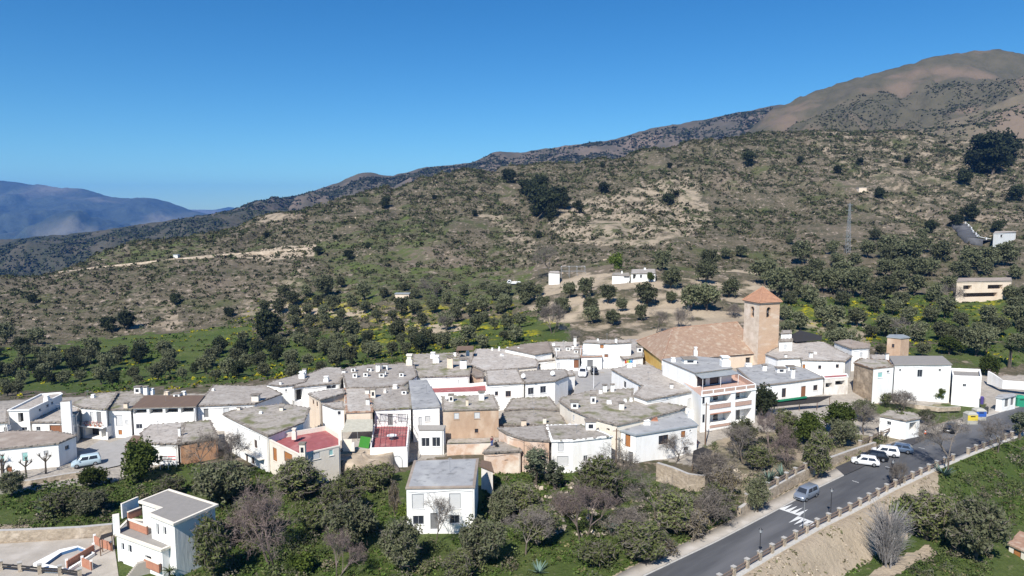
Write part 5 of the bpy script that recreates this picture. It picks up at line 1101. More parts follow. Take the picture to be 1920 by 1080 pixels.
# pergola terrace of the two-storey house
def pergola_terrace():
    zf = 2.7; P = [atz(u, v, zf)[:2] for u, v in ((694, 848), (764, 846), (768, 800), (701, 799))]
    if not ccw(P): P.reverse()
    T = thing('pergola_terrace', 'raised terrace with red floor, white parapet and bare metal pergola before the two-storey house', 'terrace', (*P[0], 0))
    b = MB(); b.prism(P, -.6, zf, 'white', top='red_floor'); b.build('base', T)
    b = MB()
    for i in range(2):
        w = Wall(P[i], P[i + 1]); 
        b.beam(w.P(.1, zf + .35, -.12), w.P(w.L - .1, zf + .35, -.12), .22, .7, 'white')
    w = Wall(P[3], P[0]); b.beam(w.P(.1, zf + .35, -.12), w.P(w.L - .1, zf + .35, -.12), .22, .7, 'white'); b.build('parapet', T)
    b = MB(); c = [Vector((*p, zf)) for p in offset(P, -.3)]; up = Vector((0, 0, 2.4))
    for p in c: b.tube(p, p + up, .05, m='metal_dark')
    for i in range(4): b.tube(c[i] + up, c[(i + 1) % 4] + up, .045, m='metal_dark')
    for k in range(1, 6): t = k / 6; b.tube(c[0].lerp(c[1], t) + up, c[3].lerp(c[2], t) + up, .03, m='metal_dark')
    for k in (1, 2): t = k / 3; b.tube(c[0].lerp(c[3], t) + up, c[1].lerp(c[2], t) + up, .03, m='metal_dark')
    b.build('pergola_frame', T)
    vine = MB(); r = random.Random(3)
    for k in range(34):
        a, bb = r.random(), r.random(); p = c[0].lerp(c[1], a).lerp(c[3].lerp(c[2], a), bb) + up + Vector((0, 0, .06))
        for q in range(5):
            d = Vector((r.uniform(-.6, .6), r.uniform(-.6, .6), r.uniform(-.12, .15))); vine.tube(p, p + d, .018, n=3, m='twig_grey', caps=False); p = p + d
    vine.build('bare_vine', T)
    m_ = MB(); q = c[0].lerp(c[1], .55).lerp(c[3].lerp(c[2], .55), .45)
    ring = [(q.x + .85 * math.cos(t), q.y + .85 * math.sin(t)) for t in np.linspace(0, 2 * math.pi, 17)[:-1]]
    m_.prism(ring, zf + .7, zf + .76, 'white_paint'); m_.tube((q.x, q.y, zf), (q.x, q.y, zf + .7), .06, m='metal_grey'); m_.tube((q.x, q.y, zf + .01), (q.x, q.y, zf + .05), .35, n=12, m='metal_grey'); tag(m_.build('garden_table', off=(q.x, q.y, zf)), 'round white table standing on the red pergola terrace', 'table')
    # arched white niche gate under the terrace
    g = MB(); w = Wall(P[0], P[1]); s = w.cast(745, 870)[0]
    pts = [(s - .8, 0), (s + .8, 0)] + [(s + .8 * math.cos(t), 1.2 + .8 * math.sin(t)) for t in np.linspace(0, math.pi, 9)]
    g.face([w.P(a, z, .03) for a, z in pts], 'frame_white')
    for a, z in zip(pts[1:-1], pts[2:]): g.tube(w.P(*a, .04), w.P(*z, .04), .05, m='metal_grey')
    g.build('arched_gate', T)
pergola_terrace()
def awning():
    T = thing('canvas_awning', 'beige canvas awning on posts over the peach house yard', 'awning', atz(660, 840, 2.6))
    z1, z0 = 5.0, 4.3; a = Vector(atz(650, 786, z1)); b_ = Vector(atz(699, 786, z1)); c = Vector(atz(699, 808, z0)); d = Vector(atz(641, 810, z0))
    m = MB(); m.face([d, c, b_, a], 'canvas'); dn = Vector((0, 0, .06)); m.face([a - dn, b_ - dn, c - dn, d - dn], 'canvas')
    for p, q in ((d, c), (c, b_), (b_, a), (a, d)): m.face([p - dn, q - dn, q, p], 'canvas')
    m.build('canvas', T); m = MB()
    for p in (c, d, d.lerp(c, .5)): m.tube((p.x, p.y + .1, 2.5), (p.x, p.y + .1, p.z - .07), .05, m='metal_grey')
    m.build('frame', T)
    g = MB(); p0, p1 = Vector(atz(672, 838, 2.65)), Vector(atz(691, 841, 2.65)); v = Vector((.25, .8, 1.6)); w = Vector((.0, .06, -.03))
    g.face([p0, p1, p1 + v, p0 + v], 'turf_green'); g.face([p0 + w, p0 + v + w, p1 + v + w, p1 + w], 'turf_green')
    for a, c2 in ((p0, p1), (p1, p1 + v), (p1 + v, p0 + v), (p0 + v, p0)): g.face([a, c2, c2 + w, a + w], 'turf_green')
    tag(g.build('turf_mat', off=tuple(p0)), 'bright green artificial turf mat leaning under the beige awning', 'mat')
    m = MB(); p = Vector(atz(652, 846, 2.6)); m.box(p, (1.5, .2, 2.0), 'pale_cream'); m.box(p + Vector((.9, .0, 0)), (.5, .25, 1.5), 'dirty_white'); tag(m.build('screen_wall', off=tuple(p)), 'short pale screen wall at the left of the beige awning', 'wall')
awning()
# little roof sheets and canopies
def sheet(px, zs, m, label, name, cat, posts=(), t=.08, postm='wood', zg=0.0):
    P = [Vector(atz(u, v, z)) for (u, v), z in zip(px, zs)]
    if not ccw([(p.x, p.y) for p in P]): P.reverse()
    T = thing(name, label, cat, (P[0].x, P[0].y, zg)); b = MB(); d = Vector((0, 0, t))
    b.face(P, m); b.face([p - d for p in P[::-1]], m)
    for i in range(len(P)): q = P[(i + 1) % len(P)]; b.face([P[i] - d, q - d, q, P[i]], m)
    b.build('sheet', T)
    for p in P:
        g = MB(); z0 = max(zg, h1(p.x, p.y)) - .3; c = sum((q for q in P), Vector()) / len(P); p2 = p.lerp(c, .06); g.tube((p2.x, p2.y, z0), (p2.x, p2.y, p.z - t - .005), .06, m=postm); g.build('post', T)
sheet([(234, 835), (260, 834), (268, 818), (250, 816)], [2.4, 2.6, 3.3, 3.2], 'brown_sheet', 'slanting dark brown lean-to roof at the left of the citrus tree house', 'lean_to', 'shelter')
sheet([(1478, 632), (1492, 641), (1541, 637), (1541, 630), (1500, 619)], [9.2, 8.6, 8.6, 9.0, 9.6], 'net_dark', 'dark brown shade roof on posts behind the church tower', 'shade_roof', 'shelter', zg=4)
sheet([(855, 657), (888, 656), (888, 648), (858, 649)], [7.6, 7.6, 8.1, 8.1], 'brown_sheet', 'brown sheet shelter roof on the rooftops at the back left of the village', 'shelter_roof', 'shelter', zg=5)
sheet([(1445, 763), (1535, 754), (1560, 742), (1500, 745), (1420, 757)], [3.0, 3.2, 4.2, 4.3, 3.8], 'net_dark', 'black shade net with green edge strung over the garden below the long white house', 'shade_net', 'net')
m = MB(); a, c = Vector(atz(1418, 757, 3.87)), Vector(atz(1512, 744.5, 4.38)); m.beam(a, c, .35, .3, 'net_green'); tag(m.build('net_roll', off=tuple(a)), 'green rolled net edge along the top of the black shade net', 'net')
sheet([(1297, 868), (1330, 858), (1336, 845), (1318, 838), (1300, 845)], [1.6, 1.3, 2.0, 2.6, 2.6], 'net_dark', 'black draped tarpaulin beside the brown-shuttered white house', 'tarpaulin', 'tarpaulin')
sheet([(186, 1012), (210, 1003), (214, 996), (190, 1003)], [2.2, 2.2, 2.3, 2.3], 'net_dark', 'dark green awning behind the modern house', 'patio_awning', 'awning')
# porch tower details
T = thing('balcony_rail', 'red and white striped railing of the narrow cream porch tower', 'railing', atz(300, 872, 0)); b = MB(); p = Vector(atz(300, 866, 1.3)); q = Vector(atz(330, 866, 1.3))
for k in range(4): b.beam(p + Vector((0, 0, .12 + .25 * k)), q + Vector((0, 0, .12 + .25 * k)), .06, .13, 'red' if k % 2 else 'white_paint')
for t in (0, .5, 1): b.tube(p.lerp(q, t) - Vector((0, 0, 1.6)), p.lerp(q, t) + Vector((0, 0, 1.05)), .05, m='white_paint')
b.build('rails', T)
# plaza poles frame
T = thing('plaza_frame', 'tall thin white pole frame standing on the village plaza', 'frame', atz(1100, 712, 3)); b = MB(); tops = []
for u, v0, v1 in ((1043, 655, 694), (1088, 653, 690), (1127, 668, 692), (1168, 656, 689), (1113, 680, 728)):
    p = atz(u, v1, 3.05); z = zat(v0, p[1]); b.tube(p, (p[0], p[1], z), .07, m='white_paint'); tops.append(Vector((p[0], p[1], z)))
b.build('poles', T); b = MB(); b.tube(tops[0], tops[1], .045, m='white_paint'); b.tube(tops[1], tops[3], .045, m='white_paint'); b.build('crossbar', T)
# ------------------------------------------------------------------ street furniture
def lamp(u, v, h, label, arm=False):
    x, y, z = atz(u, v, .15); T = thing('street_lamp', label, 'street lamp', (x, y, z)); b = MB()
    b.tube((x, y, z - .3), (x, y, z + .5), .11, .09, n=8, m='metal_dark'); b.tube((x, y, z + .5), (x, y, z + h), .06, .045, n=8, m='metal_dark'); b.build('pole', T)
    b = MB(); b.tube((x, y, z + h), (x, y, z + h + .12), .05, .16, n=6, m='metal_dark'); b.tube((x, y, z + h + .12), (x, y, z + h + .5), .13, .2, n=6, m='lamp_clear'); b.tube((x, y, z + h + .5), (x, y, z + h + .75), .24, .03, n=6, m='metal_dark'); b.build('lantern', T)
    if arm:
        b = MB(); b.tube((x, y, z + h * .72), (x - .9, y, z + h * .78), .03, m='metal_dark'); b.tube((x - .9, y, z + h * .74), (x - .9, y, z + h * .8), .16, .1, n=6, m='metal_dark'); b.build('arm', T)
lamp(1557, 972, 3.6, 'black street lamp by the fence next to the shark-tooth markings'); lamp(1424, 1052, 3.4, 'black street lamp by the fence at the bottom of the road')
lamp(1672, 908, 3.2, 'black street lamp with side arm by the fence opposite the white parked car', True)
b = MB(); x, y, z = atz(1506, 1000, .15); T = thing('sign_post', 'slim grey sign post at the fence beside the road markings', 'post', (x, y, z)); b.tube((x, y, z - .3), (x, y, z + 4.2), .05, n=6, m='metal_grey'); b.build('pole', T); b = MB(); b.box((x, y - .03, z + .1), (.45, .05, .35), 'white_paint'); b.build('plate', T)
def pole(u, v, h, label, name='utility_pole', m='wood', zz=None):
    g = hit(u, v) if zz is None else atz(u, v, zz); T = thing(name, label, 'pole', g); b = MB(); b.tube((g[0], g[1], g[2] - .5), (g[0], g[1], g[2] + h), .13, .09, n=6, m=m); b.build('shaft', T)
    b = MB(); b.beam((g[0] - .6, g[1], g[2] + h - .4), (g[0] + .6, g[1], g[2] + h - .4), .09, .09, m)
    for k in (-.5, 0, .5): b.tube((g[0] + k, g[1], g[2] + h - .36), (g[0] + k, g[1], g[2] + h - .1), .04, m='white_paint')
    b.build('crossarm', T); return g
pole(1849, 668, 5.0, 'utility pole among olive trees beside the far right white wall', zz=3.0)
pole(1155, 870, 6.0, 'wooden utility pole between the two white front houses', zz=0)
pole(1322, 838, 8.0, 'tall wooden pole against the corner of the balcony building', zz=0)
def pylon():
    g = hit(1589, 474); x, y, z = g; s = y / F; h = 92 * s; T = thing('power_pylon', 'slim grey lattice power pylon on the olive slope right of the church', 'pylon', g); b = MB(); w0, w1 = .95, .28
    c = lambda t, i: Vector((x + (w0 + (w1 - w0) * t) * (-1 if i in (0, 3) else 1), y + (w0 + (w1 - w0) * t) * (-1 if i < 2 else 1), z + h * t))
    for i in range(4): b.tube(c(0, i) - Vector((0, 0, 1)), c(1, i), .10, .07, n=4, m='metal_grey')
    N_ = 12
    for k in range(N_):
        for i in range(4): b.tube(c(k / N_, i), c((k + 1) / N_, (i + 1) % 4), .05, n=3, m='metal_grey', caps=False); b.tube(c((k + 1) / N_, i), c((k + 1) / N_, (i + 1) % 4), .05, n=3, m='metal_grey', caps=False)
    b.build('lattice', T); b = MB()
    for q in (.86, .97): b.beam((x - 1.6, y, z + h * q), (x + 1.6, y, z + h * q), .14, .14, 'metal_grey')
    b.build('crossarm', T)
pylon()
def bins():
    for u, v, m, lid, lb, nm in ((1819, 789, 'grey_bin', 'yellow', 'grey recycling container with a yellow front beside the road', 'recycling_container'), (1835, 782, 'grey_bin', 'blue', 'grey recycling container with a blue front beside the road', 'recycling_container'), (1911, 757, 'dumpster_green', 'dumpster_green', 'green domed bottle bank next to the white kiosk', 'bottle_bank')):
        x, y, z = atz(u, v, .55); T = thing(nm, lb, 'container', (x, y, z)); b = MB(); r = .55
        b.prism([(x + a * 1.0, y + c * .75) for a, c in ((-1, -1), (1, -1), (1, 1), (-1, 1))], z - .6, z + 1.45, m)
        b.face([(x - 1, y - .755, z + .25), (x + 1, y - .755, z + .25), (x + 1, y - .755, z + 1.3), (x - 1, y - .755, z + 1.3)], lid); b.build('body', T)
        b = MB(); rg = [(x + 1.04 * a, y + .79 * c) for a, c in ((-1, -1), (1, -1), (1, 1), (-1, 1))]; rt = [(x + .6 * a, y + .45 * c) for a, c in ((-1, -1), (1, -1), (1, 1), (-1, 1))]
        for i in range(4): j = (i + 1) % 4; b.face([(*rg[i], z + 1.45), (*rg[j], z + 1.45), (*rt[j], z + 1.85), (*rt[i], z + 1.85)], m)
        b.face([(*p, z + 1.85) for p in rt], m); b.face([(*p, z + 1.45) for p in rg[::-1]], m); b.build('lid', T)
        b = MB(); b.box((x, y - .78, z + 1.0), (.9, .06, .18), 'plastic_dark'); b.build('slot', T)
    x, y, z = atz(1735, 813, .4); b = MB(); b.tube((x, y, z), (x, y, z + .06), .3, n=4, m='orange'); b.tube((x, y, z + .06), (x, y, z + .75), .2, .03, n=10, m='orange'); b.tube((x, y, z + .3), (x, y, z + .45), .165, .125, n=10, m='white_paint'); tag(b.build('traffic_cone', off=(x, y, z)), 'orange traffic cone beside the white garage', 'traffic cone')
    x, y, z = atz(1841, 755, 1.2); b = MB(); b.tube((x, y, z - .3), (x, y, z + 1.2), .3, .34, n=10, m='violet'); b.tube((x, y, z + 1.2), (x, y, z + 1.35), .38, .2, n=10, m='violet'); tag(b.build('litter_bin', off=(x, y, z)), 'dark violet bin at the corner of the barn annex', 'bin')
    # lattice screen fence by the gate
    post_rail([Vector(atz(u, v, .4)) for u, v in ((1840, 779), (1852, 774))], .4, 'dark mesh gate panel beside the recycling containers', name='mesh_gate', ph=1.2, pw=.15, rails=(.3, .6, .9), mp='metal_dark', mr='metal_dark')
bins()
# greenhouse frame on the hill
g = hit(1075, 520); x, y, z = g; s = y / F; T = thing('greenhouse_frame', 'bare white greenhouse frame on the slope beside the bare tree', 'frame', g); b = MB(); w = 22 * s; h = 20 * s
for i in range(4):
    for j in (0, 4): b.tube((x - w + i * w * .67, y + j, z - 1), (x - w + i * w * .67, y + j, z + h), .06, n=4, m='frame_grey')
for j in (0, 4):
    for q in (1, .55): b.tube((x - w, y + j, z + h * q), (x + w, y + j, z + h * q), .05, n=4, m='frame_grey')
for i in range(4): b.tube((x - w + i * w * .67, y, z + h), (x - w + i * w * .67, y + 4, z + h), .08, n=4, m='white_paint')
b.build('bars', T)
# mountain road bend and hillside track
def track(px, w, m, name, zoff=.35):
    C = [Vector(hit(u, v)) for u, v in px]; V = []; n = 0
    P = []
    for a, c in zip(C[:-1], C[1:]):
        for t in np.linspace(0, 1, 14)[:-1]: P.append(a.lerp(c, t))
    P.append(C[-1]); L_ = []; R_ = []
    zz_ = np.convolve(np.pad([p.z for p in P], 8, mode='edge'), np.ones(17) / 17, 'valid')
    P = [Vector((p.x, p.y, q)) for p, q in zip(P, zz_)]
    for i, p in enumerate(P):
        d = (P[min(i + 1, len(P) - 1)] - P[max(0, i - 1)]); d.z = 0; d.normalize(); nn = Vector((-d.y, d.x, 0)); zz = p.z + .25
        L_.append((p.x + nn.x * w / 2, p.y + nn.y * w / 2, zz + zoff)); R_.append((p.x - nn.x * w / 2, p.y - nn.y * w / 2, zz + zoff))
    n = len(P); V = np.array(L_ + R_ + [(a, b2, c - 3) for a, b2, c in L_] + [(a, b2, c - 3) for a, b2, c in R_])
    Fq = [(i, n + i, n + i + 1, i + 1) for i in range(n - 1)] + [(i, i + 1, 2 * n + i + 1, 2 * n + i) for i in range(n - 1)] + [(n + i, 3 * n + i, 3 * n + i + 1, n + i + 1) for i in range(n - 1)]
    me = npmesh(name, V, np.array(Fq), [m]); o = bpy.data.objects.new(name, me); COL.objects.link(o); o['kind'] = 'structure'; return L_, R_
track([(110, 512), (180, 503), (270, 492), (350, 484), (420, 478), (480, 474), (530, 470), (580, 466)], 5, 'rock', 'dirt_track')
Lr, Rr_ = track([(1797, 424), (1806, 434), (1810, 442), (1822, 452), (1850, 458)], 7, 'asphalt', 'mountain_road', 1.6)
T = thing('road_guard', 'white guard posts along the bend of the mountain road', 'guard rail', Lr[0])
for k in range(0, len(Lr), 8): b = MB(); p = Lr[k]; b.box((p[0], p[1], p[2] - .5), (.5, .5, 1.6), 'white_paint'); b.build('post', T)
b = MB()
for p, q in zip(Lr[:-1], Lr[1:]): b.beam(Vector(p) + Vector((0, 0, .75)), Vector(q) + Vector((0, 0, .75)), .15, .25, 'white_paint')
b.build('rail', T)
# ------------------------------------------------------------------ vehicles
def car(pos, heading, paint, label, kind='hatch', L=4.2, W=1.75, Hh=1.45, name='parked_car', group=None, cat='car'):
    """heading = direction the front points (radians, world)"""
    x0, y0, z0 = pos; T = thing(name, label, cat, pos, group); ca, sa = math.cos(heading), math.sin(heading)
    def Q(a, b, c): a -= L / 2; return (x0 + a * -ca - b * sa, y0 + a * -sa + b * ca, z0 + c)     # a from the nose backwards, b left, c up
    hb = Hh * .60
    if kind == 'hatch': st = [(0, .30, .52, .62), (.10, .22, .64, .82), (.30 * L / 4.2, .18, .70, .96), (L * .27, .17, hb * .95, 1), (L * .5, .17, hb, 1), (L * .86, .2, hb * 1.04, .98), (L - .08, .25, hb * .98, .9), (L, .32, hb * .8, .8)]; cab = (L * .20, L * .37, L * .84, L * .985)
    elif kind == 'van': st = [(0, .30, .58, .70), (.10, .22, .72, .86), (.35, .18, .82, .97), (L * .22, .17, hb * .98, 1), (L * .5, .17, hb, 1), (L * .9, .2, hb, 1), (L - .05, .25, hb, .97), (L, .32, hb * .9, .93)]; cab = (L * .19, L * .34, L * .93, L * .985)
    else: st = [(0, .35, .9, .9), (.1, .3, 1.05, .95), (L * .3, .3, 1.1, 1), (L * .34, .35, .9, 1), (L - .05, .35, .9, 1), (L, .4, .85, .98)]; cab = (L * .02, L * .10, L * .30, L * .33)
    b = MB(); rings = []
    for a, zl, zb, hw in st:
        hw *= W / 2; rings.append([Q(a, s * w_, c) for s, w_, c in ((-1, hw * .86, zl), (-1, hw, zl + .18), (-1, hw, zb - .12), (-1, hw * .94, zb), (1, hw * .94, zb), (1, hw, zb - .12), (1, hw, zl + .18), (1, hw * .86, zl))])
    for r, q in zip(rings[:-1], rings[1:]):
        for i in range(8): j = (i + 1) % 8; b.face([r[i], r[j], q[j], q[i]], paint)
    b.face(rings[0][::-1], paint); b.face(rings[-1], paint)
    zb = hb - .02; a0, a1, a2, a3 = cab; w0, w1 = W / 2 * .93, W / 2 * .74
    lo = [(a0, -w0, zb), (a0, w0, zb), (a3, w0, zb), (a3, -w0, zb)]; hi = [(a1, -w1, Hh), (a1, w1, Hh), (a2, w1, Hh), (a2, -w1, Hh)]
    mid = [tuple(l + (h - l) * .86 for l, h in zip(p, q)) for p, q in zip(lo, hi)]; hi2 = [(a1 + .14, -w1 + .12, Hh), (a1 + .14, w1 - .12, Hh), (a2 - .12, w1 - .12, Hh), (a2 - .12, -w1 + .12, Hh)]
    for A, B in ((lo, mid), (mid, hi2)):
        for i in range(4): j = (i + 1) % 4; b.face([Q(*A[i]), Q(*A[j]), Q(*B[j]), Q(*B[i])][::-1], paint)
    b.face([Q(*p) for p in hi2][::-1], paint); bo = b.build('body', T, smooth=True); bm_ = bmesh.new(); bm_.from_mesh(bo.data); bmesh.ops.remove_doubles(bm_, verts=bm_.verts, dist=.002); bmesh.ops.recalc_face_normals(bm_, faces=bm_.faces); bm_.to_mesh(bo.data); bm_.free(); bo.data.set_sharp_from_angle(angle=.75)
    def lerp(p, q, t): return tuple(a + (c - a) * t for a, c in zip(p, q))
    def glass(p0, p1, q1, q0, f0, f1, g0, g1, nm, off):
        c = []
        for f, g in ((f0, g0), (f1, g0), (f1, g1), (f0, g1)): c.append(lerp(lerp(p0, p1, f), lerp(q0, q1, f), g))
        c = [Q(a + off[0], bb + off[1], cc + .004) for a, bb, cc in c]; g_ = MB(); g_.face(c, 'glass'); g_.build(nm, T)
    glass(lo[0], lo[1], mid[1], mid[0], .07, .93, .10, .97, 'windscreen', (-.02, 0)); glass(lo[2], lo[3], mid[3], mid[2], .08, .92, .2, .95, 'rear_window', (.02, 0))
    for s, i, j in ((-1, 0, 3), (1, 1, 2)):
        n = ((.12, .46), (.50, .88)) if kind != 'truck' else ((.15, .85),)
        for f0, f1 in n: glass(lo[i], lo[j], mid[j], mid[i], f0, f1, .10, .92, 'side_window', (0, s * .02))
    if kind == 'truck':
        b = MB()
        for a, c, d in ((L * .36, L * .37, 1.5), (L - .06, L, 1.35)): b.face([Q(a, -W / 2, .9), Q(a, W / 2, .9), Q(a, W / 2, d), Q(a, -W / 2, d)], 'white_paint'); b.face([Q(a, -W / 2, d), Q(a, W / 2, d), Q(a, W / 2, .9), Q(a, -W / 2, .9)], 'white_paint')
        for s in (-1, 1):
            b.face([Q(L * .36, s * W / 2, .9), Q(L, s * W / 2, .9), Q(L, s * W / 2, 1.35), Q(L * .36, s * W / 2, 1.35)], 'white_paint'); b.face([Q(L, s * W / 2 * .97, .9), Q(L * .36, s * W / 2 * .97, .9), Q(L * .36, s * W / 2 * .97, 1.35), Q(L, s * W / 2 * .97, 1.35)], 'white_paint')
        b.build('load_bed', T)
    R = .31 if kind != 'truck' else .38
    for a in (L * .185, L * .80):
        for s in (-1, 1):
            wm = MB(); wm.tube(Q(a, s * (W / 2 - .2), R), Q(a, s * (W / 2 + .015), R), R, n=14, m='rubber'); wo = wm.build('wheel', T)
            r = MB(); r.tube(Q(a, s * (W / 2 - .02), R), Q(a, s * (W / 2 + .022), R), R * .62, n=10, m='rim'); r.build('rim', wo)
    for s in (-1, 1):
        q = MB(); z_ = .60 if kind == 'hatch' else .70
        q.face([Q(.03 + .05, s * W * .27, z_ - .1), Q(.12, s * W * .42, z_ - .08), Q(.14, s * W * .42, z_ + .06), Q(.06, s * W * .27, z_ + .05)], 'lamp_clear'); q.build('headlight', T)
        q = MB(); zz = hb * .8; q.face([Q(L - .02, s * W * .33, zz - .1), Q(L - .03, s * W * .44, zz - .1), Q(L - .03, s * W * .44, zz + .14), Q(L - .02, s * W * .33, zz + .14)], 'lamp_red'); q.build('tail_light', T)
        q = MB(); q.box(Q(cab[0] + .35, s * (W / 2 + .08), hb), (.14, .16, .13), paint, heading); q.build('mirror', T)
    q = MB(); q.face([Q(-.012, -W * .25, .42), Q(-.012, W * .25, .42), Q(-.012, W * .25, .56), Q(-.012, -W * .25, .56)], 'plastic_dark'); q.build('grille', T)
    q = MB(); q.face([Q(L + .012, -.26, .52), Q(L + .012, .26, .52), Q(L + .012, .26, .64), Q(L + .012, -.26, .64)], 'white_paint'); q.build('number_plate', T)
    return T
rh = math.atan2(rd.y, rd.x)
# parked nose-in towards the wall (pointing left and up in the picture)
hp = math.pi - .42
car(atz(1622, 870, .21), hp, 'car_white', 'white hatchback parked first in the row of cars beside the road', group='cars parked beside the road')
car(atz(1639, 861, .21), hp, 'car_black', 'black hatchback parked between the white hatchback and white estate', group='cars parked beside the road')
car(atz(1659, 853, .21), hp, 'car_white', 'white estate car with raised rear parked third in the roadside row', 'van', L=4.3, Hh=1.6, group='cars parked beside the road')
car(atz(1686, 846, .21), hp - .1, 'car_steel', 'steel blue hatchback parked last in the roadside row', L=4.3, group='cars parked beside the road')
car(atz(1511, 933, .07), rh + math.pi, 'car_silver', 'silver small van driving down the road past the markings', 'van', L=4.35, W=1.78, Hh=1.75, name='small_van', cat='van')
car(atz(1783, 808, .1), rh + .15, 'car_black', 'dark car parked on the left kerb near the white garage, behind bare branches', 'van', L=4.5, W=1.85, Hh=1.7)
car(atz(162, 872, .14), math.pi + .55, 'car_blue', 'light blue small van with white roof parked on the left street', 'van', L=4.2, Hh=1.75, name='small_van', cat='van')
car(atz(1093, 704, 3.07), -1.75, 'car_white', 'white delivery van parked on the village plaza', 'van', L=4.8, W=1.9, Hh=2.0, name='delivery_van', cat='van')
car(atz(1114, 700, 3.07), -1.6, 'car_black', 'black car parked beside the white van on the plaza', L=4.3)
g = hit(963, 534); car((g[0], g[1], g[2] + .1), math.pi, 'car_white', 'small white flatbed truck parked on the hillside terrace', 'truck', L=6.2, W=2.1, Hh=2.1, name='flatbed_truck', cat='truck')
# ------------------------------------------------------------------ people
def person(pos, face, label, pose, top, legs):
    x, y, z = pos; T = thing('person', label, 'person', pos); c, s = math.cos(face), math.sin(face)
    J = {'pel': (0, 0, .95), 'chest': (.04, 0, 1.35), 'neck': (.05, 0, 1.5), 'head': (.07, 0, 1.6), 'hipL': (0, .1, .9), 'kneeL': (.03, .12, .48), 'ankL': (0, .13, .08), 'toeL': (.16, .14, .04), 'shL': (.04, .2, 1.42), 'elL': (.02, .27, 1.14), 'haL': (.16, .25, .93)}
    if pose == 'crouch': J.update({'pel': (-.12, 0, .42), 'chest': (.12, 0, .80), 'neck': (.2, 0, .92), 'head': (.27, 0, 1.0), 'hipL': (-.1, .1, .38), 'kneeL': (.34, .17, .50), 'ankL': (.02, .14, .08), 'toeL': (.18, .15, .04), 'shL': (.14, .2, .85), 'elL': (.3, .26, .60), 'haL': (.5, .2, .40)})
    for k in list(J):
        if k.endswith('L'): a, b_, d = J[k]; J[k[:-1] + 'R'] = (a, -b_, d)
    P = {k: (a * c - b_ * s, a * s + b_ * c, d) for k, (a, b_, d) in J.items()}
    def skin(name, verts, edges, rad, m, root):
        me = bpy.data.meshes.new(name); bm = bmesh.new(); ly = bm.verts.layers.skin.verify(); vs = []
        for v, r in zip(verts, rad):
            q = bm.verts.new(P[v]); q[ly].radius = (r, r); q[ly].use_root = (v == root); vs.append(q)
        ix = {v: q for v, q in zip(verts, vs)}
        for a, b_ in edges: bm.edges.new((ix[a], ix[b_]))
        bm.to_mesh(me); bm.free(); me.materials.append(MATS[m]); o = bpy.data.objects.new(name, me); COL.objects.link(o); o.parent = T
        k = o.modifiers.new('skin', 'SKIN'); k.use_smooth_shade = True; k2 = o.modifiers.new('sub', 'SUBSURF'); k2.levels = k2.render_levels = 2; return o
    bd = ['pel', 'chest', 'neck', 'head', 'hipL', 'kneeL', 'ankL', 'toeL', 'hipR', 'kneeR', 'ankR', 'toeR', 'shL', 'elL', 'haL', 'shR', 'elR', 'haR']
    ed = [('pel', 'chest'), ('chest', 'neck'), ('neck', 'head'), ('pel', 'hipL'), ('hipL', 'kneeL'), ('kneeL', 'ankL'), ('ankL', 'toeL'), ('pel', 'hipR'), ('hipR', 'kneeR'), ('kneeR', 'ankR'), ('ankR', 'toeR'), ('chest', 'shL'), ('shL', 'elL'), ('elL', 'haL'), ('chest', 'shR'), ('shR', 'elR'), ('elR', 'haR')]
    skin('body', bd, ed, [.14, .15, .055, .1, .085, .058, .04, .035, .085, .058, .04, .035, .06, .042, .04, .06, .042, .04], 'skin', 'pel')
    skin('jacket', ['pel', 'chest', 'shL', 'elL', 'shR', 'elR'], [('pel', 'chest'), ('chest', 'shL'), ('shL', 'elL'), ('chest', 'shR'), ('shR', 'elR')], [.165, .185, .08, .062, .08, .062], top, 'pel')
    skin('trousers', ['pel', 'hipL', 'kneeL', 'ankL', 'hipR', 'kneeR', 'ankR'], [('pel', 'hipL'), ('hipL', 'kneeL'), ('kneeL', 'ankL'), ('pel', 'hipR'), ('hipR', 'kneeR'), ('kneeR', 'ankR')], [.16, .1, .075, .06, .1, .075, .06], legs, 'pel')
    hb = MB(); h = P['head']
    for k in range(5):
        a0, a1 = k * .35, (k + 1) * .35; hb.tube((x + h[0], y + h[1], z + h[2] + .02 + .12 * math.sin(a0)), (x + h[0], y + h[1], z + h[2] + .02 + .12 * math.sin(min(a1, 1.57))), .115 * math.cos(a0), .115 * max(.02, math.cos(min(a1, 1.55))), n=10, m='hair')
    hb.build('hair', T, smooth=True)
person(atz(922, 837, 3.55), -.9, 'standing person in maroon top and blue trousers on the weedy outhouse roof', 'stand', 'maroon', 'denim')
person(atz(931, 839, 3.55), 2.4, 'person in black crouching on the weedy outhouse roof', 'crouch', 'black_cloth', 'black_cloth')
person(atz(1305, 842, .1), -1.2, 'person in red beside the black tarpaulin at the white house corner', 'stand', 'red', 'denim')
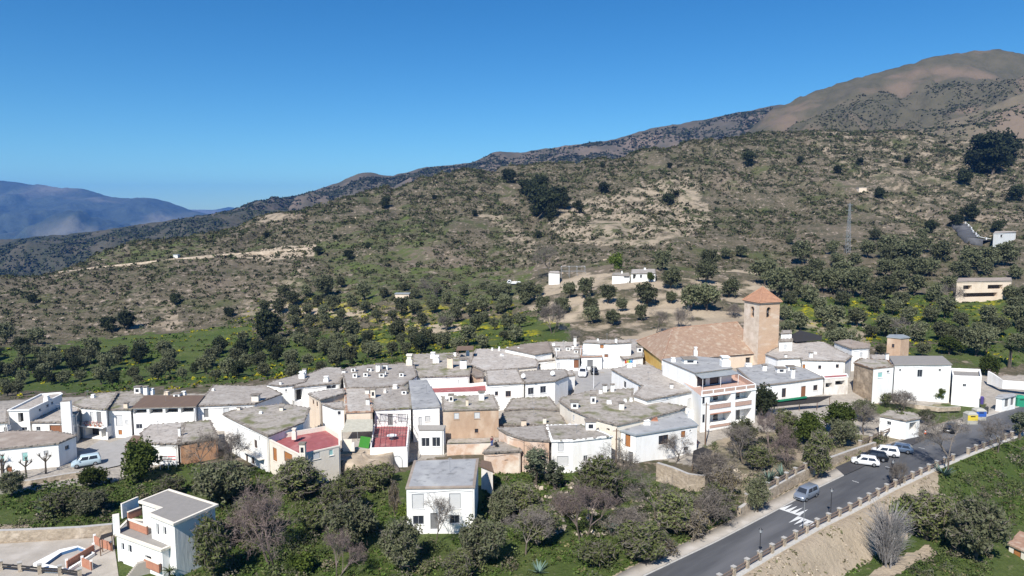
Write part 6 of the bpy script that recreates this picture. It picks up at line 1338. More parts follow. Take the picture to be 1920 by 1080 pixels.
# ------------------------------------------------------------------ plants
def leaf_quads(P, size, rng, up=.35, asp=.55):
    """a leaf-sized quad at every point"""
    n = len(P); d = rng.normal(size=(n, 3)); d[:, 2] *= .8; d /= np.linalg.norm(d, axis=1)[:, None]
    e = rng.normal(size=(n, 3)); e -= (e * d).sum(1)[:, None] * d; e /= np.linalg.norm(e, axis=1)[:, None]
    s = (size * rng.uniform(.6, 1.35, n))[:, None]; a = d * s; b = e * s * asp
    V = np.stack([P - a - b * .5, P - a * .1 - b, P + a, P - a * .1 + b], 1).reshape(-1, 3); return V, np.arange(4 * n).reshape(n, 4)
def crown_points(n, rng, R, hgt_, clumps=26, z0=0.0, flat_=1.0, spread=.30, core=.45):
    """points in many clumps spread through an uneven dome"""
    c = rng.normal(size=(clumps, 3)); c /= np.linalg.norm(c, axis=1)[:, None]; c *= (rng.uniform(core, 1.0, clumps))[:, None]
    c[:, 0] *= R * .74 * rng.uniform(.9, 1.05); c[:, 1] *= R * .74 * rng.uniform(.9, 1.05); c[:, 2] = c[:, 2] * hgt_ * .37 * flat_ + z0 + hgt_ * .5
    k = rng.integers(0, clumps, n); w = rng.uniform(.55, 1.45, clumps)[k]
    d = rng.normal(size=(n, 3)); d /= np.linalg.norm(d, axis=1)[:, None]; r = rng.uniform(0, 1, n) ** .62
    return c[k] + d * (r * R * spread * w)[:, None] * np.array([1, 1, .85]), c
def branch_mb(mb, p, d, L, r, depth, rng, m, spread=.6, gravity=-.02, kids=3, pts=None):
    n = 3; q = Vector(p); dr = Vector(d).normalized()
    for i in range(n):
        nd = (dr + Vector((rng.gauss(0, .13), rng.gauss(0, .13), rng.gauss(0, .1) + gravity))).normalized(); e = q + nd * L / n; r1 = r * (1 - .3 * (i + 1) / n)
        mb.tube(q, e, r * (1 - .3 * i / n), r1, n=5 if r > .05 else 3, m=m, caps=False); q, dr = e, nd
        if pts is not None: pts.append(tuple(q))
    if depth <= 0: return
    for k in range(kids + (1 if rng.random() < .4 else 0)):
        nd = (dr + Vector((rng.gauss(0, spread), rng.gauss(0, spread), rng.gauss(.08, spread * .6)))).normalized(); branch_mb(mb, q, nd, L * rng.uniform(.55, .85), r * .58, depth - 1, rng, m, spread, gravity, kids, pts)
class Proto: pass
PROTO = {}
def tree_proto(kind, var, R, h, nleaf, lsize, leaf, trunk_h=.25, bark='bark', clumps=26, spread=.3, core=.45, flat_=1.0, asp=.55, twig=0):
    rng = np.random.default_rng(abs(hash((kind, var))) % 1000 if False else (sum(map(ord, kind)) * 7 + var)); rr = random.Random(var * 13 + len(kind))
    P, c = crown_points(nleaf, rng, R, h * (1 - trunk_h), clumps, h * trunk_h, flat_, spread, core)
    P = P[P[:, 2] > .03 * h]
    V, Fq = leaf_quads(P, lsize, rng, asp=asp)
    if twig:   # bare twigs standing out between the leaves
        k = rng.integers(0, len(P), int(len(P) * twig)); Q_ = P[k] + (P[k] - np.array([0, 0, h * .4])) * rng.uniform(.0, .14, (len(k), 1)); V2, F2 = leaf_quads(Q_, lsize * 2.1, rng, asp=.07); cm = npmesh('crown', np.concatenate([V, V2]), np.concatenate([Fq, F2 + len(V)]), [leaf, 'twig_grey'], mi=np.concatenate([np.zeros(len(Fq)), np.ones(len(F2))]))
    else: cm = npmesh('crown', V, Fq, [leaf])
    mb = MB(); top = h * (trunk_h + .12); mb.tube((0, 0, -.5), (rr.uniform(-.08, .08) * R, 0, top * .6), .07 * h * .55 + .04, .05 * h * .5, n=7, m=bark)
    for k in range(7):
        q = c[rr.randrange(len(c))]; s = (rr.uniform(-.05, .05) * R, 0, top * .55); m_ = Vector(s).lerp(Vector(q), .5) + Vector((0, 0, .1 * h)); mb.tube(s, m_, .035 * h * .45, .02 * h * .4, n=5, m=bark, caps=False); mb.tube(m_, q, .02 * h * .4, .01, n=4, m=bark, caps=False)
    p = Proto(); p.parts = [('crown', cm), ('trunk', mb.mesh('trunk'))]; p.R = R; p.h = h; PROTO.setdefault(kind, []).append(p)
for v in range(4): tree_proto('olive_tree', v, 2.5, 4.4, 2300, .21, 'olive_leaf', trunk_h=.07, clumps=44, spread=.29)
for v in range(3): tree_proto('big_olive_tree', v, 2.7, 4.8, 6200, .145, 'olive_leaf', trunk_h=.05, clumps=58, spread=.25, twig=.12)
for v in range(3): tree_proto('holm_oak', v, 3.0, 5.0, 2200, .27, 'oak_leaf', trunk_h=.02, clumps=30, spread=.36)
for v in range(3): tree_proto('green_tree', v, 2.1, 4.4, 3900, .14, 'bush_leaf', clumps=54, trunk_h=.04, spread=.24, twig=.5)
for v in range(3): tree_proto('citrus_tree', v, 2.1, 3.8, 5000, .15, 'citrus_leaf', clumps=30, trunk_h=.06, spread=.33)
for v in range(3): tree_proto('leafy_shrub', v, 1.5, 2.0, 1700, .13, 'bush_leaf', twig=.4, clumps=24, trunk_h=.02, spread=.34, core=.3)
for v in range(2): tree_proto('lime_shrub', v, 1.3, 1.9, 1500, .14, 'lime_leaf', clumps=20, trunk_h=.02, spread=.34, core=.3)
for v in range(2): tree_proto('dry_shrub', v, 1.4, 1.9, 1300, .12, 'dry_leaf', twig=.8, clumps=24, trunk_h=.02, spread=.32, core=.3, asp=.3)
for v in range(2): tree_proto('poplar_sapling', v, 1.4, 5.6, 2000, .15, 'silver_leaf', clumps=30, trunk_h=.12, spread=.30, flat_=1.0)
def bare_proto(kind, var, h, m, depth=4, spread=.55, kids=3, gravity=-.01, stems=1, haze=0, hm=None):
    rr = random.Random(var * 31 + len(kind) * 3); rng = np.random.default_rng(var + 5); tk = MB(); tw = MB(); pts = []
    for s in range(stems):
        d = Vector((rr.gauss(0, .15 + .35 * (stems > 1)), rr.gauss(0, .15 + .35 * (stems > 1)), 1)).normalized(); base = Vector((rr.gauss(0, .25), rr.gauss(0, .25), -.4)) if stems > 1 else Vector((0, 0, -.4))
        th = h * .26; tk.tube(base, base + d * (th + .4), .045 * h ** .8 * .7, .03 * h ** .8 * .7, n=7, m='bark' if m != 'twig_silver' else m); q = base + d * (th + .4)
        for k in range(kids + 1): branch_mb(tw, q, (d + Vector((rr.gauss(0, spread), rr.gauss(0, spread), rr.gauss(.1, .2)))).normalized(), h * .28, .022 * h ** .8 * .75, depth - 1, rr, m, spread, gravity, kids, pts)
    q0 = np.array(pts); q0 = q0[q0[:, 2] > h * .35]; q0 = q0[rng.uniform(0, 1, len(q0)) < .8] + 0; q0 = q0 + rng.normal(size=q0.shape) * .12; Vq, Fq_ = leaf_quads(q0, .22, rng, asp=.05); bi = len(tw.v); tw.v.extend(map(tuple, Vq)); tw.f.extend([tuple(bi + a_ for a_ in f_) for f_ in Fq_.tolist()]); tw.m.extend([tw.mi(m)] * len(Fq_))
    p = Proto(); p.parts = [('branches', tw.mesh('branches')), ('trunk', tk.mesh('trunk'))]
    zs = np.array([v_[2] for v_ in tw.v]); xs = np.array([math.hypot(v_[0], v_[1]) for v_ in tw.v]); p.h = float(np.percentile(zs, 98)); p.R = float(np.percentile(xs, 92)); PROTO.setdefault(kind, []).append(p)
for v in range(3): bare_proto('bare_tree', v, 4.5, 'twig_grey', depth=5, stems=1)
for v in range(3): bare_proto('bare_almond_tree', v, 4.5, 'twig_pink', depth=5, stems=2)
for v in range(2): bare_proto('bare_shrub', v, 2.2, 'twig_grey', depth=4, stems=4, spread=.5)
def feathery():
    rr = random.Random(4); tw = MB(); tk = MB()
    for k in range(7): tk.tube((rr.gauss(0, .2), rr.gauss(0, .2), -.4), (rr.gauss(0, .7), rr.gauss(0, .7), 2.2), .07, .04, n=5, m='twig_silver')
    for k in range(950):
        a = rr.uniform(0, 6.28); r0 = rr.uniform(0, .7); z0 = rr.uniform(.3, 2.4); d = Vector((math.cos(a) * rr.uniform(.2, .75), math.sin(a) * rr.uniform(.2, .75), rr.uniform(.5, 1.2))).normalized(); p = Vector((math.cos(a) * r0, math.sin(a) * r0, z0)); L_ = rr.uniform(1.0, 2.4)
        for i in range(3): e = p + d * L_ / 3; tw.tube(p, e, .02 * (1 - i * .25), .02 * (1 - (i + 1) * .25), n=3, m='twig_silver', caps=False); p = e; d = (d + Vector((rr.gauss(0, .12), rr.gauss(0, .12), -.22))).normalized()
    p = Proto(); p.parts = [('branches', tw.mesh('branches')), ('trunk', tk.mesh('trunk'))]; p.h = 4.2; p.R = 2.3; PROTO['feathery_bare_tree'] = [p]
feathery()
def pruned():
    rr = random.Random(9)
    for v in range(3):
        tk = MB(); kn = MB(); tk.tube((0, 0, -.3), (.05, 0, 1.7), .14, .11, n=7, m='bark')
        for k in range(4):
            a = k * 1.57 + rr.uniform(-.4, .4); e = Vector((math.cos(a) * .7, math.sin(a) * .7, 2.3 + rr.uniform(-.2, .3))); kn.tube((.05, 0, 1.65), e, .09, .07, n=5, m='bark'); kn.tube(e, e + Vector((0, 0, .18)), .16, .1, n=6, m='bark')
            for q in range(16): kn.tube(e, e + Vector((rr.gauss(0, .22), rr.gauss(0, .22), rr.uniform(.1, .5))), .025, .012, n=3, m='bark', caps=False)
        p = Proto(); p.parts = [('branches', kn.mesh('branches')), ('trunk', tk.mesh('trunk'))]; p.h = 2.8; p.R = .9; PROTO.setdefault('pruned_street_tree', []).append(p)
pruned()
def agave_palm():
    rr = random.Random(2)
    def fan(n, L_, w, m, z0, arch, up):
        mb = MB()
        for k in range(n):
            a = rr.uniform(0, 6.28); d = Vector((math.cos(a), math.sin(a), rr.uniform(*up))).normalized(); p = Vector((0, 0, z0)); s = Vector((-math.sin(a), math.cos(a), 0)); N_ = 4; L2 = L_ * rr.uniform(.75, 1.1)
            for i in range(N_):
                e = p + d * L2 / N_; w0, w1 = w * (1 - i / N_), w * (1 - (i + 1) / N_); mb.face([p - s * w0, p + s * w0, e + s * max(w1, .01), e - s * max(w1, .01)], m); p = e; d = (d + Vector((0, 0, -arch))).normalized()
        return mb
    p = Proto(); p.parts = [('leaves', fan(34, 1.5, .13, 'agave_leaf', .05, .05, (.35, 1.6)).mesh('leaves'))]; p.h = 1.4; p.R = 1.1; PROTO['agave'] = [p]
    t = MB(); t.tube((0, 0, -.5), (.1, 0, 2.2), .26, .2, n=8, m='bark'); p = Proto(); p.parts = [('fronds', fan(46, 2.4, .16, 'palm_leaf', 2.2, .32, (.2, 1.5)).mesh('fronds')), ('trunk', t.mesh('trunk'))]; p.h = 3.9; p.R = 2.0; PROTO['palm_tree'] = [p]
agave_palm()
_pc = [0]
CATS = {'olive_tree': 'olive tree', 'big_olive_tree': 'olive tree', 'holm_oak': 'oak', 'green_tree': 'tree', 'citrus_tree': 'citrus tree', 'agave': 'agave', 'palm_tree': 'palm', 'leafy_shrub': 'shrub', 'lime_shrub': 'shrub', 'dry_shrub': 'shrub', 'bare_shrub': 'shrub'}
def plant(kind, x, y, z, W=None, Hh=None, label=None, group=None, rot=None):
    _pc[0] += 1; k = _pc[0]; ps = PROTO[kind]; p = ps[k % len(ps)]
    nm = {'big_olive_tree': 'olive_tree'}.get(kind, kind)
    sx = (W / 2 / p.R) if W else 1; sz = (Hh / p.h) if Hh else sx
    o = bpy.data.objects.new(nm, None); COL.objects.link(o); o.location = (x, y, z); o.rotation_euler = (0, 0, random.uniform(0, 6.28) if rot is None else rot); o.scale = (sx, sx, sz); o.empty_display_size = .3
    tag(o, label, CATS.get(kind, 'tree' if 'tree' in kind else 'plant'), group)
    for nm2, me in p.parts:
        c = bpy.data.objects.new(nm2, me); COL.objects.link(c); c.parent = o
    return o
def at_px(kind, u, vb, wpx, hpx, label, group=None, z=None):
    """u, base row, width and height in photo pixels"""
    g = hit(u, vb) if z is None else atz(u, vb, z)
    if g is None: return
    s = math.hypot(g[1], g[2] - H) / F
    return plant(kind, g[0], g[1], g[2] - .05, wpx * s, hpx * s * 1.06, label, group)
def rows_labels(items, phrase, rowh=22):
    """items: (u, vc, d) -> labels by row and place in the row"""
    its = sorted(items, key=lambda t: t[1]); rows = []
    for it in its:
        if rows and it[1] - rows[-1][0][1] < rowh: rows[-1].append(it)
        else: rows.append([it])
    out = []
    for r, row in enumerate(rows):
        for c, it in enumerate(sorted(row, key=lambda t: t[0])):
            big = 'large' if it[2] >= 44 else 'small' if it[2] <= 26 else 'rounded'
            cs = ORD[c] if c < len(ORD) else 'far right'
            out.append((it, f'{big} {phrase}, {cs} from left in {ORD[r]} row down'))
    return out
ORCH = [(1018, 573, 34), (1052, 572, 35), (1100, 541, 38), (1108, 573, 34), (1110, 590, 36), (1140, 550, 38), (1166, 572, 26), (1148, 595, 32), (1203, 587, 30), (1212, 552, 48), (1257, 522, 44), (1242, 490, 38), (1258, 558, 24), (1295, 560, 50), (1325, 557, 56), (1323, 512, 44), (1328, 485, 38), (1367, 540, 40), (1068, 545, 30), (1007, 545, 26), (987, 548, 44), (947, 568, 34), (937, 550, 30)]
for (u, v, d), lb in rows_labels(ORCH, 'olive on bare slope behind church'): at_px('olive_tree', u, v + d * .46, d * 1.12, d * 1.04, lb, 'olive trees on the tan slope')
MID = [(550, 560, 32), (523, 573, 34), (610, 538, 46), (598, 565, 26), (625, 567, 36), (660, 562, 28), (683, 547, 36), (720, 550, 22), (755, 575, 36), (777, 577, 30), (813, 573, 32), (860, 572, 36), (905, 570, 32), (707, 592, 26), (583, 602, 34), (613, 602, 30), (658, 622, 44), (743, 617, 42), (793, 598, 30), (837, 602, 38), (927, 607, 24), (757, 537, 20), (877, 630, 42), (640, 590, 24), (690, 630, 30), (905, 640, 30), (830, 640, 34), (780, 640, 36), (975, 600, 30), (560, 625, 30), (575, 545, 26), (640, 530, 22), (690, 655, 34), (735, 655, 30), (610, 650, 36), (820, 545, 24), (870, 545, 22), (905, 535, 18)]
r_ = random.Random(8); k_ = 0
while k_ < 34:
    u, v = r_.uniform(490, 985), r_.uniform(532, 655)
    if any(math.hypot(u - a, (v - b_) * 1.3) < 21 for a, b_, _ in MID) or v > 668 - (u - 640) * .06 * (u > 640) or (v > 640 and u > 870) or (735 < u < 775 and 535 < v < 575): k_ += .02; continue
    MID.append((u, v, r_.uniform(22, 36))); k_ += 1
for (u, v, d), lb in rows_labels(MID, 'olive on green terraces behind village', 14): at_px('olive_tree', u, v + d * .46, d * 1.05, d, lb, 'olive trees on the green terraces')
RGT = [(1433, 508, 60), (1460, 530, 62), (1563, 525, 56), (1600, 530, 60), (1627, 467, 36), (1503, 473, 46), (1560, 463, 30), (1480, 557, 32), (1540, 590, 34), (1607, 593, 42), (1660, 540, 50), (1700, 475, 62), (1740, 500, 40), (1760, 470, 46), (1800, 505, 44), (1850, 500, 36), (1886, 475, 50), (1660, 500, 40), (1715, 535, 44), (1750, 548, 40), (1770, 575, 46), (1700, 590, 40), (1660, 610, 46), (1640, 570, 34), (1720, 620, 44), (1765, 620, 40), (1800, 600, 36), (1830, 640, 60), (1870, 610, 46), (1905, 590, 50), (1895, 550, 34), (1580, 560, 34), (1520, 550, 40), (1500, 520, 46), (1530, 500, 36), (1570, 485, 30), (1600, 490, 34), (1500, 600, 40), (1560, 620, 30), (1600, 635, 34), (1650, 655, 22), (1780, 530, 36), (1910, 640, 44), (1850, 590, 40), (1470, 585, 34), (1390, 470, 26), (1360, 475, 24), (1640, 440, 24), (1480, 448, 22), (1745, 590, 34), (1690, 560, 36), (1730, 655, 30), (1905, 510, 30), (1730, 440, 26)]
r_ = random.Random(5); k_ = 0
while k_ < 30:
    u, v = r_.uniform(1475, 1925), r_.uniform(455, 640)
    if any(math.hypot(u - a, (v - b_) * 1.3) < 22 for a, b_, _ in RGT) or (1785 < u < 1905 and 515 < v < 575) or (u > 1780 and v < 478): k_ += .02; continue
    RGT.append((u, v, r_.uniform(30, 52))); k_ += 1
for (u, v, d), lb in rows_labels(RGT, 'olive on slope right of tower', 13): at_px('olive_tree', u, v + d * .46, d * 1.08, d * .96, lb, 'olive trees on the right slope')
r_ = random.Random(11); LEFT = []
while len(LEFT) < 80:
    u = r_.uniform(-20, 880); v = r_.uniform(628, 738)
    if v > 742 - max(0, (u - 330)) * .16 - (20 if 100 < u < 480 else 6) - max(0, u - 640) * .03: continue
    if 120 < u < 430 and 628 < v < 652: continue
    if any(abs(u - a) < 17 and abs(v - b_) < 9 for a, b_, _ in LEFT): continue
    LEFT.append((u, v, r_.uniform(23, 42)))
for (u, v, d), lb in rows_labels(LEFT, 'tree in valley behind left rooftops', 13): at_px('olive_tree' if r_.random() < .75 else 'holm_oak', u, v + d * .3, d * 1.05, d * .95, lb, 'trees in the left valley')
for (u, v, d), k, lb in (((507, 612, 62), 'holm_oak', 'biggest near-black oak at the left end of the green field'), ((840, 610, 30), 'bare_tree', 'bare grey tree above the red terrace roofs'), ((1030, 495, 58), 'bare_tree', 'tall bare brownish tree beside the greenhouse frame'), ((805, 545, 40), 'bare_tree', 'bare grey-brown tree left of the white truck on the far terrace'), ((1158, 490, 32), 'lime_shrub', 'bright yellow-green tree left of the white farmhouse'), ((1220, 520, 18), 'citrus_tree', 'small round green shrub in front of the farmhouse wing'), ((1035, 600, 50), 'bare_shrub', 'wide grey bare thicket above the plaza houses'), ((1230, 605, 40), 'bare_tree', 'grey bare bush right behind the church roof'), ((1275, 600, 36), 'bare_shrub', 'bare purple-grey bush on the slope above the nave roof'), ((1377, 585, 24), 'bare_shrub', 'small bare bush just left of the bell tower'), ((1070, 640, 40), 'bare_tree', 'spreading grey bare tree behind the plaza house dormers'), ((1780, 560, 44), 'bare_tree', 'bare grey tree near the brown concrete house'), ((1690, 620, 40), 'bare_tree', 'bare grey tree above the brick house')):
    at_px(k, u, v + d * .48, d * 1.1, d, lb)
OAKS = [(1020, 382, 62), (1045, 372, 46), (1000, 362, 46), (1012, 345, 36), (985, 352, 36), (955, 330, 30), (1085, 388, 26), (1132, 352, 26), (1253, 374, 28), (1267, 364, 16), (1405, 297, 32), (1845, 280, 66), (1885, 278, 62), (1862, 303, 60), (1835, 305, 46), (1810, 333, 34), (1905, 363, 34), (1408, 236, 20), (1380, 240, 12), (724, 380, 24), (861, 299, 10), (838, 302, 7), (1892, 305, 22), (1650, 362, 24), (1612, 303, 16), (1035, 395, 34), (1060, 380, 28), (1005, 395, 26), (655, 478, 22), (690, 460, 14), (1030, 408, 18), (1010, 440, 16), (1820, 400, 36), (1790, 415, 30), (1870, 425, 26), (598, 470, 20), (628, 445, 12), (1745, 425, 30), (1500, 300, 16), (1570, 318, 18), (1700, 300, 14), (1255, 310, 12), (1130, 310, 10), (890, 400, 14), (815, 370, 12), (500, 440, 14), (240, 600, 40), (205, 608, 34), (330, 560, 24), (60, 560, 20), (430, 585, 22)]
for (u, v, d), lb in rows_labels(OAKS, 'dark oak on scrubby hillside', 20): at_px('holm_oak', u, v + d * .42, d * 1.1, d * .88, lb, 'dark oaks on the hillside')
# foreground trees and shrubs (centre u, base row, width, height)
FG = [
 ('citrus_tree', 262, 902, 84, 78, 'dense dark citrus tree in front of the green-shuttered porch'), ('citrus_tree', 176, 912, 56, 40, 'round dark citrus bush on the slope below the light blue van'),
 ('big_olive_tree', 22, 930, 60, 48, 'dark bushy tree at the left edge below the aqua-shuttered house'), ('big_olive_tree', 416, 950, 120, 90, 'broad silvery-green tree left below the long white house'),
 ('big_olive_tree', 655, 1030, 118, 96, 'big round olive tree left of the white foreground house'), ('big_olive_tree', 752, 1066, 100, 92, 'silvery olive tree at the bottom before the white foreground house'),
 ('big_olive_tree', 905, 1062, 104, 92, 'dense olive tree right in front of the white foreground house corner'), ('big_olive_tree', 940, 985, 60, 76, 'slim dark olive tree beside the shaded shed'),
 ('bare_almond_tree', 512, 1060, 150, 130, 'wide pinkish bare almond tree in the lower left thicket'), ('bare_almond_tree', 630, 1092, 90, 80, 'pale bare almond tree at the bottom edge below the round olive'), ('bare_tree', 440, 905, 90, 80, 'grey bare tree before the end of the long white house'),
 ('green_tree', 398, 1088, 84, 120, 'leafy tree right beside the modern house at the bottom edge'), ('green_tree', 560, 935, 110, 80, 'bushy green tree below the red terrace house'), ('green_tree', 640, 965, 90, 70, 'green tree below the earth bank'), ('green_tree', 700, 925, 70, 56, 'dark green tree at the foot of the pergola terrace'),
 ('poplar_sapling', 1005, 912, 56, 80, 'slim silvery sapling before the pinkish patched house'), ('poplar_sapling', 1040, 918, 44, 60, 'second slim sapling before the pale shuttered white wall'), ('green_tree', 1120, 955, 110, 100, 'loose green tree in the middle thicket under the small blue window'),
 ('bare_tree', 1160, 940, 90, 100, 'bare grey tree under the utility pole in the middle thicket'), ('bare_almond_tree', 1090, 1010, 110, 90, 'bare brown almond tree in the centre of the rubble thicket'), ('bare_tree', 1230, 975, 110, 80, 'bare branching tree left of the curved stone wall'), ('bare_tree', 1010, 900, 60, 60, 'thin bare tree at the corner of the pinkish house'),
 ('green_tree', 1265, 1000, 90, 80, 'bright green bush tree below the curved stone wall'), ('green_tree', 1345, 975, 80, 70, 'yellowish green bush at the right end of the curved stone wall'), ('dry_shrub', 1360, 930, 60, 60, 'dry straw-coloured bush above the road wall'), ('green_tree', 1200, 1050, 110, 70, 'low green thicket tree beside the bottom of the road'),
 ('dry_shrub', 1300, 1010, 80, 56, 'greyish dry bush by the pavement at the bottom of the road'), ('bare_shrub', 1330, 985, 80, 60, 'bare twiggy bush beside the pavement'),
 ('big_olive_tree', 1420, 962, 52, 72, 'dark olive bush leaning over the road wall left of the silver van'), ('green_tree', 1532, 900, 70, 96, 'tall yellowish green tree between the garden and the parked cars'), ('big_olive_tree', 1580, 838, 60, 56, 'dark olive tree left of the white garage'),
 ('citrus_tree', 1515, 838, 56, 70, 'orange-bearing citrus tree below the black shade net'), ('citrus_tree', 1570, 815, 70, 60, 'broad citrus tree right of the black shade net'), ('holm_oak', 1430, 785, 56, 60, 'very dark evergreen between balcony building and long white house'), ('green_tree', 1393, 838, 60, 56, 'green fig bush at the foot of the balcony building'),
 ('green_tree', 1470, 815, 60, 50, 'dull green tree under the middle of the black shade net'), ('big_olive_tree', 1620, 790, 56, 46, 'olive tree between unfinished house and white garage'), ('green_tree', 1420, 880, 64, 46, 'green bush in the garden above the roadside wall'), ('citrus_tree', 1475, 840, 50, 44, 'dark citrus in the middle of the overgrown garden'), ('bare_almond_tree', 1445, 850, 80, 66, 'pinkish bare tree in the garden right of the balcony building'), ('bare_tree', 1395, 870, 90, 60, 'tangle of bare branches below the balcony building'), ('bare_almond_tree', 1480, 880, 80, 60, 'bare pink-grey fruit tree above the roadside rail fence'), ('bare_tree', 1620, 815, 60, 56, 'bare fruit tree just left of the white garage'),
 ('bare_shrub', 1340, 905, 80, 50, 'bare grey brush beside the black tarpaulin'), ('bare_tree', 1115, 900, 50, 46, 'crooked bare tree before the white wall with blue window'), ('bare_tree', 1268, 866, 70, 46, 'small bare tree against the brown-shuttered house'), ('agave', 1440, 905, 44, 30, 'bluish agave clump above the stone retaining wall'), ('agave', 1468, 898, 40, 26, 'second bluish agave clump beside the rail fence'),
 ('agave', 1770, 892, 42, 22, 'blue-green agave at the start of the dirt path beside the fence'), ('feathery_bare_tree', 1662, 1062, 92, 118, 'silvery feathery bare tree on the bank below the road fence'), ('big_olive_tree', 1830, 1052, 120, 118, 'large dark olive tree on the lower right slope'), ('green_tree', 1735, 1010, 110, 92, 'bushy yellow-green tree right of the silvery feathery tree'), ('lime_shrub', 1690, 985, 50, 50, 'bright green bush on the dirt bank below the fence'),
 ('bare_tree', 1778, 888, 110, 96, 'bare grey roadside tree leaning over the fence'), ('bare_tree', 1870, 848, 80, 56, 'wide bare roadside tree at the far right fence'), ('silver_shrub' if False else 'poplar_sapling', 1912, 822, 40, 56, 'pale silvery shrub at the right picture edge beside the road'), ('bare_shrub', 1685, 912, 40, 40, 'dry bare shrub beside the street lamp with side arm'),
 ('palm_tree', 1892, 690, 50, 56, 'small palm with drooping fronds near the white wall at far right'), ('citrus_tree', 1728, 738, 26, 28, 'small dark citrus against the white barn wall, left one'), ('citrus_tree', 1758, 752, 30, 28, 'low dark citrus bush before the barn house'), ('citrus_tree', 1785, 745, 34, 30, 'round dark citrus at the right end of the barn house'), ('bare_shrub', 1690, 770, 50, 34, 'heap-like bare brown bush in front of the stone ruin'), ('big_olive_tree', 1735, 795, 40, 30, 'grey-green bush behind the white garage'), ('leafy_shrub', 1660, 765, 30, 28, 'small green bush left of the brown brush heap'), ('citrus_tree', 1855, 708, 40, 46, 'dark round tree beside the white boundary wall'), ('citrus_tree', 1780, 665, 50, 34, 'orange-tinged citrus above the barn roof'), ('leafy_shrub', 1688, 812, 36, 40, 'dark ivy bush against the white garage doorway'),
 ('bare_tree', 816, 1022, 60, 84, 'slender bare tree in front of the white foreground house door'), ('leafy_shrub', 800, 1070, 30, 20, 'clipped bush along the white garden path'), ('dry_shrub', 640, 868, 40, 22, 'dry bush on top of the earth bank, left side'), ('bare_shrub', 690, 862, 44, 24, 'bare brush on top of the earth bank below the turf mat'), ('leafy_shrub', 665, 912, 60, 34, 'green bush at the foot of the earth bank'), ('leafy_shrub', 724, 905, 50, 36, 'leafy bush at the foot of the arched gate'), ('dry_shrub', 740, 965, 30, 60, 'dry climber beside the left wall of the white foreground house'), ('lime_shrub', 760, 985, 36, 40, 'yellow-green bush at the left corner of the white foreground house'),
 ('bare_tree', 380, 880, 70, 66, 'thin bare tree against the orange plastered house'), ('green_tree', 320, 930, 60, 40, 'low green bush below the narrow cream porch'), ('leafy_shrub', 120, 960, 90, 40, 'spreading green bush on the left grassy slope'), ('agave', 100, 965, 56, 30, 'bluish agave clump on the left grassy slope'), ('big_olive_tree', 170, 965, 80, 46, 'dark olive bush above the modern house'), ('green_tree', 470, 1010, 90, 80, 'dark green bush left of the pinkish almond'), ('leafy_shrub', 590, 1000, 70, 50, 'green bush between almond and round olive'), ('lime_shrub', 570, 1078, 60, 40, 'bright yellow-green bush at the bottom edge'), ('leafy_shrub', 690, 1000, 40, 40, 'bright green weeds bush beside the white house garden'), ('palm_tree', 318, 1090, 30, 30, 'small palm at the foot of the modern house'),
 ('green_tree', 860, 1085, 70, 50, 'green bush at the bottom below the dense olive'), ('green_tree', 1010, 1020, 100, 70, 'dull green bush left of the brown almond'), ('dry_shrub', 1060, 965, 70, 40, 'dry bush among the rubble heaps'), ('green_tree', 975, 960, 80, 56, 'dark green bush right of the slim olive'), ('agave', 1010, 1074, 36, 20, 'bluish agave at the bottom edge of the middle thicket'), ('agave', 1150, 1000, 44, 26, 'agave clump in the green middle thicket'), ('bare_tree', 985, 1040, 90, 70, 'bare grey tree low in the middle thicket'), ('leafy_shrub', 1120, 1060, 90, 40, 'green bush by the road bottom edge'), ('bare_shrub', 1180, 1010, 80, 50, 'bare brush between the green thicket trees'), ('dry_shrub', 1240, 1040, 70, 36, 'straw-coloured brush along the pavement bottom'),
]
KC = {'citrus_tree', 'green_tree'}
for k, u, vb, w_, h_, lb in FG: at_px(k, u, vb, w_, h_, lb)
# oranges on the citrus beside the net
for i, (u, vb) in enumerate(((124 / 4 * 0 + 8, 905), (50, 897), (86, 888), (3, 888))):
    at_px('pruned_street_tree', u, vb, 22, 36, 'knobbly pruned street tree before the aqua-shuttered house, ' + ('rightmost but one', 'third from the left', 'rightmost', 'leftmost')[i], 'pruned street trees')
# ------------------------------------------------------------------ ground cover nobody could count
def clump_mesh(name, X, Y, size, per, tint, rng, leaf=.5, hz=.9, label=None, zoff=0.0):
    n = len(X); Zg = hgt(X, Y); k = np.repeat(np.arange(n), per); m = len(k)
    d = rng.normal(size=(m, 3)); d /= np.linalg.norm(d, axis=1)[:, None]; d[:, 2] = np.abs(d[:, 2]); r = rng.uniform(.35, 1, m) ** .7; s = size[k]
    P = np.stack([X[k], Y[k], Zg[k] + zoff], -1) + d * (r * s)[:, None] * np.array([1, 1, hz])
    V, Fq = leaf_quads(P, 1.0, rng, asp=.7); V = (V - np.repeat(P, 4, 0)) * np.repeat(s * leaf, 4)[:, None] + np.repeat(P, 4, 0)
    tn = np.repeat(tint[k] * rng.uniform(.75, 1.25, (m, 1)), 4, 0); A = np.concatenate([tn, np.ones((len(tn), 1))], 1)
    me = npmesh(name, V, Fq, ['plant_colour'], attr={'tint': A}); o = bpy.data.objects.new(name, me); COL.objects.link(o); o['kind'] = 'stuff'; o['label'] = label
    return o
def scatter(n, ylo, yhi, rng, tl=-.95, th=.95, power=1.6):
    y = ylo + (yhi - ylo) * rng.uniform(0, 1, n) ** (1 / power); t = rng.uniform(tl, th, n); return t * y, y
rng = np.random.default_rng(21)
x, y = scatter(84000, 232, 760, rng, -.9, .95); den = fbm(x / 30, y / 30, 61, 4) + .4 * fbm(x / 7, y / 7, 62, 2); z = hgt(x, y); U, W = proj(x, y, z)
